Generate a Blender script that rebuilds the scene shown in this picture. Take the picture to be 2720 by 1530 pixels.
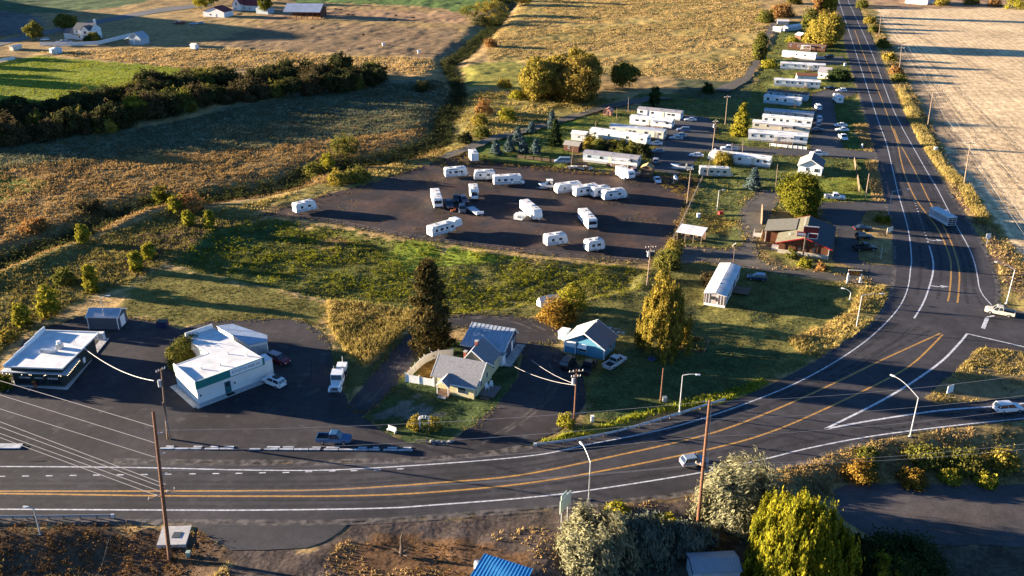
import bpy, bmesh, math, random
import numpy as np
from mathutils import Vector, Matrix
from mathutils.geometry import tessellate_polygon

for o in list(bpy.data.objects):
    bpy.data.objects.remove(o, do_unlink=True)
SC = bpy.context.scene
COL = SC.collection
PI = math.pi

# ------------------------------------------------------------------ camera, sky, sun, exposure
FOC, TILT, CAMH = 2400.0, math.radians(24.7), 84.0     # focal length in pixels of a 2720 wide picture
cam_d = bpy.data.cameras.new('camera')
cam = bpy.data.objects.new('camera', cam_d); COL.objects.link(cam)
cam_d.sensor_width = 36.0
cam_d.lens = 36.0 * FOC / 2720.0
cam_d.clip_start = 1.0; cam_d.clip_end = 12000.0
cam.location = (0, 0, CAMH)
cam.rotation_euler = (PI / 2 - TILT, 0, 0)
SC.camera = cam

SUN_EL = math.radians(7.2)
SUN_AZ = (-0.972, 0.235)           # horizontal direction TOWARDS the sun
W = bpy.data.worlds.new('World'); SC.world = W; W.use_nodes = True
wn = W.node_tree.nodes; wl = W.node_tree.links
bg = wn.get('Background') or wn.new('ShaderNodeBackground')
sky = wn.new('ShaderNodeTexSky'); sky.sky_type = 'NISHITA'; sky.sun_disc = False
sky.sun_elevation = SUN_EL
sky.sun_rotation = math.atan2(SUN_AZ[0], SUN_AZ[1])
sky.air_density = 0.7; sky.dust_density = 0.1; sky.ozone_density = 4.0
wl.new(sky.outputs[0], bg.inputs[0]); bg.inputs[1].default_value = 0.05
sd = bpy.data.lights.new('sun', 'SUN'); sd.energy = 5.0; sd.angle = math.radians(0.5); sd.color = (1.0, 0.83, 0.62)
sun = bpy.data.objects.new('sun', sd); COL.objects.link(sun)
sv = Vector((SUN_AZ[0] * math.cos(SUN_EL), SUN_AZ[1] * math.cos(SUN_EL), math.sin(SUN_EL)))
sun.rotation_euler = sv.to_track_quat('Z', 'Y').to_euler()
sun.location = (-200, 150, 120)
SC.view_settings.view_transform = 'Standard'
SC.view_settings.look = 'None'
SC.view_settings.gamma = 1.0
SC.view_settings.use_curve_mapping = False
SC.view_settings.exposure = 2.82
SC.render.engine = 'CYCLES'

# ------------------------------------------------------------------ survey: where a point seen in the photograph lies on the ground
ST, CT = math.sin(TILT), math.cos(TILT)
def G(px, py, z=0.0):
    x = (px - 1360.0) / FOC; v = (py - 765.0) / FOC
    t = (CAMH - z) / (ST + v * CT)
    return (x * t, t * (CT - v * ST))
def PP(px, py, z=0.0):
    a = G(px, py, z); return Vector((a[0], a[1], z))
def scale_at(py, z=0.0):
    v = (py - 765.0) / FOC
    return FOC * (ST + v * CT) / (CAMH - z)
def to_px(x, y):
    d = y * CT + CAMH * ST
    return 1360 + FOC * x / d, 765 + FOC * (CAMH * CT - y * ST) / d

# ------------------------------------------------------------------ tagging and linking
def prop(o, label=None, cat=None, group=None, kind=None):
    if label: o['label'] = label
    if cat: o['category'] = cat
    if group: o['group'] = group
    if kind: o['kind'] = kind
    return o
def thing(name, label, cat, loc=(0, 0, 0), rz=0.0, group=None):
    o = bpy.data.objects.new(name, None); COL.objects.link(o)
    o.empty_display_size = 0.3
    o.location = loc; o.rotation_euler = (0, 0, rz)
    return prop(o, label, cat, group)
class MB:
    def __init__(s): s.v = []; s.f = []
    def add(s, vs, fs):
        n = len(s.v); s.v.extend([tuple(p) for p in vs]); s.f.extend([tuple(i + n for i in f) for f in fs]); return s
    def box(s, c, d, rz=0.0):
        x, y, z = d[0] / 2, d[1] / 2, d[2] / 2; ca, sa = math.cos(rz), math.sin(rz)
        P = []
        for (a, b, e) in ((-x, -y, -z), (x, -y, -z), (x, y, -z), (-x, y, -z), (-x, -y, z), (x, -y, z), (x, y, z), (-x, y, z)):
            P.append((c[0] + a * ca - b * sa, c[1] + a * sa + b * ca, c[2] + e))
        return s.add(P, ((0, 3, 2, 1), (4, 5, 6, 7), (0, 1, 5, 4), (1, 2, 6, 5), (2, 3, 7, 6), (3, 0, 4, 7)))
    def prism(s, poly, z0, z1):
        n = len(poly)
        a = sum(poly[i][0] * poly[(i + 1) % n][1] - poly[(i + 1) % n][0] * poly[i][1] for i in range(n))
        if a < 0: poly = poly[::-1]
        P = [(p[0], p[1], z0) for p in poly] + [(p[0], p[1], z1) for p in poly]
        F = [tuple(range(n - 1, -1, -1)), tuple(range(n, 2 * n))] + [(i, (i + 1) % n, n + (i + 1) % n, n + i) for i in range(n)]
        return s.add(P, F)
    def loft(s, rings, cap=True):
        n = len(rings[0]); P = [p for r in rings for p in r]; F = []
        for k in range(len(rings) - 1):
            for i in range(n):
                j = (i + 1) % n
                F.append((k * n + i, k * n + j, (k + 1) * n + j, (k + 1) * n + i))
        if cap:
            F.append(tuple(range(n - 1, -1, -1))); m = (len(rings) - 1) * n
            F.append(tuple(range(m, m + n)))
        return s.add(P, F)
    def tube(s, pts, r0, r1=None, n=6):
        if r1 is None: r1 = r0
        pts = [Vector(p) for p in pts]; rings = []
        for i, p in enumerate(pts):
            d = (pts[min(i + 1, len(pts) - 1)] - pts[max(i - 1, 0)]).normalized()
            u = d.orthogonal().normalized(); w = d.cross(u)
            r = r0 + (r1 - r0) * i / max(1, len(pts) - 1)
            rings.append([tuple(p + u * (r * math.cos(2 * PI * k / n)) + w * (r * math.sin(2 * PI * k / n))) for k in range(n)])
        return s.loft(rings)
    def cyl(s, c, axis, r, l, n=12):
        a = Vector(axis).normalized() * (l / 2); c = Vector(c)
        return s.tube([c - a, c + a], r, r, n)
    def quad(s, a, b, c, d): return s.add((a, b, c, d), ((0, 1, 2, 3),))
    def build(s, name, mat, parent=None, smooth=False):
        me = bpy.data.meshes.new(name); me.from_pydata(s.v, [], s.f)
        bm = bmesh.new(); bm.from_mesh(me); bmesh.ops.recalc_face_normals(bm, faces=bm.faces); bm.to_mesh(me); bm.free()
        if smooth: me.shade_smooth()
        me.materials.append(mat)
        o = bpy.data.objects.new(name, me); COL.objects.link(o)
        if parent: o.parent = parent
        return o
def copy_tree(o, parent=None):
    c = o.copy(); COL.objects.link(c)
    if parent: c.parent = parent
    for ch in list(o.children): copy_tree(ch, c)
    return c
def mesh_np(name, V, F, mat, parent=None, attr=None, smooth=False):
    V = np.asarray(V, np.float32); F = np.asarray(F, np.int32); k = F.shape[1]
    me = bpy.data.meshes.new(name)
    me.vertices.add(len(V)); me.vertices.foreach_set('co', V.ravel())
    me.loops.add(F.size); me.loops.foreach_set('vertex_index', F.ravel())
    me.polygons.add(len(F)); me.polygons.foreach_set('loop_start', np.arange(0, F.size, k, dtype=np.int32))
    try: me.polygons.foreach_set('loop_total', np.full(len(F), k, dtype=np.int32))
    except Exception: pass
    if attr:
        for an, av in attr.items():
            av = np.asarray(av, np.float32)
            if av.ndim == 1:
                a = me.attributes.new(an, 'FLOAT', 'POINT'); a.data.foreach_set('value', av)
            else:
                a = me.attributes.new(an, 'FLOAT_COLOR', 'POINT'); a.data.foreach_set('color', np.c_[av, np.ones(len(av))].astype(np.float32).ravel())
    me.update(calc_edges=True); me.validate()
    if smooth: me.shade_smooth()
    me.materials.append(mat)
    o = bpy.data.objects.new(name, me); COL.objects.link(o)
    if parent: o.parent = parent
    return o

# ------------------------------------------------------------------ materials
MATS = {}
def mat(name, col, rough=0.75, metal=0.0, noise=0.0, scale=3.0, bump=0.0, spec=0.3, streak=None):
    if name in MATS: return MATS[name]
    m = bpy.data.materials.new(name); m.use_nodes = True; nt = m.node_tree; b = nt.nodes['Principled BSDF']
    b.inputs['Base Color'].default_value = (*col, 1); b.inputs['Roughness'].default_value = rough
    b.inputs['Metallic'].default_value = metal
    b.inputs['Specular IOR Level'].default_value = spec
    if noise > 0 or bump > 0:
        tc = nt.nodes.new('ShaderNodeTexCoord'); mp = nt.nodes.new('ShaderNodeMapping')
        nt.links.new(tc.outputs['Object'], mp.inputs[0])
        if streak: mp.inputs['Scale'].default_value = streak
        nz = nt.nodes.new('ShaderNodeTexNoise'); nz.inputs['Scale'].default_value = scale; nz.inputs['Detail'].default_value = 5
        nt.links.new(mp.outputs[0], nz.inputs['Vector'])
        if noise > 0:
            mr = nt.nodes.new('ShaderNodeMapRange'); mr.inputs[1].default_value = 0.3; mr.inputs[2].default_value = 0.7
            mr.inputs[3].default_value = 1 - noise; mr.inputs[4].default_value = 1 + noise
            nt.links.new(nz.outputs[0], mr.inputs[0])
            mx = nt.nodes.new('ShaderNodeVectorMath'); mx.operation = 'SCALE'; mx.inputs[0].default_value = col
            nt.links.new(mr.outputs[0], mx.inputs['Scale']); nt.links.new(mx.outputs[0], b.inputs['Base Color'])
        if bump > 0:
            bp = nt.nodes.new('ShaderNodeBump'); bp.inputs['Strength'].default_value = bump; bp.inputs['Distance'].default_value = 0.05
            nt.links.new(nz.outputs[0], bp.inputs['Height']); nt.links.new(bp.outputs[0], b.inputs['Normal'])
    MATS[name] = m; return m
def leaf_mat(name, c1, c2, trans=0.3):
    if name in MATS: return MATS[name]
    m = bpy.data.materials.new(name); m.use_nodes = True; nt = m.node_tree
    for n in list(nt.nodes): nt.nodes.remove(n)
    at = nt.nodes.new('ShaderNodeAttribute'); at.attribute_name = 'v'
    mx = nt.nodes.new('ShaderNodeMix'); mx.data_type = 'RGBA'
    mx.inputs[6].default_value = (*c1, 1); mx.inputs[7].default_value = (*c2, 1)
    nt.links.new(at.outputs['Fac'], mx.inputs[0])
    d = nt.nodes.new('ShaderNodeBsdfDiffuse'); t = nt.nodes.new('ShaderNodeBsdfTranslucent')
    ms = nt.nodes.new('ShaderNodeMixShader'); ms.inputs[0].default_value = trans
    o = nt.nodes.new('ShaderNodeOutputMaterial')
    nt.links.new(mx.outputs[2], d.inputs[0]); nt.links.new(mx.outputs[2], t.inputs[0])
    nt.links.new(d.outputs[0], ms.inputs[1]); nt.links.new(t.outputs[0], ms.inputs[2]); nt.links.new(ms.outputs[0], o.inputs[0])
    MATS[name] = m; return m
def paint(name, col): return mat('paint_' + name, col, 0.32, 0.0, 0.06, 2.0, spec=0.5)
M = {}
M['glass'] = mat('dark_glass', (0.015, 0.02, 0.028), 0.08, 0.0, spec=0.8)
M['pane'] = mat('window_pane', (0.03, 0.04, 0.05), 0.1, 0.0, spec=0.8)
M['rubber'] = mat('rubber', (0.012, 0.012, 0.013), 0.85)
M['rim'] = mat('rim_metal', (0.35, 0.35, 0.36), 0.4, 0.6)
M['chassis'] = mat('chassis_black', (0.02, 0.02, 0.022), 0.6)
M['chrome'] = mat('chrome', (0.6, 0.6, 0.6), 0.2, 0.9)
M['red_lamp'] = mat('red_lens', (0.35, 0.02, 0.02), 0.3)
M['lamp'] = mat('clear_lens', (0.7, 0.7, 0.68), 0.2)
M['white'] = mat('white_paint', (0.74, 0.73, 0.70), 0.6, 0, 0.06, 2.0)
M['rv'] = mat('rv_white', (0.72, 0.72, 0.70), 0.45, 0, 0.07, 1.2)
M['rvroof'] = mat('rv_roof', (0.62, 0.61, 0.58), 0.7, 0, 0.14, 1.5)
M['cream'] = mat('cream_paint', (0.62, 0.56, 0.44), 0.6, 0, 0.08, 1.5)
M['grey'] = mat('grey_paint', (0.38, 0.38, 0.37), 0.6, 0, 0.08, 1.5)
M['bluegrey'] = mat('blue_grey_paint', (0.36, 0.42, 0.46), 0.6, 0, 0.08, 1.5)
M['roofwhite'] = mat('white_roof', (0.66, 0.65, 0.63), 0.7, 0, 0.16, 0.5)
M['roofgrey'] = mat('grey_roof', (0.30, 0.28, 0.29), 0.85, 0, 0.15, 2.0)
M['roofdark'] = mat('dark_shingles', (0.11, 0.11, 0.12), 0.9, 0, 0.25, 3.0)
M['rooftan'] = mat('tan_shingles', (0.27, 0.25, 0.22), 0.9, 0, 0.18, 2.5)
M['roofolive'] = mat('olive_shingles', (0.135, 0.125, 0.08), 0.9, 0, 0.25, 1.2)
M['roofbrown'] = mat('brown_roof', (0.15, 0.085, 0.06), 0.85, 0, 0.25, 1.5)
M['roofred'] = mat('red_roof', (0.20, 0.04, 0.035), 0.8, 0, 0.2, 1.5)
M['roofmetal'] = mat('galvanised_roof', (0.42, 0.45, 0.48), 0.4, 0.5, 0.2, 1.2)
M['brown'] = mat('brown_boards', (0.10, 0.04, 0.022), 0.8, 0, 0.25, 2.0)
M['wood'] = mat('weathered_wood', (0.16, 0.10, 0.065), 0.9, 0, 0.3, 3.0)
M['pole'] = mat('pole_wood', (0.15, 0.070, 0.038), 0.9, 0, 0.3, 3.0)
M['palepole'] = mat('pale_pole_wood', (0.24, 0.17, 0.12), 0.9, 0, 0.3, 3.0)
M['steel'] = mat('galvanised_steel', (0.42, 0.43, 0.44), 0.45, 0.4, 0.1, 2.0)
M['wire'] = mat('wire', (0.36, 0.34, 0.33), 0.5, 0.3)
M['concrete'] = mat('concrete', (0.40, 0.38, 0.36), 0.9, 0, 0.18, 1.5)
M['porcelain'] = mat('insulator', (0.55, 0.55, 0.55), 0.3)
M['black'] = mat('black_paint', (0.012, 0.012, 0.013), 0.5)
M['bark'] = mat('bark', (0.09, 0.065, 0.045), 0.95, 0, 0.3, 3.0)
M['palebark'] = mat('pale_bark', (0.30, 0.26, 0.19), 0.95, 0, 0.3, 3.0)
M['red'] = mat('red_paint', (0.35, 0.02, 0.02), 0.5)
M['teal'] = mat('teal_paint', (0.015, 0.16, 0.145), 0.6, 0, 0.1, 1.0)
# ------------------------------------------------------------------ terrain
def poly_px(pts, z=0.0): return np.array([G(a, b, z) for a, b in pts])
def in_poly(x, y, P):
    r = np.zeros(x.shape, bool); n = len(P); j = n - 1
    for i in range(n):
        xi, yi = P[i]; xj, yj = P[j]
        if yi != yj:
            r ^= ((yi > y) != (yj > y)) & (x < (xj - xi) * (y - yi) / (yj - yi) + xi)
        j = i
    return r
def seg_dist(x, y, P, closed=False):
    d = np.full(x.shape, 1e9); n = len(P)
    for i in range(n if closed else n - 1):
        a = P[i]; b = P[(i + 1) % n]; ex, ey = b[0] - a[0], b[1] - a[1]; L = ex * ex + ey * ey + 1e-9
        t = np.clip(((x - a[0]) * ex + (y - a[1]) * ey) / L, 0, 1)
        d = np.minimum(d, (x - a[0] - t * ex) ** 2 + (y - a[1] - t * ey) ** 2)
    return np.sqrt(d)
def vnoise(x, y, sc, seed=0):
    x = np.asarray(x, float) / sc + 1000.0; y = np.asarray(y, float) / sc + 1000.0
    xi = np.floor(x).astype(np.int64); yi = np.floor(y).astype(np.int64); fx = x - xi; fy = y - yi
    fx = fx * fx * (3 - 2 * fx); fy = fy * fy * (3 - 2 * fy)
    def h(a, b):
        n = (a * 374761393 + b * 668265263 + seed * 974711) & 0x7fffffff
        n = ((n ^ (n >> 13)) * 1274126177) & 0x7fffffff
        return ((n ^ (n >> 16)) & 0xffff) / 65535.0
    return (h(xi, yi) * (1 - fx) + h(xi + 1, yi) * fx) * (1 - fy) + (h(xi, yi + 1) * (1 - fx) + h(xi + 1, yi + 1) * fx) * fy
def sm(a, b, x):
    t = np.clip((x - a) / (b - a), 0, 1); return t * t * (3 - 2 * t)

CREEK = [(-160, 760), (0, 690), (190, 622), (330, 550), (440, 535), (640, 503), (763, 483), (818, 449), (928, 430), (1025, 416), (1094, 394), (1150, 375), (1177, 355), (1175, 317), (1204, 276), (1218, 235), (1204, 199), (1190, 166), (1232, 138), (1262, 110), (1300, 77), (1342, 28), (1400, -40)]
CREST = [(-160, 790), (0, 730), (120, 684), (210, 643), (330, 593), (430, 562), (480, 545)]
W_CREEK, W_CREST = poly_px(CREEK), poly_px(CREST)
RVLOT = [(690, 575), (760, 548), (830, 527), (920, 503), (1000, 482), (1070, 457), (1150, 432), (1200, 417), (1235, 408), (1275, 424), (1420, 440), (1560, 452), (1700, 462), (1830, 470), (1862, 474), (1838, 530), (1812, 588), (1780, 650), (1734, 700), (1560, 690), (1380, 670), (1094, 635), (873, 591), (730, 574)]
WEEDLOT = [(560, 612), (680, 585), (735, 584), (873, 602), (1094, 647), (1380, 683), (1560, 702), (1722, 716), (1700, 770), (1560, 800), (1400, 812), (1250, 835), (1100, 830), (870, 795), (700, 760), (500, 715), (455, 700)]
LOWRIGHT = [(1950, 1335), (2080, 1268), (2150, 1244), (2230, 1213), (2340, 1180), (2560, 1150), (3000, 1105), (3600, 1080), (3600, 1800), (1200, 1800), (1420, 1500), (1560, 1420), (1800, 1345)]
LOWLEFT = [(-500, 1394), (300, 1396), (400, 1398), (520, 1410), (600, 1480), (640, 1800), (-800, 1800)]
W_WEED, W_LR, W_LL = poly_px(WEEDLOT), poly_px(LOWRIGHT), poly_px(LOWLEFT)
def plateau(x, y, P, h, blend):
    m = in_poly(x, y, P); r = np.zeros(x.shape)
    if m.any(): r[m] = h * sm(0, blend, seg_dist(x[m], y[m], P, True))
    return r
LRZ = -1.4
def height(x, y, rough=True):
    x = np.asarray(x, float); y = np.asarray(y, float)
    d = seg_dist(x, y, W_CREEK)
    w = 5.2 + 2.5 * vnoise(x, y, 30, 3)
    z = -2.3 * np.exp(-(d / w) ** 2)
    dc = seg_dist(x, y, W_CREST); z += 1.5 * np.exp(-(dc / 4.0) ** 2)
    z += plateau(x, y, W_WEED, -1.3, 3.5) + plateau(x, y, W_LR, LRZ, 5.0) + plateau(x, y, W_LL, -2.0, 9.0)
    # unseen hills added past the left edge for their shadows; rolling ground far off
    z += 40 * np.exp(-(((x + 425) / 48) ** 2 + ((y - 594) / 66) ** 2))
    z += 30 * np.exp(-(((x + 292) / 40) ** 2 + ((y - 364) / 22) ** 2))
    far = np.clip((np.hypot(x, y - 300) - 900) / 1500, 0, 1)
    z += far * far * 60 * (0.4 + vnoise(x, y, 420, 9))
    if rough:
        nat = NATURAL(x, y)
        z += nat * (0.5 * (vnoise(x, y, 7, 1) - 0.5) + 0.34 * (vnoise(x, y, 2.6, 2) - 0.5))
    return z
def hz(x, y): return float(height(np.array([x]), np.array([y]), False)[0])
def PG(px, py):
    """point on the real ground under a pixel (two corrections for the relief)"""
    z = 0.0
    for _ in range(4):
        x, y = G(px, py, z); z = hz(x, y)
    return Vector((x, y, z))

# ------------------------------------------------------------------ ground regions: colour of the soil and turf itself
HWY_IN = [(-300, 1226), (300, 1229), (650, 1232), (955, 1229), (1232, 1217), (1412, 1187), (1640, 1142), (1920, 1074), (2040, 1027), (2186, 948), (2313, 862), (2360, 793), (2370, 760), (2376, 700), (2369, 600), (2352, 540), (2338, 480), (2327, 420), (2312, 370), (2305, 330), (2287, 265), (2264, 190), (2245, 120), (2216, 0), (2206, -60)]
HWY_OUT = [(2262, -60), (2272, 0), (2328, 130), (2380, 260), (2420, 338), (2461, 413), (2503, 485), (2544, 546), (2589, 615), (2619, 670), (2641, 725), (2652, 770), (2650, 803), (2682, 822), (2760, 842), (2900, 872)]
HWY_LOW = [(2900, 1075), (2720, 1117), (2544, 1134), (2324, 1166), (2213, 1202), (2111, 1236), (1848, 1307), (1643, 1334), (1340, 1360), (931, 1387), (500, 1388), (-300, 1385)]
HIGHWAY = HWY_IN + HWY_OUT + HWY_LOW
APRON = [(931, 1388), (905, 1412), (860, 1440), (815, 1456), (700, 1462), (610, 1462), (560, 1430), (520, 1400), (500, 1389)]
LOT = [(-300, 1225), (-300, 1005), (-20, 1012), (15, 975), (60, 910), (122, 868), (200, 845), (240, 838), (330, 842), (440, 862), (480, 876), (560, 852), (640, 852), (740, 846), (800, 852), (850, 880), (872, 905), (885, 950), (905, 1020), (925, 1075), (960, 1108), (1020, 1150), (1085, 1178), (1190, 1172), (1262, 1130), (1325, 1070), (1378, 1005), (1388, 950), (1384, 925), (1420, 912), (1480, 925), (1530, 960), (1552, 1010), (1556, 1070), (1520, 1120), (1455, 1158), (1400, 1184), (1232, 1216), (955, 1228), (650, 1231), (300, 1228)]
LANE = [(925, 1075), (945, 1048), (1000, 985), (1060, 915), (1105, 870), (1160, 845), (1250, 834), (1340, 836), (1425, 848), (1492, 872), (1484, 912), (1425, 915), (1380, 926), (1340, 905), (1290, 880), (1220, 868), (1165, 890), (1120, 935), (1075, 990), (1010, 1070), (960, 1108)]
PARKROAD = [(1722, 452), (1735, 400), (1762, 350), (1795, 320), (1815, 305), (1880, 312), (1906, 330), (1898, 372), (2000, 392), (2150, 396), (2157, 300), (2154, 252), (2180, 240), (2264, 232), (2290, 242), (2240, 262), (2216, 268), (2224, 330), (2243, 396), (2320, 404), (2345, 430), (2325, 424), (2150, 417), (2000, 410), (1905, 404), (1868, 402), (1838, 440), (1800, 466)]
LODGELOT = [(2182, 538), (2352, 535), (2354, 560), (2302, 562), (2285, 590), (2281, 690), (2312, 704), (2378, 708), (2371, 760), (2300, 748), (2296, 722), (2250, 705), (2212, 694), (2216, 640), (2208, 590), (2160, 575)]
DRIVE = [(1742, 706), (1790, 650), (1850, 655), (1935, 662), (1985, 642), (1962, 590), (1980, 535), (2022, 502), (2085, 510), (2060, 550), (2030, 600), (2008, 650), (2020, 690), (2080, 712), (2212, 726), (2300, 742), (2292, 757), (2150, 737), (2000, 716), (1870, 697), (1790, 702)]
FARLANE = [(2120, 148), (2240, 150), (2252, 172), (2120, 170)]
GRAVELPIT = [(2205, 1288), (2380, 1284), (3000, 1290), (3000, 1452), (2700, 1455), (2330, 1440), (2240, 1380)]
FARMTRACK = [(-80, 132), (0, 108), (120, 82), (260, 52), (420, 22), (560, 8), (560, 16), (420, 34), (262, 64), (120, 94), (0, 122), (-80, 148)]
TRACK2 = [(1160, 420), (1300, 366), (1480, 318), (1600, 282), (1720, 258), (1790, 262), (1720, 272), (1602, 294), (1480, 332), (1310, 378), (1190, 425)]
TRACK3 = [(1895, 240), (1975, 205), (2004, 160), (2024, 110), (2050, 60), (2064, 62), (2040, 112), (2020, 165), (1992, 215), (1935, 246)]
R_ = []
def reg(pts, col, jit=1.2, z=0.0): R_.append((poly_px(pts, z), np.array(col), jit))
TAN = (0.30, 0.20, 0.085)
reg([(-900, 400), (-300, 470), (0, 440), (400, 420), (700, 395), (1000, 360), (1180, 330), (1180, 420), (900, 480), (700, 520), (440, 560), (0, 735), (-900, 900)], (0.225, 0.15, 0.06), 3)       # russet marsh
reg([(-700, 360), (0, 372), (350, 345), (700, 265), (1000, 215), (1180, 205), (1200, 260), (1150, 330), (900, 330), (700, 360), (400, 400), (100, 412), (-700, 430)], (0.145, 0.145, 0.085), 3)      # wetland under the thicket, its shade put into the grey green
reg([(520, 345), (760, 320), (1000, 300), (1170, 290), (1180, 330), (900, 345), (640, 372)], (0.30, 0.17, 0.065), 3)
reg([(-700, 480), (0, 455), (75, 470), (140, 492), (60, 520), (0, 545), (-700, 640)], (0.10, 0.15, 0.025), 1.5)
reg([(-300, 800), (0, 735), (200, 655), (430, 570), (600, 560), (700, 575), (560, 615), (455, 700), (330, 760), (200, 800), (100, 850), (0, 940), (-400, 1040)], (0.15, 0.125, 0.04), 2.5)           # olive slope south of the creek
reg([(330, 640), (500, 600), (620, 590), (540, 650), (400, 700), (300, 730)], (0.12, 0.068, 0.035), 3)
reg([(-500, 192), (0, 165), (100, 148), (330, 168), (520, 182), (570, 196), (430, 215), (330, 235), (250, 262), (100, 300), (-500, 318)], (0.20, 0.22, 0.028), 1.0)                               # bright hay field
reg([(90, 140), (330, 128), (620, 130), (900, 148), (1130, 155), (1180, 170), (1110, 200), (980, 180), (760, 175), (560, 190), (330, 166)], (0.40, 0.26, 0.105), 3)                                 # pale dry grass
reg([(560, 110), (700, 66), (860, 60), (1240, 80), (1225, 130), (1150, 155), (900, 142), (620, 128)], (0.21, 0.14, 0.075), 4)
reg([(700, 20), (1240, 34), (1240, 62), (860, 48), (700, 60)], (0.30, 0.185, 0.10), 3)
reg([(-500, 20), (0, 24), (100, 40), (122, 66), (60, 90), (-500, 130)], (0.13, 0.12, 0.10), 3)                                          # ploughed field
reg([(-500, -100), (500, -100), (380, 10), (240, 28), (100, 36), (-500, 24)], (0.09, 0.12, 0.05), 3)
reg([(760, -60), (1330, -60), (1300, 22), (1240, 32), (1100, 14), (780, 6)], (0.10, 0.15, 0.04), 3)
reg([(1370, 30), (1420, -80), (1990, -80), (2030, 30), (2040, 60), (2000, 160), (1978, 205), (1940, 214), (1700, 202), (1560, 200), (1420, 170), (1300, 160), (1290, 110)], (0.36, 0.255, 0.085), 2)     # golden field
reg([(1350, 160), (1215, 175), (1230, 225), (1330, 240), (1420, 235), (1420, 180)], (0.22, 0.20, 0.045), 3)
reg([(2322, 30), (2350, 24), (2720, 20), (3400, 15), (3400, 900), (2760, 760), (2660, 600), (2565, 480), (2520, 430), (2475, 335), (2420, 235), (2345, 105)], (0.60, 0.435, 0.25), 1.2)                # stubble field
reg([(2322, 30), (2350, 24), (2720, 20), (3400, 15), (3400, -60), (2290, -60)], (0.30, 0.19, 0.11), 3)
reg([(2345, 105), (2420, 235), (2475, 335), (2520, 430), (2600, 480), (2560, 380), (2480, 240), (2390, 110)], (0.30, 0.22, 0.14), 4)
reg([(2272, 0), (2330, 30), (2370, 120), (2430, 240), (2480, 340), (2520, 430), (2585, 500), (2640, 590), (2720, 690), (3000, 800), (3000, 880), (2720, 830), (2655, 800), (2645, 730), (2590, 615), (2461, 413), (2420, 338), (2328, 130)], (0.24, 0.185, 0.06), 1.5)   # verge
reg([(2500, 478), (2545, 540), (2600, 620), (2645, 700), (2665, 760), (2720, 800), (2720, 740), (2660, 660), (2600, 570), (2545, 500)], (0.16, 0.105, 0.07), 2)
reg([(1200, 235), (1330, 245), (1500, 262), (1650, 262), (1500, 318), (1300, 372), (1180, 420), (1130, 445), (900, 505), (700, 560), (690, 575), (560, 600), (560, 560), (800, 500), (1000, 445), (1170, 385)], (0.19, 0.155, 0.05), 2.5)
reg([(1170, 420), (1320, 372), (1500, 325), (1610, 290), (1700, 300), (1560, 350), (1500, 430), (1560, 455), (1420, 445), (1275, 428), (1235, 410)], (0.105, 0.13, 0.03), 1)     # mown lawn
reg([(1400, 345), (1480, 322), (1530, 318), (1560, 320), (1500, 352), (1420, 362)], (0.15, 0.17, 0.03), 1.5)
reg([(1700, 250), (1990, 235), (2080, 60), (2230, 60), (2300, 330), (2340, 540), (2180, 545), (2060, 560), (1960, 600), (1850, 640), (1780, 660), (1850, 480), (1700, 462), (1560, 452), (1560, 340), (1690, 300)], (0.10, 0.115, 0.035), 2)
reg([(1800, 210), (1990, 215), (1990, 260), (1800, 262)], (0.085, 0.09, 0.045), 2)
reg([(2060, 200), (2200, 190), (2200, 240), (2060, 236)], (0.19, 0.19, 0.04), 1.5)
reg([(2150, 260), (2240, 260), (2300, 390), (2245, 395)], (0.065, 0.10, 0.025), 1)
reg([(2250, 425), (2330, 430), (2345, 530), (2280, 536)], (0.09, 0.115, 0.03), 1)
reg([(2300, 430), (2342, 425), (2350, 535), (2318, 533)], (0.38, 0.25, 0.13), 0.8)
reg([(2265, 330), (2310, 325), (2330, 410), (2300, 412)], (0.34, 0.23, 0.12), 0.8)
reg([(2090, 480), (2280, 462), (2284, 536), (2180, 535)], (0.16, 0.18, 0.03), 1.5)
reg([(1850, 480), (2060, 480), (1990, 530), (1965, 590), (1985, 640), (1935, 660), (1790, 650), (1815, 590)], (0.12, 0.125, 0.04), 1.5)
reg([(1860, 570), (1950, 585), (1940, 620), (1860, 620)], (0.20, 0.13, 0.03), 1.5)
reg([(2020, 660), (2080, 705), (2200, 722), (2200, 692), (2066, 672)], (0.17, 0.15, 0.045), 1)
reg(WEEDLOT, (0.095, 0.10, 0.026), 1.2)
reg([(560, 615), (680, 592), (760, 600), (640, 640), (520, 690), (470, 690)], (0.06, 0.09, 0.03), 1.5)
reg([(850, 618), (900, 620), (930, 640), (880, 660), (830, 650)], (0.26, 0.15, 0.06), 1.5)
reg([(1090, 640), (1380, 682), (1450, 690), (1300, 720), (1100, 700), (1000, 680)], (0.16, 0.20, 0.025), 2)
reg([(330, 770), (440, 715), (500, 720), (700, 765), (868, 800), (870, 880), (800, 850), (640, 850), (480, 872), (330, 840)], (0.145, 0.125, 0.035), 1.2)    # mown back field
reg([(868, 798), (1110, 828), (1095, 860), (1030, 920), (968, 974), (930, 945), (895, 905), (872, 860)], (0.33, 0.215, 0.06), 1.0)      # golden weed triangle
reg([(895, 905), (930, 945), (968, 974), (1035, 918), (1090, 870), (1110, 880), (1040, 950), (980, 1010), (925, 1075), (905, 1020), (885, 950), (872, 905)], (0.06, 0.075, 0.028), 1)
reg([(1120, 700), (1390, 686), (1722, 716), (1745, 705), (1870, 700), (2000, 718), (2290, 760), (2310, 865), (2186, 948), (2040, 1027), (1920, 1074), (1640, 1142), (1412, 1187), (1540, 1110), (1556, 1030), (1530, 950), (1500, 900), (1500, 870), (1430, 845), (1330, 832), (1210, 832)], (0.115, 0.105, 0.032), 1.2)     # lawns round the cottage
reg([(1850, 800), (2090, 840), (2200, 860), (2090, 900), (1950, 890), (1850, 860)], (0.17, 0.155, 0.045), 1.5)
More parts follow.
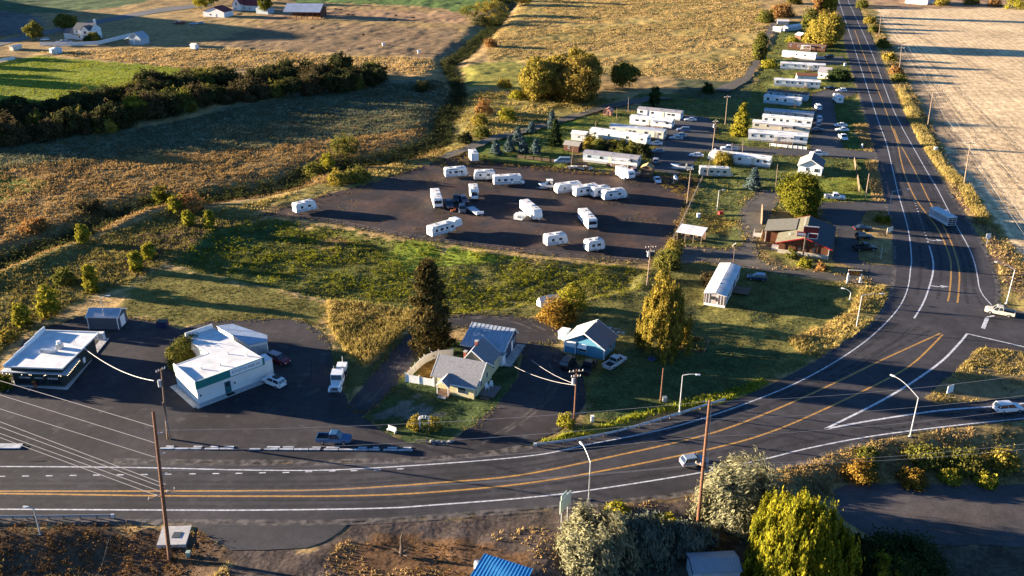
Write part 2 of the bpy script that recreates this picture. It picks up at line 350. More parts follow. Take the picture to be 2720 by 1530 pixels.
reg([(1600, 930), (1990, 920), (2090, 950), (1900, 1060), (1640, 1130), (1570, 1100)], (0.062, 0.08, 0.028), 1.5)  # lawn shaded by cottage and willow, the shade put into its colour
reg([(960, 1108), (1010, 1070), (1075, 990), (1120, 935), (1160, 900), (1380, 940), (1375, 1005), (1325, 1070), (1262, 1130), (1190, 1172), (1085, 1180), (1020, 1150)], (0.055, 0.075, 0.026), 0.8)   # front lawn, building shade put into the dark green
reg([(1030, 1085), (1100, 1070), (1140, 1085), (1090, 1120), (1030, 1115)], (0.16, 0.15, 0.12), 2.5)
reg([(1085, 1020), (1125, 945), (1190, 930), (1165, 1025)], (0.16, 0.095, 0.025), 0.8)
reg([(2288, 760), (2255, 829), (2213, 851), (2100, 898), (2097, 920), (2136, 942), (2190, 945), (2313, 860), (2362, 793), (2345, 762)], (0.30, 0.215, 0.06), 1.0)
reg([(1460, 1180), (1600, 1140), (1800, 1085), (1920, 1070), (2040, 1024), (2020, 1005), (1800, 1068), (1600, 1125), (1440, 1165)], (0.20, 0.19, 0.03), 0.8)
reg([(2600, 923), (2536, 989), (2467, 1050), (2453, 1058), (2484, 1075), (2572, 1072), (2720, 1057), (2900, 1020), (2900, 960), (2720, 935)], (0.27, 0.18, 0.07), 0.6)     # traffic island
reg([(-500, 1386), (500, 1389), (520, 1400), (610, 1462), (640, 1800), (-800, 1800)], (0.085, 0.055, 0.034), 1.2)
reg([(610, 1462), (815, 1456), (905, 1412), (931, 1388), (1340, 1361), (1643, 1335), (1848, 1308), (1950, 1290), (1900, 1400), (1420, 1800), (640, 1800)], (0.085, 0.064, 0.052), 1.0)      # bare dirt by the road
reg([(900, 1440), (1060, 1410), (1200, 1425), (1380, 1450), (1400, 1800), (820, 1800)], (0.135, 0.075, 0.038), 2)
reg([(1960, 1275), (2111, 1237), (2213, 1203), (2324, 1167), (2544, 1135), (3000, 1080), (3000, 1304), (2380, 1297), (2215, 1300), (2100, 1400), (1850, 1400)], (0.19, 0.14, 0.06), 1.2)
reg([(2215, 1425), (3000, 1425), (3000, 1900), (1500, 1900), (1700, 1500)], (0.09, 0.072, 0.05), 2, LRZ)
# built surfaces tested the same way so that no tall grass or rough relief pokes through them
BUILT = [poly_px(p) for p in (HIGHWAY, APRON, LOT, LANE, PARKROAD, LODGELOT, DRIVE, FARLANE, FARMTRACK)] + [poly_px(GRAVELPIT, LRZ), poly_px([(422, 1394), (520, 1392), (502, 1456), (406, 1458)], -1.0)] + [poly_px(RVLOT)]
ISLAND = poly_px([(2600, 923), (2536, 989), (2467, 1050), (2453, 1058), (2484, 1075), (2572, 1072), (2720, 1057), (2900, 1020), (2900, 960), (2720, 935)])
def built_mask(x, y, only=None):
    m = np.zeros(x.shape, bool)
    for P in BUILT: m |= in_poly(x, y, P)
    m &= ~in_poly(x, y, ISLAND)
    return m
STUB = poly_px([(2322, 30), (2350, 24), (2720, 20), (3400, 15), (3400, 900), (2760, 760), (2660, 600), (2565, 480), (2520, 430), (2475, 335), (2420, 235), (2345, 105)])
SMOOTH = [STUB, poly_px([(-500, 192), (0, 165), (100, 148), (330, 168), (520, 182), (570, 196), (430, 215), (330, 235), (250, 262), (100, 300), (-500, 318)]), poly_px([(330, 770), (440, 715), (500, 720), (700, 765), (868, 800), (870, 880), (800, 850), (640, 850), (480, 872), (330, 840)])]
def NATURAL(x, y):
    r = np.ones(x.shape); near = (y < 720) & (np.abs(x) < 420)
    for P in SMOOTH: r[in_poly(x, y, P)] = 0.12
    if near.any():
        xx, yy = x[near], y[near]
        m = built_mask(xx, yy); d = np.full(xx.shape, 99.0)
        for P in BUILT: d = np.minimum(d, seg_dist(xx, yy, P, True))
        r[near] = np.minimum(r[near], np.where(m, 0.0, sm(0.4, 3.0, d)))
    return r
def ground_col(x, y):
    c = np.tile(np.array(TAN), (len(x), 1)) * (0.8 + 0.4 * vnoise(x, y, 60, 21))[:, None]
    for P, col, jit in R_:
        jx = x + jit * 2.2 * (vnoise(x, y, 5, 11) - 0.5) + jit * 1.5 * (vnoise(x, y, 1.7, 12) - 0.5)
        jy = y + jit * 3.2 * (vnoise(x, y, 6, 13) - 0.5) + jit * 2.0 * (vnoise(x, y, 2.1, 14) - 0.5)
        m = in_poly(jx, jy, P); c[m] = col
    d = seg_dist(x, y, W_CREEK); k = 0.85 * np.exp(-(d / 4.0) ** 2)[:, None]
    c = c * (1 - k) + np.array((0.045, 0.05, 0.028)) * k
    return c
def axis(parts):
    a = []
    for s, e, n in parts: a.extend(np.linspace(s, e, n, endpoint=False))
    return np.array(a)
gx = axis([(-6000, -1000, 14), (-1000, -420, 24), (-420, -200, 80), (-200, 150, 300), (150, 400, 90), (400, 1000, 24), (1000, 6001, 15)])
gy = axis([(-2500, -200, 12), (-200, 70, 20), (70, 260, 190), (260, 470, 140), (470, 760, 110), (760, 1400, 30), (1400, 7001, 20)])
XX, YY = np.meshgrid(gx, gy); gx_, gy_ = XX.ravel(), YY.ravel()
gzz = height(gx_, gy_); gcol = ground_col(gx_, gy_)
nx_, ny_ = len(gx), len(gy)
ii = (np.arange(ny_ - 1)[:, None] * nx_ + np.arange(nx_ - 1)[None, :]).ravel()
gf = np.stack([ii, ii + 1, ii + nx_ + 1, ii + nx_], 1)

def ground_material():
    m = bpy.data.materials.new('soil_and_turf'); m.use_nodes = True; nt = m.node_tree; b = nt.nodes['Principled BSDF']
    b.inputs['Roughness'].default_value = 0.95; b.inputs['Specular IOR Level'].default_value = 0.05
    at = nt.nodes.new('ShaderNodeAttribute'); at.attribute_name = 'soil'
    geo = nt.nodes.new('ShaderNodeNewGeometry')
    prev = at.outputs['Color']
    for sc_, lo, hi, det in ((0.035, 0.78, 1.2, 3), (0.30, 0.66, 1.36, 4), (1.9, 0.62, 1.42, 3)):
        nz = nt.nodes.new('ShaderNodeTexNoise'); nz.inputs['Scale'].default_value = sc_; nz.inputs['Detail'].default_value = det
        nt.links.new(geo.outputs['Position'], nz.inputs['Vector'])
        mr = nt.nodes.new('ShaderNodeMapRange'); mr.inputs[1].default_value = 0.3; mr.inputs[2].default_value = 0.7
        mr.inputs[3].default_value = lo; mr.inputs[4].default_value = hi
        nt.links.new(nz.outputs[0], mr.inputs[0])
        v = nt.nodes.new('ShaderNodeVectorMath'); v.operation = 'SCALE'
        nt.links.new(prev, v.inputs[0]); nt.links.new(mr.outputs[0], v.inputs['Scale']); prev = v.outputs[0]
    ra = nt.nodes.new('ShaderNodeAttribute'); ra.attribute_name = 'rows'          # drill rows left in the stubble
    wv = nt.nodes.new('ShaderNodeTexWave'); wv.inputs['Scale'].default_value = 0.11; wv.inputs['Distortion'].default_value = 2.2; wv.inputs['Detail'].default_value = 4; wv.inputs['Detail Scale'].default_value = 0.6
    mp = nt.nodes.new('ShaderNodeMapping'); mp.inputs['Rotation'].default_value = (0, 0, 0.22); nt.links.new(geo.outputs['Position'], mp.inputs[0]); nt.links.new(mp.outputs[0], wv.inputs['Vector'])
    mm = nt.nodes.new('ShaderNodeMath'); mm.operation = 'MULTIPLY_ADD'; nt.links.new(wv.outputs['Fac'], mm.inputs[0]); mm.inputs[1].default_value = -0.18; mm.inputs[2].default_value = 0.07
    m2 = nt.nodes.new('ShaderNodeMath'); m2.operation = 'MULTIPLY_ADD'; nt.links.new(mm.outputs[0], m2.inputs[0]); nt.links.new(ra.outputs['Fac'], m2.inputs[1]); m2.inputs[2].default_value = 1.0
    v = nt.nodes.new('ShaderNodeVectorMath'); v.operation = 'SCALE'; nt.links.new(prev, v.inputs[0]); nt.links.new(m2.outputs[0], v.inputs['Scale']); prev = v.outputs[0]
    nt.links.new(prev, b.inputs['Base Color'])
    nz = nt.nodes.new('ShaderNodeTexNoise'); nz.inputs['Scale'].default_value = 0.9; nz.inputs['Detail'].default_value = 5
    nt.links.new(geo.outputs['Position'], nz.inputs['Vector'])
    bp = nt.nodes.new('ShaderNodeBump'); bp.inputs['Strength'].default_value = 0.55; bp.inputs['Distance'].default_value = 0.18
    nt.links.new(nz.outputs[0], bp.inputs['Height']); nt.links.new(bp.outputs[0], b.inputs['Normal'])
    return m
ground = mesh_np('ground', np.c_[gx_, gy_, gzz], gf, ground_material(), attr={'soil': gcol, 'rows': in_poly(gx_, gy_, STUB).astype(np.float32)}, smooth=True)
prop(ground, kind='structure')

# ------------------------------------------------------------------ paved surfaces
def paved_material(name, col, patch=0.25, fine=0.2, warm=(1.25, 1.0, 0.8), warm_amt=0.0, rough=0.85, spots=None):
    m = bpy.data.materials.new(name); m.use_nodes = True; nt = m.node_tree; b = nt.nodes['Principled BSDF']
    b.inputs['Roughness'].default_value = rough; b.inputs['Specular IOR Level'].default_value = 0.15
    geo = nt.nodes.new('ShaderNodeNewGeometry')
    rgb = nt.nodes.new('ShaderNodeRGB'); rgb.outputs[0].default_value = (*col, 1); prev = rgb.outputs[0]
    def noise(scale, detail, a, c):
        nz = nt.nodes.new('ShaderNodeTexNoise'); nz.inputs['Scale'].default_value = scale; nz.inputs['Detail'].default_value = detail
        nt.links.new(geo.outputs['Position'], nz.inputs['Vector'])
        mr = nt.nodes.new('ShaderNodeMapRange'); mr.inputs[1].default_value = 0.35; mr.inputs[2].default_value = 0.65
        mr.inputs[3].default_value = a; mr.inputs[4].default_value = c; nt.links.new(nz.outputs[0], mr.inputs[0]); return mr.outputs[0]
    if warm_amt > 0:
        mx = nt.nodes.new('ShaderNodeMix'); mx.data_type = 'RGBA'
        nt.links.new(noise(0.12, 5, 0.0, warm_amt), mx.inputs[0]); nt.links.new(prev, mx.inputs[6])
        mx.inputs[7].default_value = (*[min(1, c * w) for c, w in zip(col, warm)], 1); prev = mx.outputs[2]
    for scl, det, amt in ((0.07, 3, patch), (0.6, 5, patch * 0.6), (5.0, 3, fine)):
        v = nt.nodes.new('ShaderNodeVectorMath'); v.operation = 'SCALE'
        nt.links.new(prev, v.inputs[0]); nt.links.new(noise(scl, det, 1 - amt, 1 + amt), v.inputs['Scale']); prev = v.outputs[0]
    if spots:
        mx = nt.nodes.new('ShaderNodeMix'); mx.data_type = 'RGBA'
        nz = nt.nodes.new('ShaderNodeTexNoise'); nz.inputs['Scale'].default_value = 0.35; nz.inputs['Detail'].default_value = 6
        nt.links.new(geo.outputs['Position'], nz.inputs['Vector'])
        mr = nt.nodes.new('ShaderNodeMapRange'); mr.inputs[1].default_value = 0.60; mr.inputs[2].default_value = 0.70; nt.links.new(nz.outputs[0], mr.inputs[0])
        nt.links.new(mr.outputs[0], mx.inputs[0]); nt.links.new(prev, mx.inputs[6]); mx.inputs[7].default_value = (*spots, 1); prev = mx.outputs[2]
    nt.links.new(prev, b.inputs['Base Color'])
    nz = nt.nodes.new('ShaderNodeTexNoise'); nz.inputs['Scale'].default_value = 3.5; nz.inputs['Detail'].default_value = 4
    nt.links.new(geo.outputs['Position'], nz.inputs['Vector'])
    bp = nt.nodes.new('ShaderNodeBump'); bp.inputs['Strength'].default_value = 0.25; bp.inputs['Distance'].default_value = 0.03
    nt.links.new(nz.outputs[0], bp.inputs['Height']); nt.links.new(bp.outputs[0], b.inputs['Normal'])
    return m
ASPH = paved_material('asphalt', (0.047, 0.044, 0.047), 0.24, 0.16, (1.5, 1.4, 1.35), 0.35)
def sheet(name, pts, z, material, zg=0.0, world=False, jag=0.0):
    P = [Vector((*(p if world else G(p[0], p[1], zg)), zg + z)) for p in pts]
    if jag > 0:                                   # worn, uneven edge
        rr = random.Random(len(pts)); Q = []
        for i in range(len(P)):
            a, b = P[i], P[(i + 1) % len(P)]; n = max(1, int((b - a).length / 2.0)); n = min(n, 60)
            nrm = Vector((-(b - a).y, (b - a).x, 0)).normalized()
            for k in range(n): Q.append(a.lerp(b, k / n) + nrm * (rr.uniform(-jag, jag) if k else 0))
        P = Q
    tri = tessellate_polygon([P])
    me = bpy.data.meshes.new(name); me.from_pydata([tuple(p) for p in P], [], tri); me.update()
    if me.polygons and sum(p.normal.z for p in me.polygons) < 0: me.flip_normals()
    me.materials.append(material)
    o = bpy.data.objects.new(name, me); COL.objects.link(o)
    return prop(o, kind='structure')
GRAV = paved_material('lot_gravel', (0.037, 0.034, 0.037), 0.25, 0.2, (1.6, 1.3, 1.1), 0.4, spots=(0.07, 0.066, 0.064))
RVG = paved_material('storage_lot_gravel', (0.030, 0.026, 0.028), 0.3, 0.3, (3.2, 2.0, 1.2), 0.6)
DIRT = paved_material('dirt_drive', (0.105, 0.092, 0.082), 0.25, 0.2, (1.3, 1.25, 0.8), 0.5)
PALEGR = paved_material('pale_gravel', (0.070, 0.062, 0.062), 0.22, 0.22, (1.25, 1.1, 0.9), 0.5)
sheet('storage_lot', RVLOT, 0.035, RVG, jag=0.35)
sheet('lane', LANE, 0.045, GRAV, jag=0.3)
sheet('parking_lot', LOT, 0.052, GRAV, jag=0.3)
sheet('park_road', PARKROAD, 0.050, paved_material('worn_asphalt', (0.066, 0.064, 0.066), 0.2, 0.15, (1.3, 1.2, 1.1), 0.4), jag=0.3)
sheet('driveway', DRIVE, 0.042, DIRT, jag=0.5)
sheet('lodge_lot', LODGELOT, 0.056, paved_material('lodge_asphalt', (0.058, 0.055, 0.058), 0.2, 0.15, (1.3, 1.2, 1.0), 0.4), jag=0.3)
sheet('path', FARLANE, 0.040, DIRT, jag=0.4)
sheet('farm_road', FARMTRACK, 0.12, paved_material('farm_road', (0.13, 0.125, 0.12), 0.1, 0.1))
sheet('gravel_lot', GRAVELPIT, 0.05, PALEGR, zg=LRZ, jag=0.3)
sheet('dirt_track', TRACK2, 0.42, DIRT, jag=0.5)
sheet('field_track', TRACK3, 0.42, DIRT, jag=0.5)
sheet('highway', HIGHWAY, 0.064, ASPH, jag=0.12)
sheet('apron', APRON, 0.060, paved_material('apron_asphalt', (0.055, 0.051, 0.052), 0.18, 0.15), jag=0.2)
isl = sheet('traffic_island', [(2600, 923), (2536, 989), (2467, 1050), (2453, 1058), (2484, 1075), (2572, 1072), (2720, 1057), (2900, 1020), (2900, 960), (2720, 935)], 0.16, paved_material('island_soil', (0.20, 0.135, 0.06), 0.3, 0.3), jag=0.25)

# painted lines
def worn_paint(name, col):
    m = bpy.data.materials.new(name); m.use_nodes = True; nt = m.node_tree; b = nt.nodes['Principled BSDF']
    b.inputs['Roughness'].default_value = 0.7
    geo = nt.nodes.new('ShaderNodeNewGeometry'); nz = nt.nodes.new('ShaderNodeTexNoise'); nz.inputs['Scale'].default_value = 1.6; nz.inputs['Detail'].default_value = 6
    nt.links.new(geo.outputs['Position'], nz.inputs['Vector'])
    mr = nt.nodes.new('ShaderNodeMapRange'); mr.inputs[1].default_value = 0.38; mr.inputs[2].default_value = 0.60; nt.links.new(nz.outputs[0], mr.inputs[0])
    mx = nt.nodes.new('ShaderNodeMix'); mx.data_type = 'RGBA'; nt.links.new(mr.outputs[0], mx.inputs[0])
    mx.inputs[6].default_value = (*[0.55 * c + 0.02 for c in col], 1); mx.inputs[7].default_value = (*col, 1)
    nt.links.new(mx.outputs[2], b.inputs['Base Color']); return m
WPAINT = worn_paint('white_road_paint', (0.62, 0.62, 0.64)); YPAINT = worn_paint('yellow_road_paint', (0.50, 0.25, 0.045))
def smooth_line(P, step=2.0):
    P = [Vector((*p, 0)) for p in P]; out = []
    for i in range(len(P) - 1):
        p0 = P[max(i - 1, 0)]; p1 = P[i]; p2 = P[i + 1]; p3 = P[min(i + 2, len(P) - 1)]
        n = max(2, int((p2 - p1).length / step))
        for k in range(n):
            t = k / n
            m1 = (p2 - p0) * 0.5; m2 = (p3 - p1) * 0.5
            out.append((2 * t ** 3 - 3 * t * t + 1) * p1 + (t ** 3 - 2 * t * t + t) * m1 + (-2 * t ** 3 + 3 * t * t) * p2 + (t ** 3 - t * t) * m2)
    out.append(P[-1]); return out
def stripe(mb, line, w, z, s0=None, s1=None):
    acc = 0; L = []; 
    for i, p in enumerate(line):
        if i: acc += (p - line[i - 1]).length
        if (s0 is None or acc >= s0) and (s1 is None or acc <= s1): L.append(i)
    V = []; F = []
    for k, i in enumerate(L):
        d = (line[min(i + 1, len(line) - 1)] - line[max(i - 1, 0)]).normalized(); nrm = Vector((-d.y, d.x, 0)) * (w / 2)
        V += [tuple(line[i] + nrm + Vector((0, 0, z))), tuple(line[i] - nrm + Vector((0, 0, z)))]
        if k: F.append((2 * k - 2, 2 * k, 2 * k + 1, 2 * k - 1))
    if F: mb.add(V, F)
def line_px(pts): return smooth_line([G(a, b) for a, b in pts])
WHITE_L = [(-300, 1239), (300, 1242), (700, 1250), (955, 1246), (1380, 1215), (1561, 1182), (1806, 1130), (2020, 1058), (2166, 992), (2296, 909), (2379, 829), (2410, 770), (2419, 711), (2421, 686), (2412, 609), (2387, 518), (2370, 446), (2354, 380), (2336, 331), (2314, 265), (2262, 105), (2227, 0), (2213, -40)]
WHITE_R = [(-300, 1352), (0, 1353.6), (442, 1355.8), (700, 1355.8), (1011, 1351), (1149, 1342.5), (1380, 1324.6), (1566, 1303), (1864, 1255.6), (2040, 1218), (2144, 1192), (2318, 1159), (2544, 1130), (2720, 1112), (2900, 1090)]
WHITE_E = [(2240, -40), (2252, 0), (2310, 127), (2362, 265), (2392, 331), (2419, 380), (2461, 454), (2489, 501), (2521, 563), (2544, 606), (2572, 656), (2588, 697), (2597, 739), (2601, 764), (2613, 788), (2635, 812)]
YEL_A = [(-300, 1306), (0, 1305.8), (700, 1304.4), (928, 1299), (1177, 1282), (1380, 1263), (1616, 1215.6), (1864, 1159), (2020, 1105), (2185, 1033), (2351, 953), (2498, 886)]
YEL_B = [(-300, 1312), (0, 1312), (414, 1317.7), (700, 1319), (928, 1318), (1122, 1310), (1380, 1287), (1616, 1248.7), (1892, 1192), (2040, 1150.7), (2185, 1090), (2365, 1003), (2434, 958.7), (2504, 889.7)]
YEL_C = [(2517, 801), (2522, 780), (2526, 725), (2521, 678), (2489, 606), (2434, 532), (2406, 471), (2392, 421), (2384, 380), (2370, 342), (2348, 281), (2318, 204), (2296, 149), (2285, 121), (2270, 80)]
YEL_D = [(2543, 805), (2546, 780), (2548, 722), (2536, 670), (2514, 617), (2473, 543), (2434, 463), (2406, 410), (2389, 380), (2374, 342)]
GORE_A = [(2191, 1141), (2365, 1052), (2489, 970), (2544, 917), (2569, 887)]
GORE_C = [(2569, 887), (2720, 922), (2850, 952)]
GORE_B = [(2191, 1141), (2296, 1121), (2489, 1092), (2627, 1081), (2720, 1072), (2900, 1050)]
POCKET = [(2468, 653), (2478, 692), (2478, 725), (2466, 770), (2450, 810), (2428, 846)]
w_ = MB()
for ln, wd in ((WHITE_L, 0.24), (WHITE_R, 0.27), (WHITE_E, 0.22), (GORE_A, 0.42), (GORE_C, 0.32), (GORE_B, 0.40), (POCKET, 0.34)): stripe(w_, line_px(ln), wd, 0.072)
stripe(w_, line_px([(2611, 873), (2622, 845)]), 0.75, 0.072); stripe(w_, line_px([(2621, 843), (2641, 839)]), 0.4, 0.0725)
for x in (20, 247, 475, 705, 930, 1160, 1388, 1620, 1852, 2078, 2300):
    a = x / 3.623; yy = 1130 + (494 - 30 * x / 2300) / 3.623; stripe(w_, line_px([(a - 9, yy), (a + 9, yy)]), 0.24, 0.072)
for x, y in ((62, 458), (290, 455), (508, 448), (735, 441), (945, 438), (1170, 430), (1390, 421)):
    a = 680 + x / 3.623; yy = 1130 + y / 3.623; stripe(w_, line_px([(a - 9, yy + 0.6), (a + 9, yy)]), 0.24, 0.072)
dl = line_px([(2428, 532), (2440, 566), (2452, 605), (2462, 635), (2467, 650)]); tot = sum((dl[i + 1] - dl[i]).length for i in range(len(dl) - 1))
dl = smooth_line([(p.x, p.y) for p in dl], 0.4); tot = sum((dl[i + 1] - dl[i]).length for i in range(len(dl) - 1))
for k in range(15): stripe(w_, dl, 0.34, 0.072, tot * k / 15, tot * k / 15 + 0.9)
w_.build('lane_lines', WPAINT)['kind'] = 'structure'
ar = MB()
def arrow(px, py, ang):
    c = PP(px, py); R = Matrix.Rotation(ang, 4, 'Z')
    def T(L): return [tuple(c + R @ Vector((a, b, 0.0724))) for a, b in L]
    ar.add(T([(-2.0, -0.1), (-0.6, -0.16), (-0.6, 0.16), (-2.0, 0.22)]), [(0, 1, 2, 3)])
    ar.add(T([(-0.6, -0.16), (0.5, 0.25), (0.4, 0.6), (-0.6, 0.16)]), [(0, 1, 2, 3)])
    ar.add(T([(0.2, -0.2), (1.9, 0.75), (0.1, 1.15)]), [(0, 1, 2)])
arrow(2486, 640, -0.35); arrow(2497, 763, -0.35)
ar.build('turn_arrows', WPAINT)['kind'] = 'structure'
y_ = MB()
for ln in (YEL_A, YEL_B, YEL_C, YEL_D):
    L = line_px(ln)
    stripe(y_, L, 0.36, 0.072)
yd = line_px([(2266, 66), (2232, -30)]); tot = sum((yd[i + 1] - yd[i]).length for i in range(len(yd) - 1))
for k in range(12): stripe(y_, yd, 0.25, 0.072, tot * k / 12, tot * k / 12 + 3.2)
y_.build('centre_lines', YPAINT)['kind'] = 'structure'
st_ = MB()
for a, b in (((26, 1030), (20, 1041)), ((82, 1031), (77, 1040)), ((-20, 1030), (-26, 1040))):
    stripe(st_, line_px([a, b]), 0.14, 0.06)
st_.build('stall_lines', WPAINT)['kind'] = 'structure'
# seams and tar lines across the asphalt
tar = MB(); rr = random.Random(4)
TARM = mat('tar', (0.018, 0.017, 0.018), 0.6)
for pts in ([(930, 1386), (905, 1411), (862, 1439), (815, 1455)], [(2313, 729), (2450, 738), (2640, 742)], [(2310, 712), (2306, 740), (2320, 760)], [(700, 1330), (1000, 1328), (1300, 1306)], [(2020, 1090), (2300, 960), (2420, 870)], [(2330, 520), (2480, 522)]):
    stripe(tar, line_px(pts), 0.12, 0.068)
tar.build('tar_seams', TARM)['kind'] = 'structure'

def patchy(name, col, lo, hi, scale=0.5):
    m = bpy.data.materials.new(name); m.use_nodes = True; nt = m.node_tree; b = nt.nodes['Principled BSDF']; b.inputs['Base Color'].default_value = (*col, 1); b.inputs['Roughness'].default_value = 0.85
    geo = nt.nodes.new('ShaderNodeNewGeometry'); nz = nt.nodes.new('ShaderNodeTexNoise'); nz.inputs['Scale'].default_value = scale; nz.inputs['Detail'].default_value = 6
    nt.links.new(geo.outputs['Position'], nz.inputs['Vector'])
    mr = nt.nodes.new('ShaderNodeMapRange'); mr.inputs[1].default_value = 0.38; mr.inputs[2].default_value = 0.62; mr.inputs[3].default_value = lo; mr.inputs[4].default_value = hi
    nt.links.new(nz.outputs[0], mr.inputs[0]); nt.links.new(mr.outputs[0], b.inputs['Alpha']); return m
WEAR = patchy('tyre_wear', (0.028, 0.026, 0.029), 0.0, 0.75); PALE = patchy('shoulder_grit', (0.115, 0.098, 0.088), 0.05, 0.95, 0.8); SEAL = patchy('crack_seal', (0.016, 0.015, 0.016), 0.3, 1.0, 0.4)
def between(A, B, t, n=60):
    a = line_px(A); b = line_px(B); out = []
    for k in range(n + 1):
        p = a[int(k * (len(a) - 1) / n)]; q = min(b, key=lambda r: (r - p).length_squared); out.append((p.lerp(q, t).x, p.lerp(q, t).y))
    return smooth_line(out, 3.0)
wp = MB()
for A, B, ts in ((WHITE_R[:12], YEL_B[:10], (.27, .73)), (YEL_A, WHITE_L[:12], (.20, .42, .80)), (YEL_C[:9], WHITE_L[9:], (.25, .75)), (YEL_D[:8], WHITE_E[4:], (.3, .7)), (GORE_B[1:], WHITE_R[10:], (.3, .7))):
    for t in ts: stripe(wp, between(A, B, t), 0.75, 0.0662)
wp.build('tyre_wear', WEAR)['kind'] = 'structure'
sh = MB()
for P, w in ((HWY_LOW[3:], 1.3), (HWY_OUT[2:], 1.0), (HWY_IN[9:], 0.9), ([(300, 1226), (650, 1230), (955, 1227), (1232, 1215), (1412, 1186)], 1.6)):
    stripe(sh, line_px(P), w, 0.067)
sh.build('gravel_shoulder', PALE)['kind'] = 'structure'
cr = MB(); rr = random.Random(31)
for (x, y, n, a0, z) in [(250, 1340, 9, .05, .0665), (1500, 1240, 8, .3, .0665), (2250, 1060, 9, .5, .0665), (2450, 840, 7, 1.2, .0665), (2370, 300, 8, 1.8, .0665), (620, 1150, 8, .1, .0585), (350, 1100, 6, .8, .0585), (780, 1060, 7, 1.5, .0585), (2440, 700, 8, 1.6, .0665), (1000, 1370, 6, .02, .0665), (1900, 1290, 6, .25, .0665), (1480, 1050, 7, 1.2, .0585), (2000, 1170, 9, .4, .0665)]:
    p = Vector((*G(x, y), 0)); L = [(p.x, p.y)]; a = a0
    for k in range(n): a += rr.uniform(-.5, .5); p = p + Vector((math.cos(a), math.sin(a), 0)) * rr.uniform(1.2, 3); L.append((p.x, p.y))
    stripe(cr, smooth_line(L, .6), .10, z)
cr.build('crack_seal', SEAL)['kind'] = 'structure'
tk = MB()
for P in ([(2400, 130), (2470, 215), (2560, 330), (2660, 440), (2800, 590)], [(2430, 120), (2520, 215), (2620, 320), (2760, 450)], [(2470, 250), (2500, 330), (2560, 400), (2650, 520), (2780, 690)], [(2380, 60), (2480, 120), (2640, 200), (2800, 270)]):
    L = line_px(P)
    for off in (-.9, .9):
        Q = []
        for i, p in enumerate(L):
            d = (L[min(i + 1, len(L) - 1)] - L[max(i - 1, 0)]).normalized(); Q.append(p + Vector((-d.y, d.x, 0)) * off)
        stripe(tk, Q, .5, .10)
tk.build('tyre_tracks', patchy('pressed_stubble', (0.20, 0.135, 0.075), 0.1, 0.9, 0.4))['kind'] = 'structure'
dt = MB()
for P in ([(2000, 690), (1978, 640), (1968, 590), (1985, 540), (2030, 510)], [(1790, 695), (1870, 690), (2010, 708), (2150, 730), (2290, 750)], [(1130, 860), (1250, 845), (1360, 850), (1440, 880)], [(960, 1080), (1030, 1000), (1100, 900)], [(1300, 1170), (1420, 1090), (1480, 1000), (1450, 940)]):
    L = line_px(P)
    for off in (-.8, .8): stripe(dt, [p + Vector((off, off * .4, 0)) for p in L], .6, .0635)
dt.build('wheel_ruts', patchy('wheel_ruts', (0.13, 0.112, 0.095), 0.0, 0.6, 0.5))['kind'] = 'structure'
# ------------------------------------------------------------------ builders
def rad(d): return math.radians(d)
def z_for_py(x, y, py):
    lo, hi = -6.0, 60.0
    for _ in range(40):
        z = (lo + hi) / 2
        d = y * CT + (CAMH - z) * ST
        if 765 + FOC * ((CAMH - z) * CT - y * ST) / d > py: lo = z
        else: hi = z
    return (lo + hi) / 2

def wheels(root, xs, half, r=0.34, w=0.22, rim='rim'):
    proto = None
    for x in xs:
        for s in (-1, 1):
            if proto is None:
                proto = MB().cyl((0, 0, 0), (0, 1, 0), r, w, 12).build('wheel', M['rubber'], root)
                MB().cyl((0, 0, 0), (0, 1, 0), r * 0.62, w + 0.02, 8).build('rim', M[rim], proto)
                k = proto
            else: k = copy_tree(proto, root)
            k.location = (x, s * half, r)
CARS = {
 'sedan': dict(L=4.7, W=1.80, H=1.45, st=[(-.5, .70, .84), (-.47, .92, .94), (-.30, .98, 1), (-.05, .95, 1), (.18, .93, 1), (.40, .80, .96), (.48, .66, .86), (.5, .52, .80)], gb=(-.37, .19), gt=(-.22, .02), belt=.93),
 'hatch': dict(L=4.4, W=1.80, H=1.55, st=[(-.5, .70, .86), (-.48, 1.0, .95), (-.30, 1.02, 1), (-.05, .98, 1), (.2, .96, 1), (.42, .82, .96), (.49, .66, .86), (.5, .52, .82)], gb=(-.47, .22), gt=(-.38, .04), belt=.96),
 'suv': dict(L=4.85, W=1.92, H=1.75, st=[(-.5, .72, .88), (-.49, 1.08, .96), (-.30, 1.10, 1), (-.05, 1.08, 1), (.2, 1.06, 1), (.42, .96, .96), (.49, .78, .88), (.5, .55, .84)], gb=(-.48, .22), gt=(-.42, .06), belt=1.06),
 'pickup': dict(L=5.6, W=1.98, H=1.85, st=[(-.5, .70, .97), (-.12, .70, 1), (-.11, 1.12, 1), (.1, 1.12, 1), (.22, 1.10, 1), (.42, 1.02, .97), (.49, .86, .90), (.5, .58, .88)], gb=(-.11, .24), gt=(-.09, .12), belt=1.10),
 'van': dict(L=5.3, W=2.0, H=2.0, st=[(-.5, .9, .95), (-.49, 1.25, .97), (-.2, 1.25, 1), (.1, 1.22, 1), (.25, 1.18, 1), (.42, 1.0, .96), (.49, .85, .88), (.5, .55, .85)], gb=(-.485, .33), gt=(-.46, .16), belt=1.2),
}
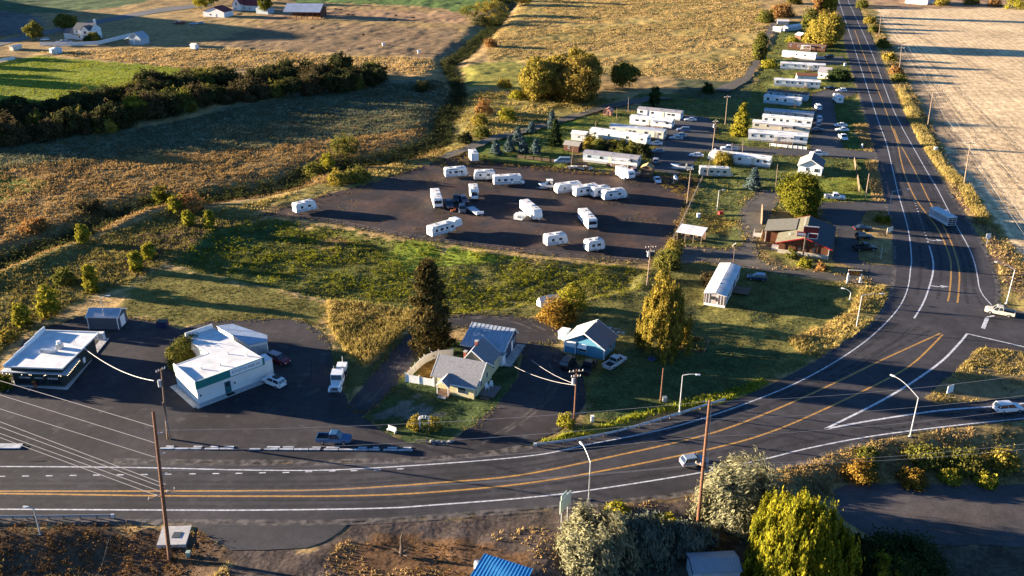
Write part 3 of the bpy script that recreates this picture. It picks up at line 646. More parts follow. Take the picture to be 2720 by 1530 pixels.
def vehicle(name, label, cat, at, head, kind, col, group=None, scale=1.0, roofcol=None, rack=False):
    k = CARS[kind]; L, Wd, H = k['L'] * scale, k['W'] * scale ** 0.5, k['H']
    p = PG(*at); root = thing(name, label, cat, (p.x, p.y, p.z + 0.06), rad(head), group)
    h = Wd / 2; pm = paint(col[0], col[1]); belt = k['belt']; rings = []
    for fx, zt, wf in k['st']:
        w = h * wf; zb = 0.30 if abs(fx) < 0.49 else 0.38
        rings.append([(fx * L, -w * .93, zb), (fx * L, -w, zb + .12), (fx * L, -w, zt * .78), (fx * L, -w * .93, zt), (fx * L, w * .93, zt), (fx * L, w, zt * .78), (fx * L, w, zb + .12), (fx * L, w * .93, zb)])
    MB().loft(rings).build('body', pm, root)
    (b0, b1), (t0, t1) = k['gb'], k['gt']; wb, wt = h * .90, h * .74; rt = H - 0.05
    gl = MB(); gl.loft([[(b0 * L, -wb, belt - .02), (b1 * L, -wb, belt - .04), (b1 * L, wb, belt - .04), (b0 * L, wb, belt - .02)], [(t0 * L, -wt, rt), (t1 * L, -wt, rt), (t1 * L, wt, rt), (t0 * L, wt, rt)]])
    gl.build('window_glass', M['glass'], root)
    rm = paint(*roofcol) if roofcol else pm
    MB().loft([[((t0 - .012) * L, -wt - .03, rt - .02), ((t1 + .012) * L, -wt - .03, rt - .02), ((t1 + .012) * L, wt + .03, rt - .02), ((t0 - .012) * L, wt + .03, rt - .02)],
               [((t0 + .01) * L, -wt + .06, H + .02), ((t1 - .01) * L, -wt + .06, H + .02), ((t1 - .01) * L, wt - .06, H + .02), ((t0 + .01) * L, wt - .06, H + .02)]]).build('roof', rm, root)
    mid = [(b0 + (b1 - b0) * .52, t0 + (t1 - t0) * .50)]
    for s in (-1, 1):
        pl = MB()
        for fb, ft in [(b0 + .004, t0), (b1 - .004, t1)] + mid:
            pl.tube([(fb * L, s * (wb + .015), belt - .03), (ft * L, s * (wt + .015), rt)], .045, .045, 4)
        pl.build('pillar', pm, root)
        MB().box((L * .485, s * h * .66, belt * .66), (.10, .34, .15)).build('headlight', M['lamp'], root)
        MB().box((-L * .494, s * h * .78, belt * .74), (.08, .22, .24)).build('taillight', M['red_lamp'], root)
        MB().box((b1 * L - .12, s * (h + .08), belt + .05), (.12, .16, .13)).build('mirror', pm, root)
    MB().box((L * .495, 0, .45), (.12, Wd * .86, .18)).build('bumper', M['chassis'] if kind != 'pickup' else M['chrome'], root)
    wheels(root, (-L * .31, L * .315), h - .09, 0.36 if kind in ('suv', 'pickup', 'van') else 0.33)
    if kind == 'pickup':
        bed = MB(); x0, x1 = -L * .5, -L * .115; xm = (x0 + x1) / 2
        for s in (-1, 1): bed.box((xm, s * (h - .05), .88), (x1 - x0, .10, .46))
        bed.box((x0 + .05, 0, .88), (.10, Wd - .22, .44)); bed.box((x1 + .02, 0, .88), (.06, Wd - .22, .46))
        bed.build('bed', pm, root)
        MB().box((xm, 0, .72), (x1 - x0 - .12, Wd - .24, .05)).build('bed_floor', M['chassis'], root)
    if rack:
        MB().box(((t0 + t1) / 2 * L, 0, H + .14), (1.2, 1.0, .18)).build('roof_box', M['black'], root)
    return root

def flat_window(parent, c, d, name='window', frame=None):
    """frame box centred c, size d (thin along one axis) with a recessed-looking pane proud by 1 cm"""
    f = MB().box(c, d).build(name, frame or M['white'], parent)
    ax = min(range(3), key=lambda i: d[i]); e = list(d)
    for i in range(3): e[i] = d[i] + .02 if i == ax else max(.05, d[i] - .14)
    MB().box(c, e).build('pane', M['pane'], f); return f

def trailer_body(prof, Wd, root, mt, name='body'):
    b = MB(); h = Wd / 2
    rings = []
    for y, k in ((-h, .0), (-h + .001, .0), (h - .001, .0), (h, .0)): pass
    cx = sum(p[0] for p in prof) / len(prof); cz = sum(p[1] for p in prof) / len(prof)
    for y, ins in ((-h, .06), (-h + .06, 0.0), (h - .06, 0.0), (h, .06)):
        rings.append([(cx + (p[0] - cx) * (1 - ins / 3), y, cz + (p[1] - cz) * (1 - ins / 1.5)) for p in prof])
    b.loft(rings); return b.build(name, mt, root)
def rv(name, label, cat, at, head, L, kind='trailer', body='rv', stripe=None, group=None, H=3.0, Wd=2.45, nwin=3, wheel_pairs=1, door=True):
    p = PG(*at); root = thing(name, label, cat, (p.x, p.y, p.z + .03), rad(head), group)
    h = Wd / 2; a, f = -L / 2, L / 2; z0 = .55; mt = M[body]
    if kind == 'trailer': prof = [(a, z0 + .1), (a + .15, z0), (f - .2, z0), (f, z0 + .35), (f, H * .55), (f - .35, H - .12), (f - .7, H), (a + .3, H), (a, H - .3)]
    elif kind == 'fifth': prof = [(a, z0 + .1), (a + .15, z0), (f - 2.4, z0), (f - 2.4, z0 + .75), (f - .1, z0 + .95), (f, H * .62), (f - .4, H + .25), (f - .9, H + .32), (f - 2.4, H + .32), (f - 2.6, H), (a + .25, H), (a, H - .25)]
    elif kind == 'round': prof = [(a, z0 + .3), (a + .2, z0), (f - .3, z0), (f, z0 + .5), (f - .05, H * .55), (f - .55, H - .25), (f - 1.1, H), (a + .9, H), (a + .35, H - .25), (a, H * .6)]
    elif kind == 'classa': prof = [(a, z0 + .1), (a + .1, .40), (f - .1, .40), (f, .8), (f, H * .5), (f - .25, H - .12), (f - .45, H), (a + .2, H), (a, H - .2)]
    elif kind == 'classc': prof = [(a, z0), (f - 1.9, z0), (f - 1.9, 1.85), (f - .55, 2.0), (f - .40, 2.4), (f - .8, H), (a + .2, H), (a, H - .2)]
    else: prof = [(a, z0), (f, z0), (f, H), (a, H)]
    trailer_body(prof, Wd, root, mt)
    x1 = f - (2.4 if kind == 'fifth' else .8)
    MB().box(((a + .3 + x1) / 2, 0, H + (0.335 if False else .015)), (x1 - a - .3, Wd - .3, .05)).build('roof', M['rvroof'], root)
    MB().box((a + L * .55, 0, H + .15), (.95, .75, .26)).build('air_conditioner', M['rvroof'], root)
    for fx in (.25, .78):
        MB().box((a + L * fx, .25, H + .07), (.42, .42, .12)).build('roof_vent', M['chassis'], root)
    us = L - (2.6 if kind in ('fifth', 'classc') else 1.0)
    for s in (-1, 1):
        for i in range(nwin):
            x = a + .5 + us * (i + .6) / (nwin + .35)
            flat_window(root, (x, s * (h + .005), H * .63), (.95 if i % 2 else .70, .05, .66), frame=M['chassis'])
        if s == -1 and L > 6 and kind != 'box' and int(L * 10) % 3 != 1:
            MB().tube([(a + L * .18, -h - .10, H - .22), (a + L * .60, -h - .10, H - .22)], .10, .10, 8).build('awning_roll', ST_AWN, root)
        if kind != 'box' and int(L * 10) % 2 == 0:
            MB().box(((a + x1) / 2 + .1, s * (h + .006), .80), (x1 - a - .5, .02, .36)).build('lower_band', M['grey'] if int(L * 10) % 4 else M['bluegrey'], root)
        if stripe:
            MB().box(((a + x1) / 2, s * (h + .004), H * .40), (x1 - a - .2, .02, .16)).build('stripe', stripe, root)
    flat_window(root, (a - .004 + (.0 if kind not in ('round',) else .06), .2, H * .64), (.05, .9, .5), frame=M['chassis'])
    if door:
        d = MB().box((a + L * .62, -h - .012, 1.62), (.66, .04, 1.75)).build('door', M['white'], root)
        MB().box((a + L * .62, -h - .03, 2.0), (.36, .04, .5)).build('pane', M['pane'], d)
    if kind in ('trailer', 'round'):
        wp = [0.05 * L] if wheel_pairs == 1 else [-.02 * L, -.02 * L + .85]
        wheels(root, wp, h - .2, .35)
        MB().tube([(f - .2, -h * .8, .55), (f + 1.15, 0, .52)], .05).tube([(f - .2, h * .8, .55), (f + 1.15, 0, .52)], .05).build('hitch', M['chassis'], root)
        MB().tube([(f + .95, 0, 0), (f + .95, 0, .85)], .05).build('jack', M['steel'], root)
        MB().cyl((f + .42, -.17, .86), (0, 0, 1), .16, .5, 10).cyl((f + .42, .17, .86), (0, 0, 1), .16, .5, 10).build('propane_tank', M['white'], root)
    elif kind == 'fifth':
        wheels(root, [-.12 * L, -.12 * L + .9], h - .2, .38)
        for s in (-1, 1): MB().tube([(f - 2.6, s * .9, 0), (f - 2.6, s * .9, 1.3)], .06).build('landing_leg', M['chassis'], root)
        flat_window(root, (f - .12, 0, H * .86), (.05, 1.3, .4), frame=M['chassis'])
    elif kind == 'classa':
        wheels(root, [-.22 * L, f - 1.6], h - .22, .42)
        MB().box((f + .0, 0, H * .68), (.08, Wd - .45, .85)).build('windshield', M['glass'], root)
        MB().box((f + .06, 0, .62), (.16, Wd - .2, .3)).build('bumper', M['chassis'], root)
        for s in (-1, 1): MB().box((f + .02, s * .85, .98), (.08, .3, .2)).build('headlight', M['lamp'], root)
    elif kind == 'classc':
        wheels(root, [-.20 * L, f - .75], h - .25, .40)
        c = MB(); w = h * .82
        c.loft([[(f - 1.95, -w, .45), (f - 1.95, w, .45), (f - 1.95, w, 1.9), (f - 1.95, -w, 1.9)], [(f - 1.0, -w, .45), (f - 1.0, w, .45), (f - 1.0, w * .93, 1.88), (f - 1.0, -w * .93, 1.88)],
                [(f - .35, -w, .45), (f - .35, w, .45), (f - .35, w * .95, 1.2), (f - .35, -w * .95, 1.2)], [(f + .35, -w * .9, .5), (f + .35, w * .9, .5), (f + .35, w * .86, 1.0), (f + .35, -w * .86, 1.0)]])
        c.build('cab', mt, root)
        MB().loft([[(f - .93, -w * .85, 1.84), (f - .93, w * .85, 1.84), (f - .90, w * .85, 1.87), (f - .90, -w * .85, 1.87)], [(f - .33, -w * .9, 1.22), (f - .33, w * .9, 1.22), (f - .28, w * .9, 1.24), (f - .28, -w * .9, 1.24)]]).build('windshield', M['glass'], root)
        MB().box((f + .38, 0, .55), (.12, w * 1.8, .2)).build('bumper', M['chrome'], root)
        flat_window(root, (f - .42, 0, 2.25), (.05, 1.1, .3), frame=M['chassis'])
    return root

ST_AWN = mat('awning_cloth', (.16, .20, .24), .8)
class Bld:
    """building frame: origin at the left end of the front wall, x along the front, y into the depth"""
    def __init__(s, name, label, cat, F0, F1, group=None, z=None, world=False):
        a = Vector((*F0, 0)) if world else PG(*F0); b = Vector((*F1, 0)) if world else PG(*F1)
        d = b - a; s.L = math.hypot(d.x, d.y)
        s.root = thing(name, label, cat, (a.x, a.y, a.z if z is None else z), math.atan2(d.y, d.x), group)
    def loc(s, wx, wy):
        r = s.root.rotation_euler.z; dx, dy = wx - s.root.location.x, wy - s.root.location.y
        return (dx * math.cos(r) + dy * math.sin(r), -dx * math.sin(r) + dy * math.cos(r))
    def walls(s, x0, x1, y0, y1, z0, z1, m, name='wall'):
        return MB().box(((x0 + x1) / 2, (y0 + y1) / 2, (z0 + z1) / 2), (x1 - x0, y1 - y0, z1 - z0)).build(name, m, s.root)
    def gable(s, x0, x1, y0, y1, z0, eave, ridge, ax, wm, rm, oh=.35, fr=.5, th=.14, roof_name='roof', rm2=None, trim=None):
        w = MB()
        if ax == 'x':
            ym = y0 + (y1 - y0) * fr; pr = [(y0, z0), (y1, z0), (y1, eave), (ym, ridge), (y0, eave)]
            w.loft([[(x0, a, b) for a, b in pr], [(x1, a, b) for a, b in pr]])
        else:
            xm = x0 + (x1 - x0) * fr; pr = [(x0, z0), (x1, z0), (x1, eave), (xm, ridge), (x0, eave)]
            w.loft([[(a, y0, b) for a, b in pr], [(a, y1, b) for a, b in pr]])
        s.wall = w.build('wall', wm, s.root)
        for side in (0, 1):
            r = MB()
            if ax == 'x':
                e = (y0, eave) if side == 0 else (y1, eave); m_ = (y0 + (y1 - y0) * fr, ridge); lo, hi = x0 - oh, x1 + oh
            else:
                e = (x0, eave) if side == 0 else (x1, eave); m_ = (x0 + (x1 - x0) * fr, ridge); lo, hi = y0 - oh, y1 + oh
            dx, dz = e[0] - m_[0], e[1] - m_[1]; l = math.hypot(dx, dz); ex, ez = e[0] + dx / l * oh, e[1] + dz / l * oh
            A = [(m_[0], m_[1] + .02), (ex, ez + .02), (ex, ez + .02 + th), (m_[0], m_[1] + .02 + th)]
            if ax == 'x': r.loft([[(lo, p, q) for p, q in A], [(hi, p, q) for p, q in A]])
            else: r.loft([[(p, lo, q) for p, q in A], [(p, hi, q) for p, q in A]])
            o = r.build(roof_name, (rm2 or rm) if side else rm, s.root)
            if trim:
                B = [(m_[0], m_[1] - .06), (ex, ez - .06), (ex, ez + .06 + th), (m_[0], m_[1] + .06 + th)]
                if ax == 'x':
                    for x in (lo - .05, hi + .05): MB().loft([[(x - .04, p, q) for p, q in B], [(x + .04, p, q) for p, q in B]]).build('bargeboard', trim, s.root)
                else:
                    for y in (lo - .05, hi + .05): MB().loft([[(p, y - .04, q) for p, q in B], [(p, y + .04, q) for p, q in B]]).build('bargeboard', trim, s.root)
    def win(s, face, at, pos, z, w=1.0, h=1.0, name='window', frame=None):
        t = .08
        c, d = ((pos, at, z), (w, t, h)) if face in 'fb' else ((at, pos, z), (t, w, h))
        return flat_window(s.root, c, d, name, frame)
    def door(s, face, at, pos, z0=0.05, w=.95, h=2.05, m=None, name='door'):
        c, d = ((pos, at, z0 + h / 2), (w, .09, h)) if face in 'fb' else ((at, pos, z0 + h / 2), (.09, w, h))
        o = MB().box(c, d).build(name, m or M['white'], s.root)
        hp = (pos + w * .38, at - .07, z0 + h * .48) if face in 'fb' else (at + .07, pos + w * .38, z0 + h * .48)
        MB().box(hp, (.07, .07, .12)).build('handle', M['chrome'], o); return o
    def part(s, name, mb, m): return mb.build(name, m, s.root)

def mobile_home(label, F0, F1, Wd=4.3, H=2.75, wall='white', roof='roofwhite', nwin=5, doors=(.62,), cat='mobile home', group='mobile homes in the trailer park', name='mobile_home', porch=None, rise=.45, skirt='grey', stripe=None, ribs=False, winw=.95, seed=0):
    b = Bld(name, label, cat, F0, F1, group); L = b.L; rr = random.Random(seed)
    b.walls(.06, L - .06, .06, Wd - .06, 0, .62, M[skirt], 'skirting')
    b.gable(0, L, 0, Wd, .6, H, H + rise, 'x', M[wall], M[roof], oh=.18, th=.10)
    if stripe: b.part('stripe', MB().box((L / 2, -.012, 1.05), (L - .1, .03, .5)), stripe)
    for i in range(nwin):
        x = L * (i + .5 + rr.uniform(-.2, .2)) / nwin
        if any(abs(x - d * L) < 1.2 for d in doors): x += 1.5
        if x < L - .8: b.win('f', -.01, x, 1.95, winw * rr.uniform(.8, 1.3), rr.uniform(.75, 1.05), frame=M['white'] if wall != 'white' else M['grey'])
    for s_, x in (('l', -.01), ('r', L + .01)): b.win(s_, x, Wd * .5, 1.95, 1.3, .9, frame=M['grey'])
    for d in doors:
        b.door('f', -.02, d * L, .62, .85, 1.95, M['cream'])
        b.part('steps', MB().box((d * L, -.75, .28), (1.5, 1.4, .55)).box((d * L, -1.65, .12), (1.2, .45, .25)), M['wood'])
    for k in range(3):
        x = L * (k + .5) / 3; b.part('roof_vent', MB().box((x, Wd * .3, H + rise * .62 + .15), (.35, .35, .3)), M['steel'])
    if ribs:
        r = MB(); n = int(L / .62)
        for k in range(n + 1):
            x = -.1 + (L + .2) * k / n
            r.tube([(x, -.16, H + .10), (x, Wd / 2, H + rise + .15), (x, Wd + .16, H + .10)], .05, .05, 4)
        o = b.part('roof_rib', r, M[roof]); o['kind'] = 'stuff'
    if porch:
        x0, x1, dp, pm = porch
        b.part('porch_roof', MB().box(((x0 + x1) / 2, -dp / 2 - .1, H - .12), (x1 - x0, dp, .10)), M[pm])
        for x in (x0 + .1, x1 - .1): b.part('porch_post', MB().box((x, -dp, H / 2 - .1), (.12, .12, H - .25)), M['white'])
        b.part('porch_deck', MB().box(((x0 + x1) / 2, -dp / 2 - .06, .3), (x1 - x0, dp, .5)), M['wood'])
        for k in range(8):
            x = x0 + (x1 - x0) * k / 7; b.part('baluster', MB().box((x, -dp - .02, .95), (.06, .06, .8)), M['white'])
        b.part('handrail', MB().box(((x0 + x1) / 2, -dp - .02, 1.38), (x1 - x0, .08, .07)), M['white'])
    return b

def wood_pole(label, base, top, arms=(), r=.17, m='pole', trans=False, group='utility poles along the roads', h=None, brace=False, name='utility_pole'):
    p = PG(*base); H = h or (z_for_py(p.x, p.y, top[1]) - p.z)
    root = thing(name, label, 'utility pole', p, 0, group)
    d_ = p.y * CT + (CAMH - p.z - H) * ST
    lean = max(-.09, min(.09, ((top[0] - 1360) * d_ / FOC - p.x) / H)); root['lean'] = lean
    MB().tube([(-.3 * lean, 0, -.3), (lean * H * .5, 0, H * .5), (lean * H, 0, H)], r, r * .62, 10).build('pole', M[m], root)
    for fz, ln, ang in arms:
        z = H * fz if fz <= 1 else fz
        ca, sa = math.cos(rad(ang)), math.sin(rad(ang))
        lx = lean * z; a = MB().box((-sa * r + lx, ca * r, z), (ln, .13, .14), rad(ang)).build('crossarm', M['palepole' if m != 'palepole' else 'wood'], root)
        for t in (-.46, -.2, .2, .46):
            MB().cyl((ca * ln * t - sa * r + lx, sa * ln * t + ca * r, z + .2), (0, 0, 1), .075, .26, 8).build('insulator', M['porcelain'], a)
    if trans:
        MB().cyl((-.42 + lean * H * .8, -.1, H * .80), (0, 0, 1), .30, 1.15, 12).build('transformer', M['steel'], root)
    if brace: MB().tube([(1.6, .2, 0), (.25, 0, H * .62)], .12, .10).build('brace', M['palepole'], root)
    return root, H
def street_lamp(label, base, bend, adir, alen, rise, group='street lamps along the highway', head_up=0.0):
    p = PG(*base); H = z_for_py(p.x, p.y, bend[1]) - p.z
    root = thing('street_lamp', label, 'street lamp', p, 0, group)
    MB().tube([(0, 0, 0), (0, 0, H)], .13, .08, 8).build('mast', M['steel'], root)
    MB().box((0, 0, .08), (.45, .45, .16)).build('base_plate', M['concrete'], root)
    ca, sa = math.cos(rad(adir)), math.sin(rad(adir)); pts = []
    for k in range(6):
        t = k / 5; pts.append((ca * alen * t, sa * alen * t, H + rise * math.sin(t * PI / 2)))
    MB().tube(pts, .075, .055, 6).build('arm', M['steel'], root)
    e = pts[-1]
    MB().loft([[(ca * t + -sa * w_ + e[0], sa * t + ca * w_ + e[1], e[2] + q) for w_, q in ((-w, -.05), (w, -.05), (w * .6, .10), (-w * .6, .10))] for t, w in ((-.1, .10), (.25, .20), (.75, .16))]).build('lamp_head', M['porcelain'], root)
    return root

# ---- vegetation
def leaf_cloud(rng, cen, rad_, per, leaf, core, tall=1.0, stretch=(1, 1, 1), nb=0.55, flat=0.0):
    n = len(cen); N = n * per
    c = np.repeat(cen, per, 0) + rng.normal(0, 1, (N, 3)) * np.repeat(rad_, per)[:, None] * 0.5 * np.array(stretch)
    out = c - core; out /= np.linalg.norm(out, axis=1)[:, None] + 1e-6
    nr = rng.normal(0, 1, (N, 3)); nr /= np.linalg.norm(nr, axis=1)[:, None]
    nr = nr * (1 - nb) + out * nb; nr[:, 2] += flat; nr /= np.linalg.norm(nr, axis=1)[:, None] + 1e-6
    u = np.cross(nr, rng.normal(0, 1, (N, 3))); 
    if tall != 1.0: u = np.cross(nr, np.array([[1.0, 0.3, 0.0]])) * 0.8 + 0.2 * u
    u /= np.linalg.norm(u, axis=1)[:, None] + 1e-6
    w = np.cross(nr, u); s = leaf * rng.uniform(.6, 1.35, N)[:, None]
    u = u * s * tall; w = w * s * 0.7
    V = np.empty((N, 4, 3)); V[:, 0] = c - u; V[:, 1] = c + w * .9; V[:, 2] = c + u; V[:, 3] = c - w * .9
    F = np.arange(N * 4).reshape(N, 4)
    v = np.clip(np.repeat(rng.uniform(0, 1, n), per) * .6 + rng.uniform(0, 1, N) * .45 - .02, 0, 1)
    return V.reshape(-1, 3), F, np.repeat(v, 4)
def crown_shape(rng, kind, h, R, n):
    d = rng.normal(0, 1, (n, 3)); d /= np.linalg.norm(d, axis=1)[:, None]
    if kind == 'bush':
        d[:, 2] = np.abs(d[:, 2]); k = rng.uniform(.45, 1.0, n) ** .6
        lump = 1 + .22 * np.sin(d[:, 0] * 5 + 1) * np.cos(d[:, 1] * 4 + d[:, 2] * 3)
        c = d * (k * lump)[:, None] * np.array([R, R, h * .92]); c[:, 2] += .05 * h
        return c, np.array([0, 0, h * .25]), R * .30
    if kind == 'spire':
        t = rng.uniform(0, 1, n) ** 0.8; z = h * (.05 + .95 * (1 - t)); a = rng.uniform(0, 2 * PI, n)
        r = R * (.16 + .84 * t ** .62) * rng.uniform(.45, 1.05, n) * (1 + .15 * np.sin(z * 2.1 + a * 2))
        return np.c_[r * np.cos(a), r * np.sin(a), z - .05 * r], np.array([0, 0, h * .35]), R * .30
    if kind == 'cone':
        t = rng.uniform(0, 1, n) ** 0.75; t = 1 - t if False else t
        z = h * (.06 + .92 * (1 - t)); r = R * (t ** .85) * rng.uniform(.55, 1.08, n) * (1 + .16 * np.sin(z * 2.6)); a = rng.uniform(0, 2 * PI, n)
        return np.c_[r * np.cos(a), r * np.sin(a), z - .10 * r], np.array([0, 0, h * .35]), R * .26
    if kind == 'column':
        z = h * rng.uniform(.05, 1.0, n); r = R * np.sqrt(np.clip(1 - ((z / h - .45) / .58) ** 2, .03, 1)) * rng.uniform(.5, 1.05, n); a = rng.uniform(0, 2 * PI, n)
        return np.c_[r * np.cos(a), r * np.sin(a), z], np.array([0, 0, h * .4]), R * .42
    if kind == 'willow':
        a = rng.uniform(0, 2 * PI, n); t = rng.uniform(0, 1, n); z0 = .10 + .10 * np.sin(a * 3 + 1) + .05 * np.sin(a * 7); z = h * (z0 + (1 - z0) * t ** .8)
        prof = np.where(t < .6, 1.0 - .38 * t / .6 + .08 * np.sin(a * 3), .62 * np.sqrt(np.clip(1 - ((t - .6) / .42) ** 2, .02, 1)))
        r = R * prof * rng.uniform(.65, 1.03, n) * (1 + .12 * np.sin(a * 5 + z))
        return np.c_[r * np.cos(a), r * np.sin(a), z], np.array([0, 0, h * .5]), R * .26
    k = rng.uniform(.5, 1.0, n) ** .5
    lump = 1 + .20 * np.sin(d[:, 0] * 4.3 + 2) * np.cos(d[:, 1] * 3.7 + 1) + .12 * np.sin(d[:, 2] * 7 + d[:, 0] * 3)
    c = d * (k * lump)[:, None] * np.array([R, R, h * .42]); c[:, 2] += h * .56
    return c, np.array([0, 0, h * .5]), R * .27
SEED = [100]
def tree(name, label, cat, at, h, R, kind, lm, n=60, per=40, leaf=.28, group=None, bark='bark', trunk_r=None, blobs=None, tall=1.0, loc=None, sx=1.0, flat=0.0, spray=None, cs=1.0):
    SEED[0] += 1; rng = np.random.default_rng(SEED[0]); rr = random.Random(SEED[0])
    p = loc if loc is not None else PG(*at)
    root = thing(name, label, cat, p, rr.uniform(0, 6.28), group)
    if sx != 1.0: root.rotation_euler.z = 0
    if blobs:
        C = []; 
        for bx, by, bh, bR, bk in blobs:
            c, core, cr = crown_shape(rng, bk, bh, bR, max(8, int(n * bR / R))); C.append(c + np.array([bx, by, 0]))
        cen = np.concatenate(C); core = np.array([0, 0, h * .4]); cr = R * .2
    else: cen, core, cr = crown_shape(rng, kind, h, R, n)
    cen[:, 0] *= sx
    V, F, v = leaf_cloud(rng, cen, cs * cr * rng.uniform(.6, 1.3, len(cen)), per, leaf, core, tall=tall, flat=flat, stretch=spray or (1, 1, 1.5 if kind == 'willow' else .8))
    V[:, 2] = np.maximum(V[:, 2], .03)
    mesh_np('crown', V, F, lm, root, attr={'v': v})
    tr = trunk_r or max(.06, h * .022); t = MB()
    zt = h * (.97 if kind in ('cone', 'column') else .6)
    t.tube([(0, 0, -.4), (rr.uniform(-.1, .1), rr.uniform(-.1, .1), zt * .5), (0, 0, zt)], tr, tr * .22, 8)
    for k in range(7 if kind not in ('cone', 'column') else 0):
        a = rr.uniform(0, 6.28); z = zt * rr.uniform(.2, .8); q = R * rr.uniform(.5, .85)
        t.tube([(0, 0, z), (q * .5 * math.cos(a) * sx, q * .5 * math.sin(a), z + h * .10), (q * math.cos(a) * sx, q * math.sin(a), z + h * .22)], tr * .45, tr * .1, 5)
    t.build('trunk', M[bark], root)
    return root
def tree_copy(src, label, at, s=1.0, sz=None, group=None, rz=None, loc=None):
    c = copy_tree(src); p = loc if loc is not None else PG(*at)
    c.location = p; c.scale = (s, s, sz or s); c['label'] = label
    c.rotation_euler.z = random.Random(label + str(tuple(p))).uniform(0, 6.28) if rz is None else rz
    if group: c['group'] = group
    return c
def wire(parent, a, b, sag=.0, r=.03, name='wire'):
    a, b = Vector(a), Vector(b); pts = []
    n = 12 if sag else 1
    for k in range(n + 1):
        t = k / n; q = a.lerp(b, t); q.z -= 4 * sag * t * (1 - t); pts.append(q)
    return MB().tube(pts, r, r, 4).build(name, M['wire'], parent)
def text_part(parent, body, size, loc, rot, m, name='lettering', ext=.01, bold=False, sx=1.0):
    cu = bpy.data.curves.new('t', 'FONT'); cu.body = body; cu.size = size; cu.extrude = ext; cu.align_x = 'CENTER'; cu.align_y = 'CENTER'
    if bold: cu.offset = size * .015
    cu.resolution_u = 2
    o = bpy.data.objects.new('t', cu); COL.objects.link(o)
    dg = bpy.context.evaluated_depsgraph_get(); me = bpy.data.meshes.new_from_object(o.evaluated_get(dg)); bpy.data.objects.remove(o, do_unlink=True)
    me.materials.clear(); me.materials.append(m); me.name = name
    t = bpy.data.objects.new(name, me); COL.objects.link(t); t.parent = parent; t.location = loc; t.rotation_euler = rot; t.scale = (sx, 1, 1)
    return t
# ================================================================== BUILDINGS
# --- flat roofed burger stand on the left
o0 = G(15, 1019); st = thing('restaurant', 'dark burger stand with white flat roof and string lights under its canopy', 'restaurant', (o0[0], o0[1], 0))
def LP(pts, z, root=st): return [(G(a, b, z)[0] - root.location.x, G(a, b, z)[1] - root.location.y) for a, b in pts]
DARKG = mat('dark_green_boards', (0.022, 0.030, 0.027), 0.8, 0, 0.25, 2.0)
RW = LP([(9, 973.6), (165.5, 979.7), (262.6, 884), (120, 878.7)], 4.3)
def inset(P, d):
    n = len(P); A = sum(P[i][0] * P[(i + 1) % n][1] - P[(i + 1) % n][0] * P[i][1] for i in range(n)); sg = 1 if A > 0 else -1; out = []
    for i in range(n):
        a, c, e = Vector(P[i - 1]), Vector(P[i]), Vector(P[(i + 1) % n]); u = (c - a).normalized(); w = (e - c).normalized()
        n1 = Vector((-u.y, u.x)) * sg; n2 = Vector((-w.y, w.x)) * sg; bis = (n1 + n2); k = 2 * d / max(.3, bis.length_squared)
        out.append((c.x + bis.x * k, c.y + bis.y * k))
    return out
WI = inset(RW, .75)
MB().prism(WI, 0, 4.1).build('wall', DARKG, st)
MB().prism(RW, 4.1, 4.32).build('roof', M['roofwhite'], st)
pa = MB()
for i, hgt in ((3, .95), (2, .22), (0, .10), (1, .12)):
    a = Vector((*RW[i], 0)); c = Vector((*RW[(i + 1) % 4], 0)); m_ = (a + c) / 2
    if i == 3:
        for q in range(4):
            u = a.lerp(c, q / 4); w = a.lerp(c, (q + 1) / 4); mm = (u + w) / 2; pa.box((mm.x, mm.y, 4.32 + (.95 - .22 * q) / 2), ((w - u).length, .16, .95 - .22 * q), math.atan2((w - u).y, (w - u).x))
    else: pa.box((m_.x, m_.y, 4.32 + hgt / 2), ((c - a).length, .14, hgt), math.atan2((c - a).y, (c - a).x))
pa.build('parapet', M['white'], st)
CA = LP([(0, 988), (177, 996), (212, 953), (196, 952), (160, 984), (12, 978)], 3.0)
MB().prism(CA, 2.92, 3.06).build('canopy', mat('pale_canopy', (.50, .52, .55), .6, .1, .12, .6), st)
MB().prism(LP([(12, 1024), (180, 1036), (290, 900), (272, 897), (176, 1020), (14, 1012)], 0), 0.0, .16).build('walkway', M['concrete'], st)
ca, cb, cc = Vector((*CA[0], 2.8)), Vector((*CA[1], 2.8)), Vector((*CA[2], 2.8))
BULB = mat('warm_bulb', (0.9, 0.75, 0.5), 0.4)
bnt = BULB.node_tree.nodes['Principled BSDF']; bnt.inputs['Emission Color'].default_value = (1, .78, .5, 1); bnt.inputs['Emission Strength'].default_value = 0.5
for k in (0, 1, 2, 5, 7, 8, 11, 12, 15, 16):
    q = ca.lerp(cb, (k + .6 + .3 * math.sin(k * 3)) / 18); MB().box((q.x, q.y - .05, q.z - .06 * (k % 3)), (.09, .09, .10)).build('light_bulb', BULB, st)
for k in range(12):
    q = cb.lerp(cc, (k + .3) / 12); MB().box((q.x + .05, q.y, q.z - .05 * (k % 2)), (.09, .09, .10)).build('light_bulb', BULB, st)
wl0, wl1 = Vector((*WI[0], 0)), Vector((*WI[1], 0)); wa = math.atan2((wl1 - wl0).y, (wl1 - wl0).x); wnx = Vector((math.sin(wa), -math.cos(wa), 0))
for t, w in ((.22, 2.3), (.52, 2.2), (.80, 2.3)):
    q = wl0.lerp(wl1, t) + wnx * .04
    f = MB().box((q.x, q.y, 1.0), (w, .08, .8), wa).build('window', M['black'], st); MB().box((q.x, q.y, 1.0), (w - .2, .1, .6), wa).build('pane', M['glass'], f)
q = wl0.lerp(wl1, .24) + wnx * .12; text_part(st, 'ICE CREAM', .42, (q.x, q.y, 1.80), (PI / 2, 0, wa), M['white'])
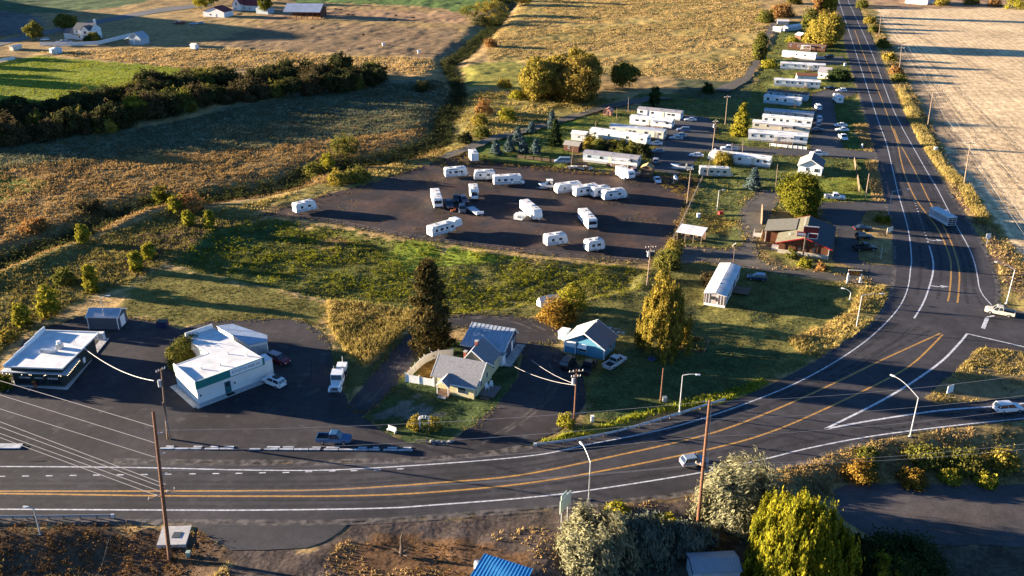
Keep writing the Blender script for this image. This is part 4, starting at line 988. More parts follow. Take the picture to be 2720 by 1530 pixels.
q = wl0.lerp(wl1, .52) + wnx * .12; text_part(st, 'BURGERS', .36, (q.x, q.y, 1.80), (PI / 2, 0, wa), M['white'])
q = wl0.lerp(wl1, .80) + wnx * .12; text_part(st, 'BURGERS', .46, (q.x, q.y, 1.80), (PI / 2, 0, wa), M['white'])
def rp(px, py, z=4.3): a = LP([(px, py)], z)[0]; return a
a = rp(112, 935); b_ = rp(150, 937); m_ = ((a[0] + b_[0]) / 2, (a[1] + b_[1]) / 2)
MB().box((m_[0], m_[1], 4.62), (2.9, .8, .6), -.1).build('roof_duct', M['roofmetal'], st)
a = rp(160, 925); e = MB().box((a[0], a[1], 4.8), (1.0, 1.0, .9)).build('roof_fan', M['steel'], st); MB().cyl((a[0] - .1, a[1], 5.5), (0, 0, 1), .38, .6, 12).build('fan_hood', M['white'], e)
a = rp(200, 918); MB().tube([(a[0] - .3, a[1], 4.3), (a[0], a[1], 5.5), (a[0] + .3, a[1], 4.3)], .04).build('antenna', M['steel'], st)
a = LP([(222, 960)], 1.2)[0]; MB().box((a[0], a[1], 1.5), (.5, .7, 1.0)).build('wall_cabinet', M['white'], st)
p = PG(270, 902); t = thing('ice_machine', 'white outdoor cooler at the back corner of the burger stand', 'cooler', p); MB().box((0, 0, .8), (1.3, .9, 1.6)).build('cabinet', M['white'], t); MB().box((.1, -.46, .9), (.9, .04, 1.1)).build('door', M['grey'], t)
# flower tubs in front
for dx, lab in ((95, 'potted plants by the middle of the burger stand front'), (182, 'red flower pot at the corner of the burger stand')):
    p = PG(dx, 1030 if dx < 150 else 1012); t = thing('flower_pot', lab, 'planter', (p.x, p.y, .16)); MB().tube([(0, 0, 0), (0, 0, .5)], .25, .34, 10).build('pot', mat('terracotta', (.30, .10, .05), .8), t)
    rng = np.random.default_rng(dx); V, F, v = leaf_cloud(rng, rng.normal(0, .2, (8, 3)) + np.array([0, 0, .75]), np.full(8, .2), 12, .1, np.zeros(3)); mesh_np('flowers', V, F, leaf_mat('red_flowers', (.35, .03, .05), (.10, .14, .03)), t, attr={'v': v})['kind'] = 'stuff'

# --- white building with teal band
b = Bld('store_building', 'white L shaped shop with teal parapet band and a long name sign', 'shop', (529, 1074), (728, 998))
WARMW = mat('stucco_white', (0.66, 0.65, 0.60), 0.85, 0, 0.06, 0.6, bump=.2)
RP = [b.loc(*G(x, y, 4.4)) for x, y in ((453, 971), (523, 1012), (706, 943), (565, 868), (492, 893), (553, 935))]
RP[0] = (-.05, 8.6); RP[1] = (-.05, -.02); RP[2] = (12.9, -.02)
b.part('wall', MB().prism(RP, 0, 4.05), WARMW)
b.part('roof', MB().prism(inset(RP, .16), 4.06, 4.16), M['roofwhite'])
par = MB()
for i in range(6):
    a, c = Vector(RP[i]), Vector(RP[(i + 1) % 6]); d = c - a; hh = {0: .55, 1: .45, 2: .12, 3: 1.0, 4: .12, 5: .15}[i]
    mid = (a + c) / 2; par.box((mid.x, mid.y, 4.05 + hh / 2), (d.length - .02 * i, .15, hh), math.atan2(d.y, d.x))
b.part('parapet', par, M['white'])
b.part('teal_band', MB().box((6.45, -.12, 3.78), (13.0, .12, 1.5)), M['teal'])
b.part('teal_band', MB().box((-.14, 4.2, 3.78), (.12, 8.85, 1.5)), mat('sunlit_teal', (0.20, 0.33, 0.27), 0.7, 0, .1, 1.0))  # same teal as the front, sunlight put into the paler colour
sg = b.part('sign_panel', MB().box((9.35, -.22, 3.82), (6.2, .08, 1.22)), mat('sign_white', (.72, .76, .76), .5))
text_part(sg, 'POTLATCH PARK INC', .72, (9.35, -.275, 3.80), (PI / 2, 0, 0), mat('sign_teal', (.01, .07, .09), .6), sx=.80)
b.part('side_annex', MB().box((13.75, 1.4, 1.7), (1.65, 2.6, 3.4)), WARMW); b.part('annex_roof', MB().box((13.75, 1.4, 3.45), (1.8, 2.75, .1)), M['roofwhite'])
d = b.door('f', -.05, 5.55, .1, 1.15, 2.3, mat('teal_door', (.02, .10, .11), .5)); MB().box((5.55, -.11, 1.85), (.7, .03, .8)).build('pane', M['pane'], d)
b.part('door_mat', MB().box((5.55, -.75, .14), (1.5, .9, .06)), M['black'])
b.part('walkway', MB().box((6.9, -.7, .07), (15.6, 1.3, .14)), M['concrete']); b.part('walkway', MB().box((-.7, 4.2, .07), (1.2, 9.6, .142)), M['concrete'])
for x in (.5, 6.9): b.part('wall_lamp', MB().box((x, -.08, 1.6), (.2, .16, .35)), M['black'])
for x, y in ((3, 4), (6, 3), (9, 6), (11.2, 3.0)): b.part('roof_vent', MB().cyl((x, y, 4.35), (0, 0, 1), .12, .45, 8), M['steel'])
# blue roofed lean-to behind it
AN = [b.loc(*G(x, y, 3.2)) for x, y in ((578, 866), (616, 861), (708, 891), (708, 905), (662, 914))]
t = thing('back_annex', 'low white annex with pale metal roof behind the L shaped shop', 'annex', b.root.location.copy(), b.root.rotation_euler.z)
MB().prism(AN, 0, 3.05).build('wall', WARMW, t); MB().prism(inset(AN, -.15), 3.06, 3.2).build('roof', mat('blue_steel_roof', (.30, .36, .45), .45, .3, .15, 1.0), t)
a1, a2 = Vector(AN[3]), Vector(AN[4])
for k in range(3):
    q = a1.lerp(a2, (k + .5) / 3); MB().box((q.x, q.y, 1.4), (.9, .25, 2.2), math.atan2((a2 - a1).y, (a2 - a1).x)).build('panel_door', M['grey'], t)
# --- steel shed
b = Bld('steel_shed', 'small blue grey steel garage with pale metal roof behind the burger stand', 'shed', (237, 875), (317, 876)); L = b.L
b.gable(0, L, 0, 4.2, 0, 2.7, 3.7, 'x', mat('blue_steel', (.06, .075, .105), .6, 0, .1, 2), M['roofmetal'], oh=.18, trim=M['white'])
for x in (.05, L - .05): b.part('corner_trim', MB().box((x, -.02, 1.35), (.14, .1, 2.7)), M['white'])
b.part('roller_door', MB().box((L + .03, 2.1, 1.2), (.06, 2.0, 2.3)), M['white'])

# --- yellow house
YW = mat('yellow_siding', (.58, .49, .27), .75, 0, .06, 1.2, streak=(.3, .3, 6)); BLR = mat('blue_grey_shingles', (.20, .20, .215), .9, 0, .22, 3.0)
b = Bld('yellow_house', 'pale yellow cottage with grey gabled roof and small front porch', 'house', (1153.6, 1029.7), (1268, 1052.7)); H_ = b.root
b.gable(0, 8.4, 0, 6.7, 0, 2.6, 5.0, 'x', YW, BLR, oh=.4, trim=M['white'])
b.gable(2.7, 8.1, 6.4, 11.4, 0, 2.7, 5.3, 'y', YW, BLR, oh=.3, fr=.38, trim=M['white'])
b.walls(3.6, 8.2, -1.15, -.02, 0, 2.25, YW, 'bay_wall')
b.part('bay_roof', MB().loft([[(3.3, y, z) for y, z in ((-1.5, 2.28), (.3, 2.95), (.3, 3.08), (-1.5, 2.41))], [(8.7, y, z) for y, z in ((-1.5, 2.28), (.3, 2.95), (.3, 3.08), (-1.5, 2.41))]]), BLR)
b.part('fascia', MB().box((6.0, -1.53, 2.33), (5.4, .06, .18)), M['white'])
pr = [(1.5, 2.15), (2.7, 3.25), (3.9, 2.15), (3.9, 2.02), (2.7, 3.1), (1.5, 2.02)]
b.part('porch_roof', MB().loft([[(x, -2.4, z) for x, z in pr], [(x, .6, z) for x, z in pr]]), M['white'])
b.part('porch_shingles', MB().loft([[(x, -2.36, z) for x, z in ((1.45, 2.18), (2.7, 3.32), (3.95, 2.18), (2.7, 3.27))], [(x, .6, z) for x, z in ((1.45, 2.18), (2.7, 3.32), (3.95, 2.18), (2.7, 3.27))]]), BLR)
for x in (1.65, 3.75): b.part('porch_post', MB().box((x, -2.2, 1.15), (.14, .14, 1.95)), M['white'])
b.part('porch_floor', MB().box((2.7, -1.4, .25), (2.3, 2.0, .4)), M['wood']); b.part('porch_step', MB().box((2.7, -2.7, .1), (1.5, .6, .2)), M['concrete'])
b.door('f', -.05, 3.05, .45, .9, 2.0, M['brown']); b.win('f', -.03, 1.9, 1.6, .6, .9)
b.win('f', -1.17, 5.9, 1.35, 1.6, 1.25, frame=M['white'])
for y, z in ((1.6, 1.7), (4.4, 2.0), (8.2, 1.8)): b.win('r', 8.42 if y < 6 else 8.12, y, z, .75, 1.2)
b.win('l', -.02, 2.4, 1.6, 1.0, 1.1); b.win('l', -.02, 4.8, 1.6, .8, 1.1)
for y0, y1 in ((0, 6.7),):
    for x in (0, 8.4): b.part('corner_board', MB().box((x, -.02 if x == 0 else -1.16 if False else -.02, 1.3), (.16, .1, 2.6)), M['white'])
b.walls(6.9, 8.7, 11.42, 13.0, 0, 2.3, M['white'], 'back_porch'); b.part('back_porch_roof', MB().box((7.8, 12.2, 2.38), (2.2, 1.9, .12)), BLR)
BRK = mat('brick_red', (.26, .07, .045), .9, 0, .3, 6)
for x, y, z in ((4.75, 8.6, 5.7), (3.2, 6.9, 4.1)):
    c = b.part('chimney', MB().box((x, y, z - .6), (.55, .55, 1.9)), BRK); MB().box((x, y, z + .42), (.68, .68, .12)).build('chimney_cap', M['concrete'], c)
def to_w(b, x, y, z=0): return b.root.matrix_basis @ Vector((x, y, z)) if False else Vector((b.root.location.x + x * math.cos(b.root.rotation_euler.z) - y * math.sin(b.root.rotation_euler.z), b.root.location.y + x * math.sin(b.root.rotation_euler.z) + y * math.cos(b.root.rotation_euler.z), b.root.location.z + z))
dk = thing('deck', 'grey wooden deck at the right side of the yellow cottage', 'deck', to_w(b, 8.5, .2), b.root.rotation_euler.z)
for k in range(12): MB().box((.13 + k * .24, 1.9, .36), (.225, 3.9, .06)).build('plank', mat('grey_deck', (.15, .135, .13), .85, 0, .2, 3), dk)
MB().box((1.42, 1.9, .18), (2.7, 3.7, .28)).build('deck_frame', M['wood'], dk); MB().box((1.4, -.5, .1), (1.6, .6, .2)).build('step', M['wood'], dk)
for i, (x, y, rz, lab) in enumerate(((9.3, 2.2, .6, 'white garden chair nearer the front on the grey deck'), (9.7, 3.2, .3, 'white garden chair farther back on the grey deck'))):
    w = to_w(b, x, y, .40); c = thing('garden_chair', lab, 'chair', w, b.root.rotation_euler.z + rz, 'garden chairs on the deck')
    MB().box((0, 0, .38), (.6, .6, .06)).build('seat', M['white'], c); MB().loft([[(-.3, .25, .38), (.3, .25, .38), (.3, .3, .38), (-.3, .3, .38)], [(-.26, .5, 1.05), (.26, .5, 1.05), (.26, .54, 1.05), (-.26, .54, 1.05)]]).build('backrest', M['white'], c)
    for sx in (-1, 1):
        MB().box((sx * .33, 0, .58), (.1, .7, .04)).build('armrest', M['white'], c)
        for sy in (-1, 1): MB().box((sx * .28, sy * .28, .18), (.07, .07, .36)).build('leg', M['white'], c)
# white vinyl fence
fp = [(1152, 1029), (1115, 1022), (1078, 1015), (1092, 1001), (1104, 988), (1116, 976), (1128, 966), (1147, 957), (1165, 951), (1203, 948)]
W_ = [Vector((*G(*q), 0)) for q in fp]; fn = thing('vinyl_fence', 'curved white vinyl privacy fence beside the yellow cottage', 'fence', W_[0])
fpost = None
for i, w in enumerate(W_):
    q = w - W_[0]; o = MB().box((q.x, q.y, .92), (.16, .16, 1.84)).build('post', M['white'], fn); MB().loft([[(q.x - .11, q.y - .11, 1.84), (q.x + .11, q.y - .11, 1.84), (q.x + .11, q.y + .11, 1.84), (q.x - .11, q.y + .11, 1.84)], [(q.x - .01, q.y - .01, 2.0), (q.x + .01, q.y - .01, 2.0), (q.x + .01, q.y + .01, 2.0), (q.x - .01, q.y + .01, 2.0)]]).build('post_cap', M['white'], o)
    if i:
        a = W_[i - 1] - W_[0]; d = q - a; m_ = (a + q) / 2; n = max(2, int(d.length / .9))
        for k in range(n):
            u = a.lerp(q, (k + .5) / n); MB().box((u.x, u.y, .84), (d.length / n - .02, .05, 1.45), math.atan2(d.y, d.x)).build('panel', M['white'], fn)
        MB().box((m_.x, m_.y, 1.6), (d.length - .16, .09, .12), math.atan2(d.y, d.x)).build('rail', M['white'], fn)
# --- garage with blue metal roof
b = Bld('garage', 'dark blue garage with long galvanised roof behind the yellow cottage', 'garage', (-9.3, 151.4), (-1.7, 148.8), world=True, z=0)
NAVY = mat('navy_siding', (.02, .035, .08), .7, 0, .15, 2)
GALV = mat('old_galvanised', (.40, .43, .47), .5, .25, .25, .9, streak=(3, .4, 1))
b.gable(0, 8.0, 0, 7.8, 0, 2.5, 4.3, 'x', NAVY, GALV, oh=.35, fr=.76, trim=M['white'])
for k in range(11): b.part('roof_seam', MB().loft([[(-.2 + k * .84 + dx, y, z) for dx, z in ((-.03, z0), (.03, z0), (.03, z0 + .03), (-.03, z0 + .03))] for y, z0 in ((-.3, 2.57), (5.9, 4.45))]), GALV)
b.win('r', 8.03, 2.2, 1.5, 1.0, 1.5); b.door('r', 8.03, 5.2, .05, .95, 2.1, M['white']); b.win('r', 8.03, 6.8, 1.5, .7, 1.0)
for x in (6.2, 7.4): b.part('porch_post', MB().box((x, -.5, 1.2), (.16, .16, 2.4)), M['white'])
b.part('walkway', MB().box((9.0, 3.5, .05), (1.8, 9.0, .1)), M['concrete'])
# --- blue cottage
TB = mat('blue_siding', (.075, .235, .34), .7, 0, .1, 1.5, streak=(.3, .3, 6))
b = Bld('blue_cottage', 'small bright blue cottage with white awning and cream trim under the golden willow', 'house', (1501, 932), (1604, 958))
b.gable(0, 8.1, 0, 5.6, 0, 2.6, 4.9, 'y', TB, M['rooftan'], oh=.45, rm2=mat('shaded_cottage_shingles', (.15, .15, .16), .9, 0, .2, 3), trim=M['white'])  # one roof: right slope's shade put into a darker shingle colour
b.walls(-.02, 2.3, -.35, 1.5, 1.35, 2.55, M['white'], 'bay_upper'); b.walls(-.01, 2.28, -.34, 1.49, 0, 1.34, TB, 'bay_lower')
b.win('f', -.04, 3.7, 1.35, 1.7, 1.0); b.part('awning', MB().loft([[(2.75, -.75, 1.75), (4.65, -.75, 1.75), (4.65, -.70, 1.8), (2.75, -.70, 1.8)], [(2.85, -.06, 2.35), (4.55, -.06, 2.35), (4.55, -.03, 2.4), (2.85, -.03, 2.4)]]), M['white'])
b.part('vent', MB().box((4.05, -.05, 4.1), (.5, .08, .4)), M['black'])
for x in (0, 2.3, 8.1): b.part('corner_board', MB().box((x, -.06 if x > 3 else -.37, 1.25), (.17, .1, 2.5)), M['white'])
b.win('r', 8.14, 3.0, 1.5, .9, 1.0); b.win('l', -.04, 3.4, 1.5, .9, 1.0); b.door('l', -.04, 4.7, .05)
b.part('flue', MB().cyl((4.3, 5.0, 5.2), (0, 0, 1), .09, .9, 8), M['steel'])
t = thing('storage_box', 'white boxy lean-to at the back left of the blue cottage', 'shed', to_w(b, -2.4, 4.6), b.root.rotation_euler.z)
MB().box((0, 0, .85), (1.7, 2.0, 1.7)).build('body', M['white'], t); MB().loft([[(-.95, -1.1, 1.72), (.95, -1.1, 1.72), (.95, 1.1, 1.72), (-.95, 1.1, 1.72)], [(-.95, -1.1, 1.80), (.95, -1.1, 1.95), (.95, 1.1, 1.95), (-.95, 1.1, 1.80)]]).build('roof', M['white'], t)
# stone patio behind it
pt = thing('stone_patio', 'pale flagstone patio between the blue cottage and the golden willow', 'patio', PG(1640, 860)); rr = random.Random(5)
pc = [Vector((*G(*q), 0)) - pt.location for q in ((1605, 885), (1660, 890), (1690, 835), (1645, 830))]
for i in range(4):
    for j in range(6):
        u = pc[0].lerp(pc[1], (i + .5) / 4).lerp(pc[3].lerp(pc[2], (i + .5) / 4), (j + .5) / 6); s_ = [rr.uniform(.34, .58) for _ in range(6)]
        MB().prism([(u.x + s_[k] * 1.0 * math.cos(k * PI / 3 + .2), u.y + s_[k] * 1.15 * math.sin(k * PI / 3 + .2)) for k in range(6)], 0, .10).build('stone', mat('flagstone', (.36, .34, .34), .9, 0, .2, 2), pt)
gb = thing('garden_bed', 'planted bed edged with timber right of the golden willow', 'garden bed', PG(1830, 925)); rr = random.Random(8)
bw = [Vector((*G(*q), 0)) - gb.location for q in ((1770, 918), (1868, 940), (1885, 905), (1800, 890))]
for i in range(4):
    a, c = bw[i], bw[(i + 1) % 4]; m_ = (a + c) / 2; MB().box((m_.x, m_.y, .15), ((c - a).length, .2, .3), math.atan2((c - a).y, (c - a).x)).build('border', M['wood'], gb)
rng = np.random.default_rng(7); cc = np.array([list(bw[0].lerp(bw[1], rr.random()).lerp(bw[3].lerp(bw[2], rr.random()), rr.random())) for _ in range(40)]); cc[:, 2] = .3
V, F, v = leaf_cloud(rng, cc, np.full(40, .7), 20, .22, np.array([0, 0, -3.])); V[:, 2] = np.maximum(V[:, 2], .02); mesh_np('plants', V, F, leaf_mat('bed_plants', (.05, .07, .02), (.22, .14, .04)), gb, attr={'v': v})

# --- brown lodge
LB = mat('cedar_boards', (.13, .048, .020), .8, 0, .3, 1.5, streak=(5, 5, .3))
b = Bld('lodge', 'brown timber lodge restaurant with olive gabled roof and pale stone skirting', 'restaurant', (2066, 671.5), (2197.6, 689)); LG = b
b.gable(0, 11.5, 0, 14.5, 0, 3.0, 4.9, 'y', LB, M['roofolive'], oh=.9, rm2=mat('shaded_lodge_shingles', (.05, .06, .065), .9, 0, .2, 2), trim=M['red'])  # left slope coloured as sunlit, right slope as shaded, on one roof
b.walls(-.12, 11.62, -.14, 1.0, 0, 1.05, mat('pale_stone', (.50, .44, .34), .9, 0, .15, 2), 'skirting')
b.walls(-3.8, -.02, 6.4, 14.0, 0, 2.9, LB, 'wing_wall')
sl = [(-4.3, 2.95), (3.2, 4.25), (3.2, 4.38), (-4.3, 3.08)]
b.part('wing_roof', MB().loft([[(x, 5.9, z) for x, z in sl], [(x, 14.5, z) for x, z in sl]]), mat('wing_shingles', (.12, .115, .095), .9, 0, .2, 2))
for x in (1.4, 3.9, 6.3, 8.9): b.part('batten', MB().box((x, -.05, 2.1), (.22, .1, 2.0)), M['brown'])
for x in (4.9, 8.1): b.win('f', -.06, x, 1.95, .8, 1.2, frame=M['brown'])
b.win('f', -.06, 8.6, 3.3, .7, .5, frame=M['grey'])
b.part('downpipe', MB().box((11.55, -.2, 1.5), (.12, .12, 3.0)), M['white']); b.part('downpipe', MB().box((-3.85, 6.3, 1.5), (.12, .12, 2.9)), M['white'])
b.part('roof_vent', MB().box((2.0, 3.2, 4.0), (.35, .35, .6)), M['white'])
for k in range(5): b.part('roof_vent', MB().box((4.9, 8.6 + k * 1.3, 5.0), (.4, .4, .3)), M['cream'])
b.part('side_step', MB().box((-.9, 1.9, .5), (1.6, 1.6, 1.0)), M['concrete'])
t = thing('wooden_porch', 'pale timber porch with railing on the left side of the brown lodge', 'porch', to_w(b, -6.0, 9.2), b.root.rotation_euler.z)
MB().box((0, 0, .5), (2.0, 2.6, .12)).build('deck', M['cream'], t)
for x, y in ((-.95, -1.25), (.95, -1.25), (-.95, 1.25), (.95, 1.25)): MB().box((x, y, .8), (.12, .12, 1.6)).build('post', M['cream'], t)
for x in (-.95, .95): MB().box((x, 0, 1.5), (.08, 2.5, .1)).build('railing', M['cream'], t)
pf = thing('plank_fence', 'short tan plank fence left of the brown lodge', 'fence', PG(2022, 575))
a, c = Vector((*G(2022, 595), 0)), Vector((*G(2024, 556), 0))
for k in range(9):
    q = a.lerp(c, k / 9) - pf.location; MB().box((q.x, q.y, .9), (.08, (c - a).length / 9 - .03, 1.8)).build('board', M['wood'], pf)
# pylon sign of the lodge
p = PG(2132, 686); H = z_for_py(p.x, p.y, 619)
t = thing('pylon_sign', 'dark red sign cluster on a single post before the brown lodge', 'sign', p, -.25)
MB().box((0, 0, H / 2), (.35, .35, H)).build('post', M['palepole'], t)
DR = mat('dark_red_panel', (.10, .012, .018), .5)
a = MB().box((1.0, .1, H + .75), (3.4, .35, 1.7)).build('sign_panel', DR, t); MB().box((1.0, .1, H + 1.65), (3.5, .45, .12)).build('sign_cap', M['grey'], t)
a = MB().box((-1.2, -.15, H - .3), (1.9, .3, 1.15)).build('sign_panel', M['red'], t); MB().box((-1.2, -.32, H - .28), (1.8, .05, .55)).build('sign_band', M['white'], a)
a = MB().box((1.55, -.12, H - .55), (2.3, .3, 1.35)).build('sign_panel', M['white'], t); MB().box((1.55, -.29, H - .55), (2.0, .05, 1.05)).build('sign_face', DR, a)
# orange board sign on white posts
p = PG(2266, 752); t = thing('board_sign', 'orange and dark brown board sign on two white posts by the lodge drive', 'sign', p, -.12)
for x in (-1.3, 1.45): MB().box((x, 0, 1.2), (.34, .3, 2.4)).build('post', M['white'], t)
s_ = MB().box((.08, .05, 2.45), (2.9, .2, 1.2)).build('sign_panel', mat('sign_brown', (.10, .025, .012), .6), t); MB().box((.08, .05, 3.12), (3.0, .3, .12)).build('sign_cap', M['cream'], t); MB().box((.08, .05, 1.76), (2.9, .24, .16)).build('sign_sill', M['cream'], t)
text_part(s_, 'OBI', 1.25, (.08, -.07, 2.45), (PI / 2, 0, 0), mat('orange_letters', (.62, .24, .02), .6), bold=True)

# --- mobile home with ribbed white roof on the lawn
b = Bld('mobile_home', 'single wide mobile home with ribbed white roof standing end-on in the lawn', 'mobile home', (40.9, 174.1), (45.05, 172.35), world=True, z=0); D = 17.3
STRIPE = mat('striped_siding', (.46, .40, .38), .7, 0, .1, 2)
b.walls(.05, 4.55, .05, D - .05, 0, .62, M['white'], 'skirting')
b.gable(0, 4.6, 0, D, .6, 2.75, 3.15, 'y', STRIPE, M['roofwhite'], oh=.16, th=.10)
for k in range(15):
    if not 1.4 < .18 + k * .31 < 2.9: b.part('batten', MB().box((.18 + k * .31, -.03, 1.7), (.11, .06, 2.1)), M['white'] if k % 2 else M['wood'])
b.win('f', -.02, 1.75, 1.95, 1.0, .8, frame=M['wood']); b.win('f', -.02, 2.75, 1.7, .5, .9, frame=M['wood'])
for k in range(27): b.part('roof_rib', MB().tube([(-.14, .2 + k * D / 27, 2.86), (2.3, .2 + k * D / 27, 3.30), (4.74, .2 + k * D / 27, 2.86)], .06, .06, 4), M['roofwhite'])
for y in (3, 8.5, 13.5): b.win('r', 4.62, y, 1.9, 1.2, .9)
b.door('r', 4.63, 10.3, .6, .9, 1.95, M['brown'])
b.part('roof_vent', MB().box((1.6, 5.2, 3.35), (.3, .3, .35)), M['steel'])
t = thing('wooden_deck', 'weathered deck with railing right of the ribbed roof mobile home', 'deck', to_w(b, 4.75, 7.6), b.root.rotation_euler.z)
MB().box((1.7, 1.9, .5), (3.4, 3.9, .1)).build('deck', M['wood'], t)
for x in (.1, 3.3):
    for y in (.05, 3.75): MB().box((x, y, .85), (.1, .1, 1.7)).build('post', M['wood'], t)
MB().box((1.7, .05, 1.6), (3.3, .08, .1)).build('handrail', M['wood'], t); MB().box((3.3, 1.9, 1.6), (.08, 3.6, .1)).build('handrail', M['wood'], t)
# --- white open shelter by the storage lot
b = Bld('carport', 'white roofed open shelter at the storage lot corner', 'carport', (1798, 640), (1846, 648))
b.L = 6.2
b.part('roof', MB().loft([[(-.3, -.6, 2.55), (6.4, -.6, 2.55), (6.4, -.6, 2.7), (-.3, -.6, 2.7)], [(-.3, 4.6, 2.9), (6.4, 4.6, 2.9), (6.4, 4.6, 3.05), (-.3, 4.6, 3.05)]]), M['roofwhite'])
for x in (0, 2.0, 4.1, 6.1):
    for y in (0, 4.2): b.part('post', MB().box((x, y, 1.3), (.14, .14, 2.6 if y == 0 else 2.8)), M['palepole'])
b.part('trailer_frame', MB().box((3.2, 2, .6), (4.5, 1.6, .25)), M['chassis'])
b.part('back_wall', MB().box((3.1, 4.35, 1.3), (6.2, .08, 2.6)), M['wood'])

# --- trailer park
WHT, CRM = 'white', 'cream'
mobile_home('long white mobile home with lavender grey roof at the back of the park', (1692, 309), (1806, 321), wall='white', roof='roofgrey', nwin=4, doors=(.6,), seed=1, Wd=4.6)
mobile_home('white mobile home with raised side room, second from the back of the park', (1672, 331), (1783, 343), wall='white', roof='roofwhite', nwin=4, doors=(.45,), seed=2, porch=(9, 13, 2.2, 'roofmetal'))
mobile_home('long beige ribbed mobile home with white roof beside the park lane', (1618, 356), (1761, 372), wall='cream', roof='roofwhite', nwin=5, doors=(.3, .82), seed=3, ribs=True, skirt='cream')
mobile_home('white mobile home with pale blue end, behind the leafy hedge', (1566, 366), (1716, 387), wall='white', roof='roofwhite', nwin=4, doors=(.85,), seed=4)
mobile_home('pale blue mobile home with grey patched roof next to the storage lot', (1548, 429), (1692, 446), wall='bluegrey', roof='roofgrey', nwin=5, doors=(.5,), seed=5, stripe=M['white'], porch=(10, 15.5, 2.3, 'roofwhite'))
mobile_home('long pale blue white mobile home right of the round bush', (1886, 429), (2043, 447), wall='white', roof='roofwhite', nwin=5, doors=(.72,), seed=6)
mobile_home('cream mobile home with front railing, nearest of the stacked row', (1986, 373), (2143, 385), wall='white', roof='roofwhite', nwin=6, doors=(.48,), seed=7, porch=(8.5, 15, 2.0, 'roofwhite'), Wd=5.6)
mobile_home('beige mobile home with brown edged roof, second of the stacked row', (1997, 345), (2149, 358), wall='cream', roof='roofwhite', nwin=6, doors=(.5,), seed=8, porch=(6, 14, 2.2, 'roofgrey'))
mobile_home('white mobile home with many windows, third of the stacked row', (2023, 329), (2154, 341), wall='white', roof='roofwhite', nwin=7, doors=(.65,), seed=9)
mobile_home('pale mobile home with cluttered roof, last of the stacked row', (2028, 313), (2158, 324), wall='grey', roof='roofmetal', nwin=4, doors=(.4,), seed=10)
mobile_home('sky blue mobile home with small grey entry box', (2027, 274), (2124, 284), wall='white', roof='roofwhite', nwin=4, doors=(.87,), seed=11, stripe=mat('sky_blue', (.25, .42, .52), .6))
mobile_home('teal trimmed mobile home with rusty brown roof behind the sky blue one', (2036, 259), (2143, 270), wall='bluegrey', roof='roofbrown', nwin=5, doors=(.8,), seed=12)
mobile_home('long white grey mobile home beside the small gabled house', (2055, 229), (2177, 236), wall='white', roof='roofwhite', nwin=6, doors=(.7,), seed=13, stripe=M['bluegrey'])
mobile_home('bright white mobile home with dark paired windows, fourth from the far end', (2072, 184), (2190, 190), wall='white', roof='roofwhite', nwin=5, doors=(.66,), seed=14, porch=(12, 14.5, 1.8, 'roofwhite'))
mobile_home('plain white mobile home with thick white roof edge, third from the far end', (2076, 152), (2165, 160), wall='white', roof='roofwhite', nwin=2, doors=(.3,), seed=15)
mobile_home('brown mobile home with dark awning, farthest of the row', (2091, 130), (2191, 138), wall='brown', roof='roofbrown', nwin=5, doors=(.4,), seed=16, porch=(7, 12, 1.8, 'roofwhite'), skirt='brown')
def small(name, label, cat, F0, F1, D, eave, ridge, ax, wm, rm, wins=(), door=None, oh=.25, group=None, trim=None, rm2=None):
    b = Bld(name, label, cat, F0, F1, group); b.gable(0, b.L, 0, D, 0, eave, ridge, ax, wm, rm, oh=oh, trim=trim, rm2=rm2)
    for x, z, w, h in wins: b.win('f', -.03, x, z, w, h, frame=M['white'])
    if door is not None: b.door('f', -.04, door)
    return b
small('white_house', 'small white gabled house with tan roof beside the park road', 'house', (2118, 461), (2181, 468), 7.5, 2.8, 4.8, 'y', M['white'], M['rooftan'], ((2.6, 1.7, .8, 1.0), (5.4, 1.6, 1.4, 1.2)), None, .4, trim=M['white'], rm2=M['roofdark'])  # dark shingles on the right slope carry its shade as colour
small('gabled_house', 'tiny white house with grey gable roof among the far mobile homes', 'house', (2171, 208), (2203, 211), 6, 2.8, 4.6, 'x', M['white'], M['roofgrey'], ((1.5, 1.5, 1, 1), (4.2, 1.5, 1, 1)), 2.9, .3)
small('shed', 'long low white shed with rusty orange roof behind the far mobile homes', 'shed', (2116, 214), (2170, 216), 4, 2.2, 3.0, 'x', M['white'], mat('rust_roof', (.24, .09, .045), .85, 0, .25, 2), ((2, 1.3, .8, .6),), 5)
small('shed', 'white garden shed left of the leafy hedge', 'shed', (1517, 372), (1556, 376), 3.6, 2.2, 3.0, 'x', M['white'], M['roofwhite'], ((2.5, 1.4, .6, .6),))
small('shed', 'dark brown shed with pale roof left of the hedge', 'shed', (1497, 400), (1536, 405), 3.6, 2.1, 3.0, 'x', M['brown'], M['rooftan'], ((1.9, 1.2, .7, .7),))
b = small('shed', 'tan plywood shed open at the front in the junk heap', 'shed', (1702, 462), (1730, 465), 3.0, 2.0, 2.8, 'y', M['wood'], mat('plywood', (.34, .22, .10), .85, 0, .2, 2), ())
b = Bld('entry_shed', 'white domed shed left of the round bush', 'shed', (1879, 424), (1898, 427)); n = 8
b.part('body', MB().loft([[(b.L / 2 + b.L / 2 * math.cos(PI * k / n), y, .2 + 2.7 * math.sin(PI * k / n)) for k in range(n + 1)] for y in (0, 4)]), M['white']); b.part('door', MB().box((b.L / 2, -.04, 1.0), (.9, .06, 1.9)), M['grey'])
b = Bld('quonset_shed', 'small salmon pink round roofed shed at the lawn edge', 'shed', (1602, 306), (1622, 308)); PK = mat('salmon', (.42, .20, .14), .7, 0, .15, 1.5)
